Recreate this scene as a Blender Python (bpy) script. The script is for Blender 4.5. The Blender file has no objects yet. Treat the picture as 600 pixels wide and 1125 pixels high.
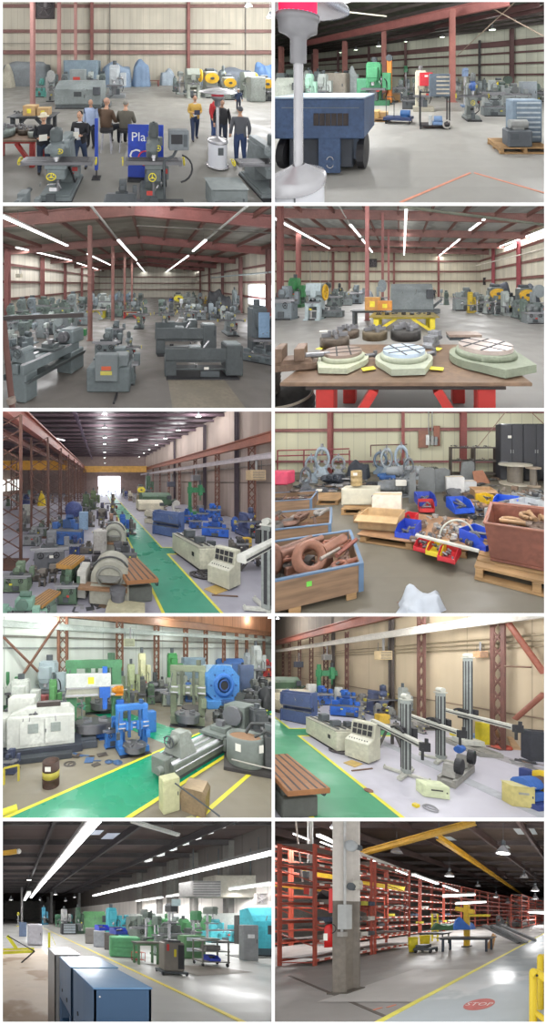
# A wall cabinet of ten model workshops (forced-perspective dioramas), two columns by five rows,
# seen square-on.  One unit = 100 pixels of the 600 x 1125 photograph.
# Every workshop is described in real metres and built to a scale that shrinks with the
# distance from its opening, the way a stage set is; the scale shrinks equally along
# width, height and depth, so each machine keeps its true proportions.
import bpy, math, random
import numpy as np
from math import sin, cos, pi, radians as RAD
from mathutils import Vector
random.seed(7)
scene = bpy.context.scene
COL = scene.collection

# ------------------------------------------------------------------ materials
def lin(c):
    return tuple((v/255/12.92 if v/255 <= .04045 else ((v/255+.055)/1.055)**2.4) for v in c)
_mats = {}
def mat(col, rough=.5, metal=0., noise=.24, ns=1.2, emit=0., kind='paint', aux=None, alpha=1):
    key = (tuple(col), rough, metal, noise, ns, emit, kind, aux, alpha)
    if key in _mats: return _mats[key]
    m = bpy.data.materials.new('material_%s_%d' % (kind, len(_mats))); m.use_nodes = True
    nt = m.node_tree; N = nt.nodes; L = nt.links
    b = N['Principled BSDF']
    b.inputs['Roughness'].default_value = rough; b.inputs['Metallic'].default_value = metal
    c = lin(col)
    at = N.new('ShaderNodeAttribute'); at.attribute_name = 'rest'
    def mul(fac_socket, ca, cb):
        mx = N.new('ShaderNodeMix'); mx.data_type = 'RGBA'
        for nm, v in ((6, ca), (7, cb)):
            if isinstance(v, tuple): mx.inputs[nm].default_value = (*v[:3], 1)
            else: L.new(v, mx.inputs[nm])
        L.new(fac_socket, mx.inputs[0]); return mx.outputs[2]
    def nz(scale, detail=3, vec=None, lo=.35, hi=.65):
        t = N.new('ShaderNodeTexNoise'); t.inputs['Scale'].default_value = scale; t.inputs['Detail'].default_value = detail
        L.new(vec or at.outputs['Vector'], t.inputs['Vector'])
        r = N.new('ShaderNodeMapRange'); r.inputs[1].default_value = lo; r.inputs[2].default_value = hi
        L.new(t.outputs['Fac'], r.inputs[0]); return r.outputs[0]
    def scaled(v):
        mp = N.new('ShaderNodeMapping'); mp.inputs['Scale'].default_value = v; L.new(at.outputs['Vector'], mp.inputs['Vector']); return mp.outputs[0]
    dk = lambda k: tuple(min(1, x*k) for x in c)
    if emit:
        b.inputs['Base Color'].default_value = (*c, 1); b.inputs['Emission Color'].default_value = (*c, 1); b.inputs['Emission Strength'].default_value = emit
    elif kind == 'siding':      # ribbed sheet: thin grooves across axis aux, rain streaks down
        ax, pitch, gr = aux
        sep = N.new('ShaderNodeSeparateXYZ'); L.new(at.outputs['Vector'], sep.inputs[0])
        d = N.new('ShaderNodeMath'); d.operation = 'DIVIDE'; L.new(sep.outputs[ax], d.inputs[0]); d.inputs[1].default_value = pitch
        fr = N.new('ShaderNodeMath'); fr.operation = 'FRACT'; L.new(d.outputs[0], fr.inputs[0])
        lt = N.new('ShaderNodeMath'); lt.operation = 'LESS_THAN'; L.new(fr.outputs[0], lt.inputs[0]); lt.inputs[1].default_value = gr
        st = nz(1.0, 4, scaled((.9, .9, .07)), .3, .72)
        a = mul(st, dk(1.1), dk(1-noise*2))
        s2 = nz(.35, 3, None, .35, .7)
        a2 = mul(s2, a, dk(1-noise))
        g = N.new('ShaderNodeMath'); g.operation = 'MULTIPLY'; L.new(lt.outputs[0], g.inputs[0]); g.inputs[1].default_value = .45
        L.new(mul(g.outputs[0], a2, dk(.35)), b.inputs['Base Color'])
    elif kind == 'concrete':
        big = nz(.22, 4, None, .35, .68); sm = nz(2.2, 5, None, .3, .75)
        a = mul(big, dk(1+noise*.6), dk(1-noise)); a = mul(sm, a, dk(1-noise*.6))
        if aux:                 # worn patches of another colour
            pt = nz(.45, 6, None, .52, .56); a = mul(pt, a, lin(aux))
        L.new(a, b.inputs['Base Color'])
        rr = nz(1.0, 3); r2 = N.new('ShaderNodeMapRange'); L.new(rr, r2.inputs[0]); r2.inputs[3].default_value = rough*.8; r2.inputs[4].default_value = min(1, rough*1.3)
        L.new(r2.outputs[0], b.inputs['Roughness'])
    elif kind == 'wood':
        s = nz(2.5, 5, scaled((1, 1, 9)), .3, .7); a = mul(s, dk(1.12), dk(.62)); L.new(a, b.inputs['Base Color'])
    else:
        n1 = nz(ns, 4, None, .35, .7); n2 = nz(ns*7, 3, None, .4, .75)
        a = mul(n1, dk(1+noise*.5), dk(1-noise)); a = mul(n2, a, dk(1-noise*.9)); L.new(a, b.inputs['Base Color'])
    _mats[key] = m
    return m
def asmat(m):
    if isinstance(m, bpy.types.Material): return m
    return mat(m)
def steel(g=150, r=.32): return mat((g, g, g+3), r, .7, .1)
def emis(c=(255, 255, 255), s=3.): return mat(c, emit=s)

# ------------------------------------------------------------------ mesh builder (metres, local frame)
class B:
    def __init__(s): s.V = []; s.F = []; s.X = None
    def add(s, vs, fs, mi=0, sm=False):
        n = len(s.V)
        if s.X: vs = [s.X(v) for v in vs]
        s.V.extend(vs); s.F.extend((tuple(n+i for i in f), mi, sm) for f in fs); return s
    def box(s, x, y, z, w, d, h, mi=0, rz=0, c=None):
        """centre x,y ; base z"""
        if c is None: c = min(w, d, h)*.07
        c = min(c, .03, min(w, d, h)*.3)
        hx, hy = w/2, d/2; vs = []
        for zz, k in ((z, c), (z+c, 0), (z+h-c, 0), (z+h, c)):
            a, b_ = hx-k, hy-k
            e = c if k == 0 else 0
            for (px, py) in ((-a+e, -b_), (a-e, -b_), (a, -b_+e), (a, b_-e), (a-e, b_), (-a+e, b_), (-a, b_-e), (-a, -b_+e)):
                vs.append((px, py, zz))
        if rz: cr, sr = cos(rz), sin(rz); vs = [(p*cr-q*sr, p*sr+q*cr, r) for p, q, r in vs]
        vs = [(p+x, q+y, r) for p, q, r in vs]
        fs = [tuple(reversed(range(8))), tuple(range(24, 32))]
        for k in range(3):
            for i in range(8):
                j = (i+1) % 8; fs.append((k*8+i, k*8+j, k*8+8+j, k*8+8+i))
        return s.add(vs, fs, mi)
    def hexa(s, p, mi=0):
        """8 corners: 4 bottom ccw then 4 top"""
        return s.add(p, [(3, 2, 1, 0), (4, 5, 6, 7), (0, 1, 5, 4), (1, 2, 6, 5), (2, 3, 7, 6), (3, 0, 4, 7)], mi)
    def taper(s, x, y, z, w, d, h, w2, d2, mi=0, ox=0, oy=0):
        f = lambda w, d, z, ox=0, oy=0: [(x-w/2+ox, y-d/2+oy, z), (x+w/2+ox, y-d/2+oy, z), (x+w/2+ox, y+d/2+oy, z), (x-w/2+ox, y+d/2+oy, z)]
        return s.hexa(f(w, d, z)+f(w2, d2, z+h, ox, oy), mi)
    def cyl(s, p, q, r, r2=None, n=12, mi=0, cap=True):
        r2 = r if r2 is None else r2
        p = Vector(p); q = Vector(q); ax = (q-p)
        if ax.length < 1e-6: return s
        ax.normalize(); u = ax.orthogonal().normalized(); v = ax.cross(u)
        ring = lambda c, rr: [tuple(c+u*rr*cos(2*pi*i/n)+v*rr*sin(2*pi*i/n)) for i in range(n)]
        a, b = ring(p, r), ring(q, r2)
        s.add(a+b, [(i, (i+1) % n, n+(i+1) % n, n+i) for i in range(n)], mi, True)
        if cap: s.add(a+b, [tuple(reversed(range(n))), tuple(range(n, 2*n))], mi)
        return s
    def lathe(s, prof, c=(0, 0, 0), ax='z', n=16, mi=0, sm=True):
        """prof [(r, t)] about axis through c"""
        vs = []
        for r, t in prof:
            for i in range(n):
                a = 2*pi*i/n; p, q = r*cos(a), r*sin(a)
                vs.append({'z': (c[0]+p, c[1]+q, c[2]+t), 'x': (c[0]+t, c[1]+p, c[2]+q), 'y': (c[0]+q, c[1]+t, c[2]+p)}[ax])
        fs = [(k*n+i, k*n+(i+1) % n, (k+1)*n+(i+1) % n, (k+1)*n+i) for k in range(len(prof)-1) for i in range(n)]
        return s.add(vs, fs, mi, sm)
    def disc(s, c, r, t, ax='z', n=18, mi=0, hole=0):
        """short drum from c along ax, thickness t"""
        if hole: pr = [(hole, 0), (r, 0), (r, t), (hole, t), (hole, 0)]
        else: pr = [(0.0001, 0), (r, 0), (r, t), (0.0001, t)]
        return s.lathe(pr, c, ax, n, mi, False)
    def torus(s, c, R, r, ax='y', n=20, k=6, mi=0):
        return s.lathe([(R+r*cos(2*pi*i/k), r*sin(2*pi*i/k)) for i in range(k+1)], c, ax, n, mi)
    def wheel(s, c, R, ax='y', mi=0, r=None, spokes=3):
        """handwheel: rim, spokes, hub, crank"""
        r = r or R*.13; s.torus(c, R, r, ax, 16, 6, mi)
        e = {'y': lambda a, t=0: (c[0]+R*sin(a), c[1]+t, c[2]+R*cos(a)), 'x': lambda a, t=0: (c[0]+t, c[1]+R*cos(a), c[2]+R*sin(a)), 'z': lambda a, t=0: (c[0]+R*cos(a), c[1]+R*sin(a), c[2]+t)}[ax]
        for i in range(spokes): s.cyl(c, e(2*pi*i/spokes), r*.8, n=6, mi=mi)
        d = {'y': (0, 1, 0), 'x': (1, 0, 0), 'z': (0, 0, 1)}[ax]
        s.cyl([c[i]-d[i]*r*1.6 for i in range(3)], [c[i]+d[i]*r*1.6 for i in range(3)], R*.25, n=8, mi=mi)
        s.cyl(e(.7), e(.7, -R*.5), r*.8, n=6, mi=mi); return s
    def prism(s, pts, a, t, ax='y', mi=0):
        """polygon in the plane across ax, extruded from a over t. ax y: pts (x,z); x: (y,z); z: (x,y)"""
        g = {'y': lambda p, u: (p[0], u, p[1]), 'x': lambda p, u: (u, p[0], p[1]), 'z': lambda p, u: (p[0], p[1], u)}[ax]
        n = len(pts); vs = [g(p, a) for p in pts]+[g(p, a+t) for p in pts]
        return s.add(vs, [tuple(reversed(range(n))), tuple(range(n, 2*n))]+[(i, (i+1) % n, n+(i+1) % n, n+i) for i in range(n)], mi)
    def bar(s, p, q, w, h=None, mi=0):
        """rectangular bar between two points"""
        h = h or w; p = Vector(p); q = Vector(q); ax = (q-p).normalized()
        up = Vector((0, 0, 1)) if abs(ax.z) < .9 else Vector((0, 1, 0))
        u = ax.cross(up).normalized()*w/2; v = u.cross(ax).normalized()*h/2
        c = [-u-v, u-v, u+v, -u+v]
        return s.hexa([tuple(p+k) for k in c]+[tuple(q+k) for k in c], mi)
    def tube(s, pts, r, n=6, mi=0):
        for a, b in zip(pts[:-1], pts[1:]): s.cyl(a, b, r, n=n, mi=mi)
        return s
    def ball(s, c, r, rz=None, n=10, m=6, mi=0, ry=None):
        rz = rz or r; ry = ry or r; vs = []
        for j in range(m+1):
            a = pi*j/m
            for i in range(n): vs.append((c[0]+r*max(sin(a), .001)*cos(2*pi*i/n), c[1]+ry*max(sin(a), .001)*sin(2*pi*i/n), c[2]-rz*cos(a)))
        return s.add(vs, [(j*n+i, j*n+(i+1) % n, (j+1)*n+(i+1) % n, (j+1)*n+i) for j in range(m) for i in range(n)], mi, True)
    def arc(s, c, R, r, a0, a1, ax='y', n=8, mi=0):
        P = []
        for i in range(n+1):
            a = a0+(a1-a0)*i/n; p, q = R*cos(a), R*sin(a)
            P.append({'y': (c[0]+p, c[1], c[2]+q), 'x': (c[0], c[1]+p, c[2]+q), 'z': (c[0]+p, c[1]+q, c[2])}[ax])
        return s.tube(P, r, mi=mi)
    def cloth(s, w, d, h, seed=0, n=16, m=10, top=.55, lump=.25, mi=0, fold=.06):
        """a sheet thrown over something: lumpy top, folds running down to the ground"""
        R = random.Random(seed); ph = [R.uniform(0, 6) for _ in range(8)]; N_ = n*2; vs = []
        for j in range(m+1):
            t = j/m
            for i in range(N_):
                a = 2*pi*i/N_
                sq = max(abs(cos(a)), abs(sin(a)))**.75
                fo = 1+fold*(1-t)*sin(a*9+ph[0])+fold*.6*(1-t)*sin(a*17+ph[1])
                if t < .6: k = 1-(1-top)*.55*(t/.6)**1.3; z = h*.82*(t/.6)
                else: k = (1-(1-top)*.55)*max(.001, 1-((t-.6)/.4)**1.5); z = h*(.82+.18*((t-.6)/.4)**.8)
                lx, ly = cos(a)/sq*k*fo, sin(a)/sq*k*fo
                z += h*lump*min(1, t*1.4)*(.5*sin(lx*4+ph[2])+.5*sin(lx*2.3+ly*3+ph[3])-.3)
                vs.append((lx*w/2, ly*d/2, max(0, z)))
        return s.add(vs, [(j*N_+i, j*N_+(i+1) % N_, (j+1)*N_+(i+1) % N_, (j+1)*N_+i) for j in range(m) for i in range(N_)], mi, True)

# ------------------------------------------------------------------ a workshop and its scale
class Room:
    def __init__(s, cell, vp, h, near, f=250., tag='', yaw=0, gain=1., lim=(-99, 99, 99)):
        s.x0, s.y0, s.x1, s.y1 = cell; s.cx, s.yh = vp; s.h = h; s.f = f; s.Y0 = near; s.tag = tag; s.yaw = yaw; s.gain = gain; s.taken = []; s.lim = lim
    def warp(s, P):
        P = np.asarray(P, float).reshape(-1, 3); Y = P[:, 1]
        x = (s.cx+s.f*P[:, 0]/Y-300)/100; z = (562.5-(s.yh-s.f*(P[:, 2]-s.h)/Y))/100
        return np.stack([x, s.f/100*np.log(Y/s.Y0)+.02, z], 1)
    def planes(s):
        f = s.f
        return [lambda P: P[:, 1]-s.Y0*1.001,
                lambda P: f*P[:, 0]-(s.x0-s.cx)*P[:, 1], lambda P: (s.x1-s.cx)*P[:, 1]-f*P[:, 0],
                lambda P: f*(P[:, 2]-s.h)-(s.yh-s.y1)*P[:, 1], lambda P: (s.yh-s.y0)*P[:, 1]-f*(P[:, 2]-s.h)]
    # ground point under a picture point of the workshop, and pixels per metre there
    def g(s, px, py, z=0):
        Y = s.f*(s.h-z)/(py-s.yh); return (px-s.cx)*Y/s.f, Y
    def s_(s, py, z=0): return (py-s.yh)/(s.h-z)
    def at(s, px, Y): return (px-s.cx)*Y/s.f
RM = None
STEP = .1
def cut(V, R, F, d, both=False):
    D = d(V)
    if (D >= 0).all(): return V, R, F
    if not both and (D <= 0).all(): return V, R, []
    V = list(map(tuple, V)); R = list(map(tuple, R)); cache = {}; out = []
    def mid(i, j):
        k = (min(i, j), max(i, j))
        if k not in cache:
            t = D[i]/(D[i]-D[j]); V.append(tuple(V[i][c]+(V[j][c]-V[i][c])*t for c in range(3))); R.append(tuple(R[i][c]+(R[j][c]-R[i][c])*t for c in range(3))); cache[k] = len(V)-1
        return cache[k]
    for f, mi, sm in F:
        sg = [D[i] for i in f]
        if min(sg) >= 0: out.append((f, mi, sm)); continue
        if max(sg) <= 0:
            if both: out.append((f, mi, sm))
            continue
        for side in ((1, -1) if both else (1,)):
            p = []; n = len(f)
            for a in range(n):
                i, j = f[a], f[(a+1) % n]; di, dj = D[i]*side, D[j]*side
                if di >= 0: p.append(i)
                if di*dj < 0: p.append(mid(i, j))
            if len(p) > 2: out.append((tuple(p), mi, sm))
    return np.array(V), np.array(R), out
def mk(name, b, m, parent=None, P=None, origin=None, raw=False):
    """one mesh object: P maps local -> workshop metres, then the workshop's scale is applied"""
    if not b.F: return None
    V = np.array(b.V, float); W = V if P is None else P(V); R = W.copy(); F = b.F
    if not raw:
        for pl in RM.planes():
            W, R, F = cut(W, R, F, pl)
            if not F: return None
        ys = W[:, 1]; lo, hi = max(ys.min(), RM.Y0), ys.max()
        if hi/lo > 1.22:
            i = int(math.log(lo/RM.Y0)/STEP)+1
            while RM.Y0*math.exp(i*STEP) < hi*.999:
                yy = RM.Y0*math.exp(i*STEP); i += 1
                if yy > lo*1.001: W, R, F = cut(W, R, F, lambda Q: Q[:, 1]-yy, True)
    used = sorted({i for f, _, _ in F for i in f}); ix = {v: i for i, v in enumerate(used)}
    W = W[used]; R = R[used]
    if not raw: W = RM.warp(W)
    F = [(tuple(ix[i] for i in f), mi, sm) for f, mi, sm in F]
    o0 = np.array(origin if origin is not None else (0, 0, 0), float)
    me = bpy.data.meshes.new(name); me.from_pydata((W-o0).tolist(), [], [f for f, _, _ in F])
    at = me.attributes.new('rest', 'FLOAT_VECTOR', 'POINT'); at.data.foreach_set('vector', R.astype(np.float32).ravel())
    me.polygons.foreach_set('material_index', [mi for _, mi, _ in F]); me.polygons.foreach_set('use_smooth', [sm for _, _, sm in F])
    for k in (m if isinstance(m, (list,)) else [m]): me.materials.append(asmat(k))
    me.update()
    o = bpy.data.objects.new(name, me); COL.objects.link(o)
    if parent is not None: o.parent = parent
    return o
_seen = {}
class T:
    """a thing: an Empty at its base whose parts are built in its own frame"""
    def __init__(s, name, label, cat, pos, rot=0, sc=1, group=None, kind=None, tag=True):
        s.name = name; s.cat = cat; s.group = group; s.kind = kind; s.parts = []; s.pos = pos if len(pos) == 3 else (*pos, 0)
        s.label = label+(', '+RM.tag if tag and label else '')
        s.rot = rot; s.sc = sc if isinstance(sc, tuple) else (sc, sc, sc); s.root = None; s.rm = RM
    def P(s, V):
        c, q = cos(s.rot), sin(s.rot); x, y, z = V[:, 0]*s.sc[0], V[:, 1]*s.sc[1], V[:, 2]*s.sc[2]
        return np.stack([x*c-y*q+s.pos[0], x*q+y*c+s.pos[1], z+s.pos[2]], 1)
    def props(s, o):
        if s.kind: o['kind'] = s.kind
        if s.cat and s.kind != 'structure': o['category'] = s.cat
        if s.label: o['label'] = s.label
        if s.group: o['group'] = s.group+' in the '+RM.tag
    def part(s, name, b, m, parent=None, label=None):
        if s.root is None:
            p = [s.pos[0], max(s.pos[1], RM.Y0), s.pos[2]]
            s.o0 = RM.warp([p])[0]; s.root = bpy.data.objects.new(s.name, None); s.root.empty_display_size = .05; s.root.location = s.o0; COL.objects.link(s.root); s.props(s.root)
        o = mk(name, b, m, parent or s.root, s.P, s.o0)
        if o and label: o['label'] = label
        return o
    def solid(s, b, m):
        """the thing is a single mesh"""
        p = [s.pos[0], max(s.pos[1], RM.Y0), s.pos[2]]; o0 = RM.warp([p])[0]
        o = mk(s.name, b, m, None, s.P, o0)
        if o: o.location = o0; s.props(o)
        return o
def struct(name, b, m, P=None, raw=False):
    o = mk(name, b, m, None, P, raw=raw)
    if o: o['kind'] = 'structure'
    return o
def lamp(p, power, size=.3, col=(1, 1, 1), q=None):
    """the light of a lamp, or an added fill light, at p (metres); q = other end of a tube"""
    a = RM.warp([p])[0]
    if q is not None:
        b = RM.warp([q])[0]; mid = (a+b)/2; d = Vector(b-a)
        L = bpy.data.lights.new('tube_light', 'AREA'); L.shape = 'RECTANGLE'; L.size = d.length; L.size_y = .06
        o = bpy.data.objects.new('tube_light', L); o.location = mid
        x = d.normalized(); z = Vector((0, 0, 1)); z = (z-x*z.dot(x)).normalized(); y = z.cross(x)
        from mathutils import Matrix
        o.rotation_euler = Matrix((x, y, z)).transposed().to_euler()
    else:
        L = bpy.data.lights.new('bay_light', 'POINT'); L.shadow_soft_size = size*.3; o = bpy.data.objects.new('bay_light', L); o.location = a  # serves real lamps and bright openings, and the added fills too
    yy = p[1] if q is None else (p[1]*q[1])**.5
    X = lambda v: (v-300)/100; Z = lambda v: (562.5-v)/100
    o.location.x = min(max(o.location.x, X(RM.x0)+.06), X(RM.x1)-.06); o.location.z = min(o.location.z, Z(RM.y0)-.04)
    L.energy = power*RM.gain*(RM.f/yy*.08)**2; L.color = col; COL.objects.link(o); return o
# ------------------------------------------------------------------ kinds of things
GREY = (118, 128, 130); DGREY = (74, 80, 84); PALE = (176, 186, 184); YEL = (232, 216, 60); BLUE = (40, 92, 170); CREAM = (214, 212, 196); BLACK = (34, 34, 38)
GREEN = (66, 122, 84); RED = (176, 48, 42); WOOD = mat((176, 140, 96), .7, 0, .3, kind='wood'); RUST = (124, 80, 58)
IRON = steel(120, .4); BRIGHT = steel(200, .25); DARKST = steel(70, .45); PAPER = mat((238, 236, 226), .8, 0, .03)
KINDS = {}
def kind(w, d, h, cat):
    def deco(fn): fn.w, fn.d, fn.h, fn.cat = w, d, h, cat; return fn
    return deco
def place(fn, label, px, py, hpx=None, rot=0, wpx=None, dk=1, name=None, group=None, z=0, cat=None, sc=None, **kw):
    """stand a thing of kind fn on the floor seen at (px,py); hpx/wpx its height and width there in picture points"""
    x, y = RM.g(px, py, z); s = RM.s_(py, z); a = RAD(rot); d0 = getattr(fn, 'd', fn.w*.45)
    if sc: k = kx = sc
    if wpx: kx = wpx/s/(fn.w*abs(cos(a))+d0*dk*abs(sin(a)))
    if not sc:      # py is the foot of its front side; solve the height so that its top shows hpx above that
        T0 = py-hpx-RM.yh if hpx else 0; H = {'sit': 1.5}.get(kw.get('pose'), fn.h); hc = RM.h-z; de = fn.w*abs(sin(a))+d0*dk*abs(cos(a))
        if not hpx: k = kx
        elif T0 <= 0: k = (RM.f*hc-T0*y)/(RM.f*H)
        elif wpx: k = (RM.f*hc-T0*(y+kx*de*.8))/(RM.f*H)
        else: k = (RM.f*hc-T0*y)/(RM.f*H+T0*de*.8)
        k = max(k, .15*hpx/s/H if hpx else k)
        if not wpx: kx = k
        y2 = y+kx*de*.5; x = x*y2/y; y = y2
    ky = (kx if wpx else k)*dk
    ex, ey = (fn.w*kx*abs(cos(a))+d0*ky*abs(sin(a)))/2, (fn.w*kx*abs(sin(a))+d0*ky*abs(cos(a)))/2; m = 1
    if x > 0 and x+ex > RM.lim[1]: m = max(.5, (RM.lim[1]-ex)/x)
    if x < 0 and x-ex < RM.lim[0]: m = max(.5, (RM.lim[0]+ex)/x)
    if y+ey > RM.lim[2]: m = min(m, (RM.lim[2]-ey)/y)
    if m < 1: x *= m; y *= m; k *= m; kx *= m; ky *= m
    if not sc and z == 0 and 'pose' not in kw:      # keep clear of what already stands there: step back or forward a little, or stand shallower
        ca, sa = abs(cos(a)), abs(sin(a)); best = None
        for i, (dy, q) in enumerate((p_, q_) for q_ in (1, .8, .62) for p_ in (0, .02, -.02, .04, -.04, .07, -.07)):
            yy = y*(1+dy); xx = x*(1+dy); m = (1+dy); ex = (fn.w*kx*ca+d0*ky*q*sa)*m/2; ey = (fn.w*kx*sa+d0*ky*q*ca)*m/2
            ov = sum(max(0, min(xx+ex, b_)-max(xx-ex, a_))*max(0, min(yy+ey, d_)-max(yy-ey, c_)) for a_, b_, c_, d_ in RM.taken)/(4*ex*ey)
            if best is None or ov < best[0]-.02: best = (ov, xx, yy, m, q, ex, ey)
            if ov == 0: break
        _, x, y, m, q, ex, ey = best; k *= m; kx *= m; ky *= m*q; RM.taken.append((x-ex, x+ex, y-ey, y+ey))
    t = T(name or fn.__name__, label, cat or fn.cat, (x, y, z), RAD(rot), (kx, ky, k), group)
    fn(t, **kw)
    if fn.__name__ in FITTED and hpx and hpx > 15: fittings(t, fn)
    return t
FITTED = {'vertical_mill': (.33, .75), 'surface_grinder': (.55, .7), 'cylindrical_grinder': (.9, .75), 'engine_lathe': (.9, .66), 'column_machine': (.45, 1.3), 'flywheel_press': (.4, 1.0), 'front_press': (.38, .85), 'enclosed_machine': (1.1, 1.6), 'boring_mill': (1.2, .5), 'band_saw': (.35, .7), 'press_brake': (1.0, 1.6), 'back_lathe': (1.1, .7), 'bench_machine': (1, .8), 'white_cnc': (1.1, 1.5)}
def fittings(t, fn):
    """the small things bolted to every machine: oil pan, hoses, plates, piping, levers"""
    R = random.Random(t.label); hw, h = FITTED[fn.__name__]; dd = getattr(fn, 'd', fn.w*.45); s = t.part
    s('oil_pan', B().box(0, 0, 0, hw*2.3, dd*.95, .07), BLACK)
    x = R.uniform(-.6, .6)*hw; s('data_plate', B().box(x, -dd*.46, h*R.uniform(.5, .8), .16, .02, .1), R.choice([PAPER, YEL, (190, 60, 50), BLACK, BRIGHT]))
    s('hose', B().tube([(hw*.9, dd*.2, h*.3), (hw*1.12, -dd*.1, h*.55), (hw*1.05, -dd*.2, h), (hw*.7, -dd*.1, h*1.15)], .025), BLACK)
    b = B()
    for i in range(3): x = R.uniform(-.8, .8)*hw; b.cyl((x, -dd*.42, h*R.uniform(.7, .95)), (x+R.uniform(-.1, .1), -dd*.55, h*R.uniform(.9, 1.1)), .016, n=6)
    s('levers', b, BRIGHT)
    s('access_cover', B().box(R.uniform(-.4, .4)*hw, -dd*.42, h*.15, hw*.6, .06, h*.35), DGREY)
    b = B()
    for i in range(4): x, q = R.uniform(-.8, .8)*hw, R.uniform(.05, .11); b.lathe([(.001, 0), (q, 0), (q, q), (q*.5, q*1.3), (q*.4, q*2), (.001, q*2)], (x, R.uniform(-.2, .2)*dd, h*1.02), n=8)
    s('top_fittings', b, R.choice([IRON, BRIGHT, DARKST]))
def knob_row(b, x, y, z, n, dx, r=.02, mi=0):
    for i in range(n): b.cyl((x+i*dx, y, z), (x+i*dx, y-.03, z), r, n=8, mi=mi)
@kind(1.6, 1.4, 2.1, 'milling machine')
def vertical_mill(t, c=GREY, y=YEL, hc=None, motor=True):
    dark = tuple(int(v*.72) for v in c); s = t.part
    s('base', B().box(0, .1, 0, .75, 1.1, .16).box(0, .1, .16, .66, 1.0, .05), c)
    s('column', B().taper(0, .4, .2, .46, .5, 1.15, .3, .4).box(0, .4, 1.35, .34, .45, .12), c)
    k = s('knee', B().box(0, -.12, .62, .42, .5, .32).box(0, -.2, .94, .5, .36, .1), c)
    s('lead_screw', B().cyl((0, -.2, .1), (0, -.2, .64), .05), IRON, k)
    tb = s('table', B().box(0, -.2, 1.04, 1.5, .32, .09).box(-.76, -.2, 1.0, .1, .26, .14).box(.76, -.2, 1.0, .1, .26, .14), steel(112, .35))
    for i in (-1, 0, 1): pass
    s('table_slots', B().box(0, -.3, 1.128, 1.46, .03, .008).box(0, -.2, 1.128, 1.46, .03, .008).box(0, -.1, 1.128, 1.46, .03, .008), DARKST, tb)
    for sx in (-1, 1): s('handwheel', B().wheel((sx*.88, -.2, 1.08), .1, 'x'), y, tb)
    s('handwheel', B().wheel((-.05, -.5, .8), .1, 'y'), y, k)
    s('ram', B().box(0, .2, 1.47, .22, .95, .16).box(.2, -.2, 1.5, .12, .16, .2), c)
    h = s('milling_head', B().lathe([(.001, 0), (.13, 0), (.13, .06), (.19, .1), (.19, .3), (.12, .34), (.12, .4), (.16, .42), (.001, .42)], (0, -.3, 1.32)).box(-.16, -.36, 1.42, .12, .16, .16), hc or c)
    s('spindle', B().cyl((0, -.3, 1.14), (0, -.3, 1.33), .045).cyl((0, -.3, 1.22), (0, -.3, 1.33), .07), BRIGHT, h)
    if motor: s('motor', B().lathe([(.001, 0), (.13, 0), (.14, .03), (.14, .3), (.11, .36), (.001, .37)], (0, -.3, 1.74)).cyl((0, -.3, 2.1), (0, -.3, 2.13), .04), dark, h)
    s('feed_wheel', B().wheel((.12, -.46, 1.5), .07, 'y'), y, h)
    b = s('control_box', B().box(.36, .0, .55, .2, .2, .34), c)
    s('push_buttons', B().box(.36, -.105, .72, .13, .012, .12).cyl((.33, -.11, .66), (.33, -.125, .66), .02), RED, b)
@kind(2.6, .8, 1.35, 'lathe')
def engine_lathe(t, c=GREY, tray=True, legs=True, y=None):
    s = t.part; dk = tuple(int(v*.7) for v in c)
    s('bed', B().box(.1, 0, .68, 2.3, .16, .22).box(.1, -.2, .68, 2.3, .1, .22).box(.1, .2, .68, 2.3, .1, .22), c)
    s('bed_ways', B().prism([(-.24, .9), (-.16, .9), (-.2, .94)], -1.0, 2.25, 'x').prism([(.16, .9), (.24, .9), (.2, .94)], -1.0, 2.25, 'x'), BRIGHT)
    h = s('headstock', B().box(-.98, 0, .9, .62, .56, .42).box(-.98, 0, 1.3, .5, .46, .05), c)
    s('chuck', B().disc((-.67, 0, 1.13), .17, .14, 'x').cyl((-.53, 0, 1.13), (-.49, 0, 1.13), .08), steel(110), h)
    s('lever', B().cyl((-1.1, -.3, 1.1), (-1.1, -.38, 1.2), .015).cyl((-.85, -.3, 1.1), (-.85, -.38, 1.2), .015).ball((-1.1, -.38, 1.2), .03).ball((-.85, -.38, 1.2), .03), BLACK, h)
    ts = s('tailstock', B().taper(.98, 0, .92, .34, .42, .2, .24, .3).cyl((.75, 0, 1.13), (1.12, 0, 1.13), .1), c)
    s('quill', B().cyl((.6, 0, 1.13), (.76, 0, 1.13), .04), BRIGHT, ts)
    s('handwheel', B().wheel((1.18, 0, 1.13), .1, 'x'), y or dk, ts)
    ca = s('carriage', B().box(0, 0, .93, .5, .6, .06).box(0, -.34, .66, .46, .08, .3).box(0, -.02, .99, .26, .4, .1), dk)
    s('tool_post', B().box(0, 0, 1.09, .13, .13, .12), IRON, ca); s('handwheel', B().wheel((-.12, -.42, .82), .09, 'y'), y or dk, ca)
    if legs:
        s('pedestal', B().box(-.95, 0, 0, .7, .55, .68), c); s('pedestal', B().box(1.0, 0, 0, .4, .5, .68), c)
    if tray: s('chip_tray', B().prism([(-.42, .6), (-.36, .48), (.36, .48), (.42, .6), (.4, .6), (.34, .5), (-.34, .5), (-.4, .6)], -1.2, 2.4, 'x'), dk)
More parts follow.
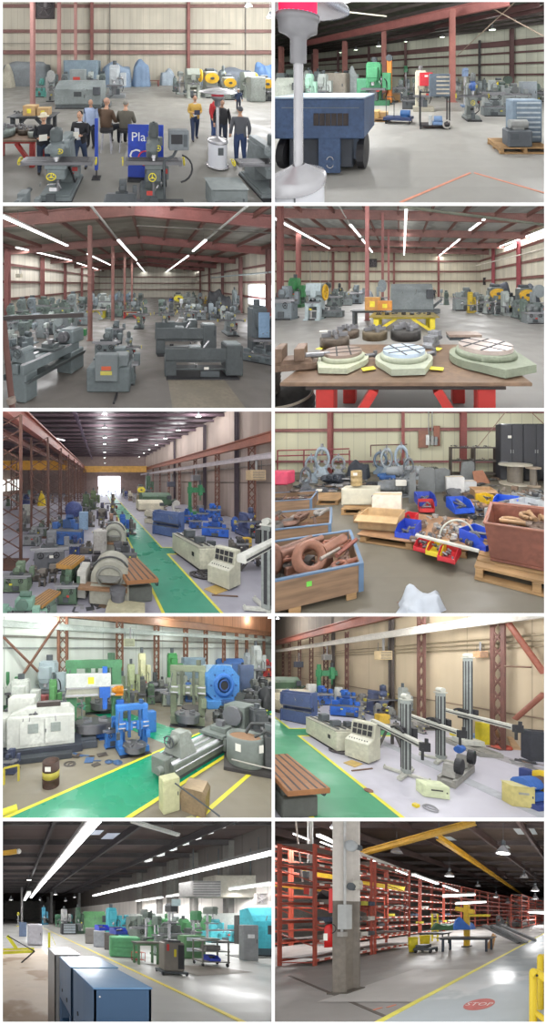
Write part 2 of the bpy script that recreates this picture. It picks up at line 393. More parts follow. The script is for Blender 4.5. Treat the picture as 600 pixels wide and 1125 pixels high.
@kind(.9, .6, 1.75, 'drill press')
def drill_press(t, c=GREEN, cart=False):
    s = t.part
    s('base', B().box(0, 0, 0, .5, .62, .09), c); s('column', B().cyl((0, .18, .09), (0, .18, 1.6), .055), BRIGHT)
    s('table', B().box(0, -.06, .82, .45, .42, .06).cyl((0, .18, .8), (0, .18, .92), .09), IRON)
    h = s('drill_head', B().box(0, 0, 1.35, .28, .62, .26).taper(0, -.02, 1.61, .3, .66, .12, .22, .5), c)
    s('chuck', B().cyl((0, -.16, 1.1), (0, -.16, 1.35), .035).cyl((0, -.16, 1.08), (0, -.16, 1.18), .05, .03), BRIGHT, h)
    s('motor', B().cyl((0, .3, 1.4), (0, .3, 1.68), .11), DGREY, h)
    f = B()
    for i in range(3): a = 2*pi*i/3; f.cyl((.15, -.1, 1.45), (.17, -.1+.16*cos(a), 1.45+.16*sin(a)), .012); f.ball((.17, -.1+.16*cos(a), 1.45+.16*sin(a)), .025)
    s('feed_lever', f, BLACK, h)
@kind(2.2, 1.2, 2.4, 'radial drill')
def radial_drill(t, c=GREEN):
    s = t.part
    s('base', B().box(.1, 0, 0, 1.9, 1, .2), c); s('column', B().cyl((-.5, 0, .2), (-.5, 0, 2.3), .17).cyl((-.5, 0, .2), (-.5, 0, .5), .24), c)
    a = s('arm', B().taper(.2, 0, 1.55, 1.6, .3, .35, 1.5, .24).cyl((-.5, 0, 1.5), (-.5, 0, 1.95), .25), c)
    s('drill_head', B().box(.5, -.16, 1.35, .36, .36, .75).cyl((.5, -.16, 1), (.5, -.16, 1.36), .06), c, a); s('motor', B().cyl((.5, -.16, 2.1), (.5, -.16, 2.4), .12), DGREY, a)
    s('box_table', B().box(.5, -.1, .2, .6, .5, .45), IRON)
@kind(1.3, 1.2, 2.2, 'press')
def flywheel_press(t, c=PALE, fw=(226, 178, 40), guard=False):
    """open-front punch press: C frame, flywheel, ram, bolster"""
    s = t.part
    s('leg', B().prism([(-.6, 0), (-.25, 0), (-.2, .9), (-.5, .9)], -.45, .2, 'x').box(-.35, -.3, 0, .26, .9, .08), c); s('leg', B().prism([(-.6, 0), (-.25, 0), (-.2, .9), (-.5, .9)], .25, .2, 'x').box(.35, -.3, 0, .26, .9, .08), c)
    s('frame', B().prism([(-.55, .8), (.3, .5), (.45, 1.2), (.4, 2.1), (-.35, 2.15), (-.5, 1.7), (-.35, 1.45), (0, 1.35), (0, 1.1), (-.55, 1.0)], -.45, .9, 'x'), c)
    s('bolster', B().box(0, -.35, .98, .8, .5, .08), IRON)
    r = s('ram', B().box(0, -.42, 1.3, .3, .16, .5), c); s('die_shoe', B().cyl((0, -.42, 1.12), (0, -.42, 1.3), .06), IRON, r)
    f = s('flywheel', B().torus((.6, 0, 1.6), .42, .08, 'x', 24, 6).cyl((.56, 0, 1.6), (.64, 0, 1.6), .1), fw) if not guard else s('flywheel_guard', B().disc((.52, 0, 1.6), .52, .18, 'x', 24), fw)
    if not guard:
        b = B()
        for i in range(5): a = 2*pi*i/5; b.cyl((.6, 0, 1.6), (.6, .4*cos(a), 1.6+.4*sin(a)), .04)
        s('spokes', b, fw, f)
    s('motor', B().cyl((-.2, .5, 1.9), (.25, .5, 1.9), .16), DGREY)
@kind(1.0, 1.0, 2.2, 'press')
def front_press(t, c=PALE, fw=(226, 178, 40)):
    """punch press seen with the round flywheel guard towards the viewer"""
    s = t.part
    s('base', B().taper(0, .1, 0, 1.0, .9, .9, .8, .8), c); s('frame', B().box(0, .2, .9, .75, .6, 1.2).taper(0, .2, 2.1, .75, .6, .1, .5, .4), c)
    w = s('flywheel_guard', B().disc((.0, -.22, 1.62), .44, .14, 'y', 24), fw); s('hub', B().cyl((0, -.22, 1.62), (0, -.3, 1.62), .12), DGREY, w)
    s('bolster', B().box(0, -.35, .85, .8, .5, .1), IRON); s('motor', B().cyl((-.25, .3, 2.3), (.25, .3, 2.3), .15), DGREY)
@kind(1.7, 1.2, 1.45, 'grinding machine')
def surface_grinder(t, c=GREY, y=BLACK):
    s = t.part; dk = tuple(int(v*.7) for v in c)
    s('base', B().box(0, 0, 0, 1.25, .8, .72).box(0, -.1, 0, 1.35, .9, .08), c)
    tb = s('table', B().box(0, -.2, .78, 1.6, .34, .1).box(0, -.2, .72, 1.2, .44, .06), steel(140, .35)); s('table_chuck', B().box(0, -.2, .88, .7, .22, .08), DGREY, tb)
    s('column', B().box(.05, .25, .72, .42, .4, .73), c)
    h = s('wheel_head', B().box(.05, -.1, 1.08, .26, .5, .22), c); s('wheel_guard', B().disc((.02, -.34, 1.12), .2, .1, 'y'), dk, h)
    s('motor', B().cyl((.05, .45, 1.2), (.05, .75, 1.2), .14), dk)
    for x in (-.35, .3): s('handwheel', B().wheel((x, -.48, .62), .12, 'y'), y)
    s('control_box', B().box(.72, .1, .65, .24, .24, .55), c)
@kind(2.3, 1.2, 1.5, 'grinding machine')
def cylindrical_grinder(t, c=GREY):
    s = t.part; dk = tuple(int(v*.75) for v in c)
    s('base', B().box(0, 0, 0, 2.1, .9, .75).box(0, -.48, .1, 1.0, .1, .5), c); s('table', B().box(0, -.2, .75, 2.2, .34, .12), IRON)
    s('work_head', B().box(-.75, -.2, .87, .4, .34, .34).cyl((-.55, -.2, 1.05), (-.42, -.2, 1.05), .1), c); s('tailstock', B().box(.7, -.2, .87, .3, .26, .3), c)
    w = s('wheel_head', B().box(.05, .3, .8, .8, .5, .5), c); s('wheel_guard', B().disc((.0, -.02, 1.08), .27, .14, 'y', 20), dk, w); s('motor', B().cyl((-.2, .4, 1.42), (.3, .4, 1.42), .13), dk, w)
    for x in (-.5, .1, .6): s('handwheel', B().wheel((x, -.55, .5), .12, 'y'), dk)
@kind(.8, .5, 1.5, 'cabinet')
def electrical_cabinet(t, c=PALE, vents=0, panel=None, feet=False, top=None):
    s = t.part
    s('body', B().box(0, 0, .06 if feet else 0, .8, .5, 1.44 if feet else 1.5), c)
    d = s('door', B().box(0, -.26, .12, .72, .03, 1.3), c); s('handle', B().box(.28, -.29, .75, .03, .03, .16), DGREY, d)
    if vents:
        b = B()
        for i in range(vents): b.box(-.02, -.28, .25+i*.08, .4, .012, .03)
        s('vent', b, BLACK, d)
    if panel: s('sign_plate', B().box(-.02, -.282, .95, .36, .012, .16), panel, d)
    if top: s('top_panel', B().box(0, 0, 1.5, .84, .54, .03), top)
    if feet: s('plinth', B().box(0, 0, 0, .7, .42, .06), BLACK)
@kind(.95, .9, 1.6, 'control console')
def control_console(t, c=(206, 204, 184)):
    s = t.part
    s('body', B().prism([(-.45, .08), (.45, .08), (.45, 1.6), (.1, 1.6), (-.02, .98), (-.45, .82)], -.47, .94, 'x'), c)
    p = s('instrument_panel', B().prism([(-.01, 1.02), (-.035, 1.02), (.08, 1.56), (.105, 1.56)], -.42, .84, 'x'), (186, 184, 166))
    b = B()
    for i in range(4):
        for j in range(2): b.prism([(-.04+j*.05, 1.07+j*.25), (-.05+j*.05, 1.07+j*.25), (-.008+j*.05, 1.27+j*.25), (.002+j*.05, 1.27+j*.25)], -.38+i*.2, .16, 'x')
    s('meter', b, BLACK, p)
    s('control_desk', B().prism([(-.47, .8), (-.47, .84), (-.03, 1.0), (-.03, .97)], -.45, .9, 'x'), (224, 222, 206))
    b = B()
    for i in range(8): b.cyl((-.35+i*.1, -.3, .89), (-.35+i*.1, -.31, .93), .02, n=6)
    s('switch_row', b, BLACK); s('plinth', B().box(0, 0, 0, .8, .7, .08), BLACK); s('door', B().box(0, -.452, .14, .8, .012, .6), c)
@kind(2.6, 2.0, 2.2, 'machining centre')
def enclosed_machine(t, c=(226, 228, 222), tint=(60, 70, 74), trim=None, windows=2, label_c=None):
    s = t.part
    s('base', B().box(0, 0, 0, 2.5, 1.8, .35), trim or BLACK)
    s('enclosure', B().prism([(-.95, .35), (.9, .35), (.9, 2.0), (-.2, 2.1), (-.7, 1.75), (-.95, 1.5)], -1.28, 2.56, 'x'), c)
    for i in range(windows):
        x = -.5+i*1.0 if windows > 1 else 0
        d = s('door', B().box(x, -.965, .42, .92, .03, 1.05), c); s('window', B().box(x, -.985, .95, .42, .02, .38, c=.01), tint, d); s('handle', B().box(x+(.38 if i == 0 else -.38), -1.0, .85, .03, .04, .25), BLACK, d)
    s('control_pendant', B().box(1.05, -1.02, 1.1, .4, .14, .6), (70, 74, 80)); s('chip_conveyor', B().box(1.5, -.2, .05, .5, .7, .3).prism([(1.3, .3), (1.9, .9), (1.9, 1.05), (1.3, .5)], -.4, .4, 'y'), trim or DGREY)
@kind(3.2, 2.2, 3.4, 'boring mill')
def boring_mill(t, c=GREEN, rc=None, hood=None, hb=None):
    """vertical turret lathe: two housings, cross rail, rams, round table"""
    s = t.part; rc = rc or c; dk = tuple(int(v*.7) for v in c)
    s('base', B().box(0, .2, 0, 2.7, 1.6, .5), c); tb = s('rotary_table', B().cyl((0, -.55, .3), (0, -.55, .62), .95, n=24).cyl((0, -.55, .62), (0, -.55, .72), 1.02, n=24), IRON)
    b = B()
    for i in range(4): a = pi/4+pi/2*i; b.box(.55*cos(a), -.55+.55*sin(a), .72, .5, .14, .12, rz=a)
    s('chuck_jaw', b, steel(140), tb)
    for x in (-1.15, 1.15): s('housing', B().box(x, .35, .5, .5, .8, 2.6), c)
    s('top_beam', B().box(0, .35, 3.0, 2.9, .7, .38), c)
    r = s('cross_rail', B().box(0, -.15, 1.75, 2.9, .3, .5), rc); s('rail_ways', B().box(0, -.31, 2.12, 2.8, .05, .08).box(0, -.31, 1.8, 2.8, .05, .08), BRIGHT, r)
    for x in ((-.45, .5) if not hood else (.5,)):
        h = s('saddle', B().box(x, -.4, 1.7, .55, .25, .62), hb or rc, r); s('ram', B().box(x, -.42, 1.2, .24, .24, 1.9), hb or dk, r)
    if hood: s('hood', B().box(-.3, -.25, 2.2, 2.2, .7, .6), hood); s('logo_panel', B().box(-.2, -.61, 2.35, .3, .012, .3), YEL)
    s('motor', B().cyl((.9, .35, 3.38), (.9, .35, 3.7), .2), dk); s('side_head', B().box(1.3, -.2, 1.0, .4, .5, .55), hb or rc)
    s('pendant', B().box(-1.5, -.7, 1.2, .3, .2, .5).cyl((-1.5, -.7, 1.7), (-1.2, 0, 3.0), .03), DGREY)
@kind(1.4, 1.0, 2.4, 'machine')
def column_machine(t, c=GREEN, mc=None, doors=1):
    """upright machine tool: tall housing, head, table and side motor"""
    s = t.part; mc = mc or DGREY; dk = tuple(int(v*.75) for v in c)
    s('base', B().box(0, -.05, 0, 1.3, 1.0, .25), dk); s('housing', B().box(-.15, .2, .25, .7, .6, 2.0).box(-.15, .2, 2.25, .6, .5, .08), c)
    h = s('spindle_head', B().box(-.15, -.25, 1.45, .5, .4, .6).taper(-.15, -.25, 1.25, .3, .3, .2, .5, .4), c); s('spindle', B().cyl((-.15, -.25, 1.05), (-.15, -.25, 1.26), .08), BRIGHT, h)
    s('table', B().box(-.1, -.25, .8, 1.1, .5, .12).box(-.1, -.2, .25, .4, .4, .55), IRON); s('motor', B().cyl((-.15, .25, 2.3), (-.15, .25, 2.62), .14), mc)
    s('electrical_box', B().box(.48, .1, .8, .4, .5, .95), c); s('handwheel', B().wheel((-.3, -.55, .7), .12, 'y'), mc)
@kind(1.2, .8, 2.1, 'band saw')
def band_saw(t, c=PALE):
    s = t.part
    s('base', B().box(0, 0, 0, .8, .6, .7), c); s('column', B().box(-.42, .05, .7, .26, .4, 1.0), c)
    s('wheel_cover', B().disc((0, -.14, 1.75), .42, .28, 'y', 20), c); s('wheel_cover', B().disc((0, -.14, .55), .4, .28, 'y', 20), c)
    s('table', B().box(.15, 0, .95, .75, .7, .06), IRON); s('blade', B().box(.36, -.02, .98, .02, .006, .7), BRIGHT)
@kind(1.6, 1.4, 1.6, 'tarp-covered machine')
def covered_machine(t, c=(128, 140, 152), seed=0, lump=.25, top=.55):
    t.name = 'covered_machine'; t.solid(B().cloth(1.6, 1.4, 1.5, seed, top=top, lump=lump, fold=.09), mat(c, .6, 0, .25))
@kind(.75, .5, 1.0, 'tool cabinet')
def drawer_cabinet(t, c=(120, 134, 146), n=7, face=(196, 206, 212)):
    s = t.part; s('body', B().box(0, 0, 0, .75, .5, 1.0), c)
    for i in range(n):
        d = s('drawer', B().box(0, -.265, .06+i*.9/n, .66, .04, .9/n-.02), c); s('handle', B().box(0, -.295, .06+(i+.6)*.9/n, .6, .02, .35*.9/n), face, d)
@kind(1.2, 1.0, .14, 'pallet')
def pallet(t, c=None, n=7):
    s = t.part; c = c or WOOD; b = B()
    for i in range(n): b.box(0, -.5+(i+.5)/n, .11, 1.2, .8/n, .025)
    s('deck_boards', b, c); b = B()
    for x in (-.55, 0, .55): b.box(x, 0, .03, .08, 1.0, .08)
    s('stringers', b, c); b = B()
    for y in (-.44, 0, .44): b.box(0, y, 0, 1.2, .1, .03)
    s('bottom_boards', b, c)
@kind(1.2, 1.0, .62, 'crate')
def open_crate(t, c=None, band=(92, 120, 150), h=.5):
    s = t.part; c = c or WOOD
    s('floor_board', B().box(0, 0, .12, 1.16, .96, .03), c)
    for y in (-.49, .49): s('side_panel', B().box(0, y, .12, 1.2, .03, h), c)
    for x in (-.59, .59): s('side_panel', B().box(x, 0, .12, .03, .95, h), c)
    if band: b = B(); [b.box(x*.592, y*.492, .12, .05, .05, h+.01) for x in (-1, 1) for y in (-1, 1)]; b.box(0, -.495, h+.1, 1.22, .04, .03).box(0, .495, h+.1, 1.22, .04, .03).box(-.6, 0, h+.1, .035, 1, .03).box(.6, 0, h+.1, .035, 1, .03); s('corner_bands', b, band)
    b = B(); [b.box(x, 0, 0, .1, 1, .12) for x in (-.5, 0, .5)]; s('runners', b, WOOD)
@kind(.4, .3, .3, 'box')
def carton(t, c=(190, 156, 108), open_=False, tag=None):
    s = t.part
    if not open_: s('box_body', B().box(0, 0, 0, .4, .3, .3, c=.004), c); s('tape', B().box(0, 0, .3, .41, .05, .003, c=.0005), (214, 190, 140))
    else:
        s('box_body', B().box(0, 0, 0, .4, .3, .02).box(0, -.145, 0, .4, .01, .26).box(0, .145, 0, .4, .01, .26).box(-.195, 0, 0, .01, .29, .26).box(.195, 0, 0, .01, .29, .26), c)
        for y in (-1, 1): s('flap', B().bar((-.2, y*.15, .26), (.2, y*.15, .26), .01).hexa([(-.2, y*.15, .25), (.2, y*.15, .25), (.2, y*.26, .2), (-.2, y*.26, .2), (-.2, y*.15, .26), (.2, y*.15, .26), (.2, y*.26, .21), (-.2, y*.26, .21)]), c)
    if tag: s('tag', B().box(0, -.155, .08, .13, .006, .13), tag)
@kind(.3, .4, .16, 'parts bin')
def parts_bin(t, c=BLUE, fill=True):
    s = t.part
    s('bin_shell', B().box(0, 0, 0, .3, .4, .012).prism([(-.2, 0), (.2, 0), (.2, .16), (-.06, .16), (-.2, .08)], -.15, .01, 'x').prism([(-.2, 0), (.2, 0), (.2, .16), (-.06, .16), (-.2, .08)], .14, .01, 'x').box(0, .195, 0, .3, .01, .16).box(0, -.195, 0, .3, .01, .08), mat(c, .35))
    if fill: b = B(); [b.cyl((random.uniform(-.1, .1), random.uniform(-.15, .15), .03+.02*i), (random.uniform(-.1, .1), random.uniform(-.15, .15), .04+.02*i), .02, n=6) for i in range(5)]; s('bin_fill', b, IRON)
@kind(1.8, .9, .85, 'table')
def work_table(t, c=RED, top=(112, 86, 66), brace=True, w=1.8, d=.9, lw=.14):
    s = t.part
    tt = s('table_top', B().box(0, 0, .8, w, d, .05), mat(top, .5, .2, .35, 2)); s('apron', B().box(0, 0, .72, w*.9, d*.85, .08), c)
    for x in (-1, 1):
        for y in (-1, 1): s('leg', B().box(x*w*.4, y*d*.38, 0, lw, lw, .72), c)
        if brace: s('brace', B().bar((x*w*.37, -d*.38, .12), (x*w*.12, -d*.38, .72), .1), c)
@kind(.58, .58, .88, 'drum')
def steel_drum(t, c=(84, 62, 52), band=(200, 186, 80), plate=PAPER):
    s = t.part
    s('drum_shell', B().lathe([(.29, 0), (.29, .28), (.3, .29), (.29, .3), (.29, .58), (.3, .59), (.29, .6), (.29, .88), (.27, .88), (.27, .3), (.001, .3)], n=20), mat(c, .5, .3, .4, 3))
    if band: s('painted_band', B().lathe([(.292, .32), (.293, .32), (.293, .56), (.292, .56)], n=20), band)
    if plate: s('label_plate', B().arc((0, 0, .7), .293, .004, -pi/2-.3, -pi/2+.3, 'z').prism([(-.1, .64), (.1, .64), (.1, .8), (-.1, .8)], -.3, .01, 'y'), plate)
@kind(.3, .3, .42, 'electric motor')
def electric_motor(t, c=(110, 116, 120), ec=None):
    s = t.part; b = B()
    for i in range(7): b.lathe([(.13, -.13+i*.04), (.16, -.13+i*.04), (.16, -.115+i*.04), (.13, -.115+i*.04)], (0, 0, .2), 'x', 14)
    s('motor_body', B().cyl((-.18, 0, .2), (.16, 0, .2), .135, n=16).cyl((-.26, 0, .2), (-.18, 0, .2), .1, .14), c); s('cooling_ribs', b, c); s('shaft', B().cyl((.16, 0, .2), (.32, 0, .2), .025), BRIGHT)
    s('foot', B().box(0, 0, 0, .3, .28, .03).box(0, 0, .03, .2, .16, .08), c); s('terminal_box', B().box(0, -.13, .26, .12, .1, .1), ec or c)
@kind(.7, .4, .8, 'steady rest')
def steady_rest(t, c=(140, 146, 150)):
    s = t.part; s('ring', B().torus((0, 0, .48), .26, .055, 'y', 24, 6), c); s('foot', B().box(0, 0, 0, .6, .3, .1).taper(0, 0, .1, .5, .2, .16, .2, .14), c)
    for i in range(3): a = pi/2+2*pi*i/3; s('jaw', B().bar((.1*cos(a), 0, .48+.1*sin(a)), (.38*cos(a), 0, .48+.38*sin(a)), .07, .09), IRON)
@kind(.4, .4, .2, 'chuck')
def lathe_chuck(t, c=(86, 76, 66), jaws=4):
    s = t.part; m = mat(c, .45, .4, .35, 4); s('chuck_body', B().lathe([(.001, 0), (.2, 0), (.21, .01), (.21, .13), (.2, .14), (.06, .14), (.06, .12), (.001, .12)], n=24), m)
    for i in range(jaws): a = pi/2*4/jaws*i+.4; s('jaw', B().box(.12*cos(a), .12*sin(a), .14, .13, .05, .06, rz=a).box(.08*cos(a), .08*sin(a), .2, .05, .05, .03, rz=a), IRON)
@kind(.7, .75, .2, 'rotary table')
def rotary_table(t, c=(150, 156, 130), top=(178, 164, 152), rot0=.3):
    s = t.part; n = 22
    pts = [(.36*cos(a), .36*sin(a)) for a in [RAD(-35+250*i/n) for i in range(n+1)]]+[(-.2, -.42), (.16, -.44)]
    s('cast_base', B().prism(pts, 0, .07, 'z'), mat(c, .5, .1, .2, 4)); s('raised_ring', B().lathe([(.25, .07), (.3, .07), (.29, .12), (.27, .13), (.25, .13)], n=28), mat(c, .5, .1, .2, 4))
    tp = s('table_top', B().cyl((0, 0, .08), (0, 0, .17), .265, n=32), mat(top, .3, .35, .12, 3)); b = B()
    for o in (-.09, .09):
        b.box(o*cos(rot0), o*sin(rot0), .1695, .022, .5, .004, rz=rot0, c=.0005); b.box(-o*sin(rot0), o*cos(rot0), .1695, .5, .022, .004, rz=rot0, c=.0005)
    s('slots', b, BLACK, tp); s('crank_shaft', B().cyl((.3, .1, .06), (.46, .18, .06), .03).cyl((.44, .17, .02), (.44, .17, .12), .03), IRON)
@kind(.14, .01, .1, 'tag')
def paper_tag(t, c=YEL): t.solid(B().box(0, 0, 0, .14, .1, .006, c=.001), c)
@kind(.5, .35, .25, 'vise')
def machine_vise(t, c=(104, 84, 68)):
    s = t.part; m = mat(c, .5, .4, .35, 4); s('vise_base', B().box(0, 0, 0, .5, .22, .07).taper(0, 0, .07, .42, .2, .04, .36, .18), m); s('fixed_jaw', B().box(-.12, 0, .1, .08, .26, .14), m); s('moving_jaw', B().box(.08, 0, .1, .1, .26, .13), m); s('screw', B().cyl((.1, 0, .12), (.38, 0, .12), .03), IRON)
@kind(.45, .45, 2.2, 'patio heater')
def patio_heater(t):
    s = t.part; W = mat((236, 238, 244), .3, 0, .03)
    s('base_plate', B().lathe([(.001, .03), (.25, .03), (.25, .06), (.001, .06)], n=20), BRIGHT); s('tank_housing', B().cyl((0, 0, .06), (0, 0, .74), .21, n=24), W)
    s('housing_cap', B().lathe([(.225, .7), (.23, .72), (.23, .77), (.2, .8), (.06, .83), (.04, .86)], n=24), BRIGHT); s('warning_label', B().prism([(-.06, .42), (.06, .42), (.06, .62), (-.06, .62)], -.215, .01), (90, 96, 100))
    s('pole', B().cyl((0, 0, .84), (0, 0, 1.72), .038), BRIGHT); bn = s('burner', B().lathe([(.05, 1.7), (.07, 1.74), (.07, 1.86), (.13, 1.92), (.15, 1.94), (.15, 2.0)], n=20), steel(150)); s('emitter_screen', B().cyl((0, 0, 2.0), (0, 0, 2.14), .14, n=20), mat((215, 60, 80), .5), bn)
    s('reflector', B().lathe([(.001, 2.2), (.12, 2.2), (.42, 2.12), (.43, 2.11), (.42, 2.13), (.12, 2.22), (.001, 2.22)], n=28), BRIGHT)
    for i in range(3): a = i*2.1+.5; s('wheel', B().disc((.2*cos(a), .2*sin(a), .03), .03, .02, 'x', 8), BLACK)
@kind(1.0, .1, .8, 'shelf')
def pallet_rack(t, n=6, w=2.4, d=1.0, h=3.0, c=(190, 74, 48), tags=True, shelf=(96, 92, 88), goods=None, base=.12):
    s = t.part
    for x in (-w/2, w/2):
        for y in (-d/2, d/2): s('upright', B().box(x, y, 0, .08, .06, h), c)
        b = B()
        for i in range(int(h/.5)): z = .1+i*.5; b.bar((x, -d/2, z), (x, d/2, z+(.4 if i % 2 else 0)), .03)
        s('lattice', b, c)
    for i in range(n):
        z = base+i*(h-base-.1)/max(1, n-1)
        f = s('shelf_beam', B().box(0, -d/2-.02, z, w, .05, .085).box(0, d/2, z, w, .05, .085), c)
        s('shelf_deck', B().box(0, 0, z+.1, w-.1, d, .02), shelf, f)
        if tags: b = B(); [b.box(-w/2+.15+j*w/6, -d/2-.05, z+.02, w/14, .006, .06, c=.001) for j in range(6)]; s('price_tags', b, (226, 222, 214), f)
@kind(.9, .6, .9, 'cart')
def rolling_cart(t, c=(110, 106, 98), shelves=3, solid=False, w=.9, d=.6, h=.85):
    s = t.part
    for i in range(shelves): s('shelf', B().box(0, 0, .14+i*(h-.18)/max(1, shelves-1), w, d, .035), c)
    for x in (-1, 1):
        for y in (-1, 1): s('post', B().box(x*(w/2-.03), y*(d/2-.03), .1, .04, .04, h-.12), c); s('caster', B().disc((x*(w/2-.05)-.015, y*(d/2-.05), .06), .06, .03, 'x', 10), BLACK)
    if solid: s('cabinet_side', B().box(0, .02, .17, w*.8, d*.8, h-.25), c)
# ---- welding column and boom
@kind(1.6, 1.6, 3.2, 'welding manipulator')
def column_and_boom(t, H=3.2, boomz=1.4, L=3.0, side=.4, c=(214, 214, 206), elev=0, rz=0, feet='x'):
    s = t.part
    b = B()
    if feet == 'x':
        for a in (pi/4, 3*pi/4): b.box(0, 0, .03, 1.5, .16, .1, rz=a)
        for k in range(4): a = pi/4+k*pi/2; b.cyl((.72*cos(a), .72*sin(a), 0), (.72*cos(a), .72*sin(a), .2), .03)
        s('cross_base', b, c)
    else: s('rail_bed', B().box(0, 0, 0, 2.4, .9, .18).box(0, -.3, .18, 2.4, .12, .06).box(0, .3, .18, 2.4, .12, .06), (150, 148, 140)); s('travel_carriage', B().box(0, 0, .24, .8, .8, .25), c)
    m = s('mast', B().box(0, 0, .12, .26, .26, H-.12), (150, 156, 152)); s('mast_ways', B().box(-.07, -.135, .3, .05, .02, H-.45).box(.07, -.135, .3, .05, .02, H-.45).box(.135, -.07, .3, .02, .05, H-.45).box(.135, .07, .3, .02, .05, H-.45).box(-.135, 0, .3, .02, .1, H-.45), DARKST, m); s('top_pulley', B().box(0, 0, H, .34, .34, .05).cyl((-.15, 0, H+.15), (.15, 0, H+.15), .11), c, m)
    cr = s('carriage', B().box(0, -.2, boomz-.25, .46, .16, .5).box(0, .2, boomz-.25, .46, .16, .5), BLACK)
    def X(v): x, y, z = v; z -= boomz; x -= 0; return (x*cos(rz)-(y+.36)*sin(rz), x*sin(rz)+(y+.36)*cos(rz)-.36, z+boomz+x*elev)
    b = B(); b.X = X; b.box((side-.5)*L+.0, -.36, boomz-.1, L, .2, .2); bm = s('boom', b, c)
    b = B(); b.X = X; b.box((side-.5)*L, -.47, boomz-.04, L*.96, .02, .05); s('boom_rail', b, DARKST, bm)
    b = B(); b.X = X; e = side*L; b.box(e+.06, -.36, boomz-.16, .12, .28, .3).cyl((e+.1, -.45, boomz-.05), (e+.1, -.45, boomz-.45), .04).cyl((e+.14, -.36, boomz+.1), (e+.14, -.36, boomz+.3), .05); s('weld_head', b, BLACK, bm)
    b = B(); b.X = X; pts = [(-.3+.1*i, -.36, boomz+.14+.12*sin(i*pi/8)) for i in range(9)]; b.tube(pts, .05); s('cable_chain', b, BLACK, bm)
@kind(1.0, .6, .9, 'machine')
def turning_roll(t, c=(150, 148, 142)):
    s = t.part; s('bed', B().box(0, 0, 0, 1.8, .34, .14).box(0, -.14, .14, 1.8, .06, .06).box(0, .14, .14, 1.8, .06, .06), c)
    for x in (-.55, .6): s('roll_bracket', B().prism([(x-.2, .2), (x+.2, .2), (x+.08, .5), (x-.08, .5)], -.12, .24), c); s('roll', B().disc((x-.0, -.22, .5), .2, .12, 'y', 18), BLACK)
    s('drive_motor', B().cyl((.6, .1, .62), (.9, .1, .62), .1), BLUE)
@kind(.4, .4, 1.2, 'gas bottle')
def fire_extinguisher(t):
    s = t.part; s('bottle', B().lathe([(.001, 0), (.08, 0), (.08, .4), (.06, .47), (.025, .5), (.001, .5)], n=14), mat((200, 30, 30), .3)); s('valve', B().box(0, -.02, .5, .05, .12, .05), BLACK); s('hose', B().arc((.06, -.03, .4), .1, .012, -1.4, 1.4), BLACK); s('label_sticker', B().prism([(-.04, .15), (.04, .15), (.04, .3), (-.04, .3)], -.083, .004), PAPER)
@kind(.6, .6, 1.0, 'machine')
def parts_heap(t, c=(96, 92, 90), seed=0, w=1.0, d=.6, h=.4, cols=None, n=14):
    """a jumble of machine parts on the floor or a pallet: castings, rings, shafts"""
    R = random.Random(seed); cols = cols or [c, (150, 150, 150), (60, 62, 66), (120, 98, 80)]
    bs = [B() for _ in cols]
    for i in range(n):
        b = R.choice(bs); x, y = R.uniform(-w/2, w/2), R.uniform(-d/2, d/2); z = h*.6*R.random()*(1-abs(x)/w); k = R.random(); q = h*R.uniform(.25, .5)
        if k < .3: b.box(x, y, z, q*1.3, q, q*.8, rz=R.uniform(0, 3))
        elif k < .55: a = R.uniform(0, 3); b.cyl((x-q*cos(a), y-q*sin(a), z+q*.3), (x+q*cos(a), y+q*sin(a), z+q*.4), q*.25, n=8)
        elif k < .8: b.torus((x, y, z+q*.5), q*.5, q*.14, R.choice('xyz'), 12, 5)
        else: b.lathe([(.001, 0), (q*.5, 0), (q*.5, q*.3), (q*.25, q*.4), (q*.25, q*.8), (.001, q*.8)], (x, y, z), n=10)
    for k, (b, cc) in enumerate(zip(bs, cols)): t.part(['casting', 'ring', 'shaft', 'housing'][k % 4], b, cc)
# ---- people
def skin(name, P, E, R, m, t, parent=None):
    """one continuous body: joints P, bones E, radii R, grown with a skin"""
    V = np.array([p for p in P], float); W = t.P(V); s = (t.sc[0])
    me = bpy.data.meshes.new(name); me.from_pydata(W.tolist(), E, []); o = bpy.data.objects.new(name, me); COL.objects.link(o)
    mo = o.modifiers.new('s', 'SKIN'); mo.use_smooth_shade = True
    for i, r in enumerate(R): me.skin_vertices[0].data[i].radius = ((r[0]*s, r[1]*s) if isinstance(r, tuple) else (r*s, r*s))
    me.skin_vertices[0].data[0].use_root = True
    o.modifiers.new('d', 'SUBSURF').levels = 1; dg = bpy.context.evaluated_depsgraph_get(); dg.update(); ev = o.evaluated_get(dg); mm = ev.to_mesh()
    b = B(); b.V = [tuple(v.co) for v in mm.vertices]; b.F = [(tuple(p.vertices), 0, True) for p in mm.polygons]; ev.to_mesh_clear(); bpy.data.objects.remove(o)
    return b
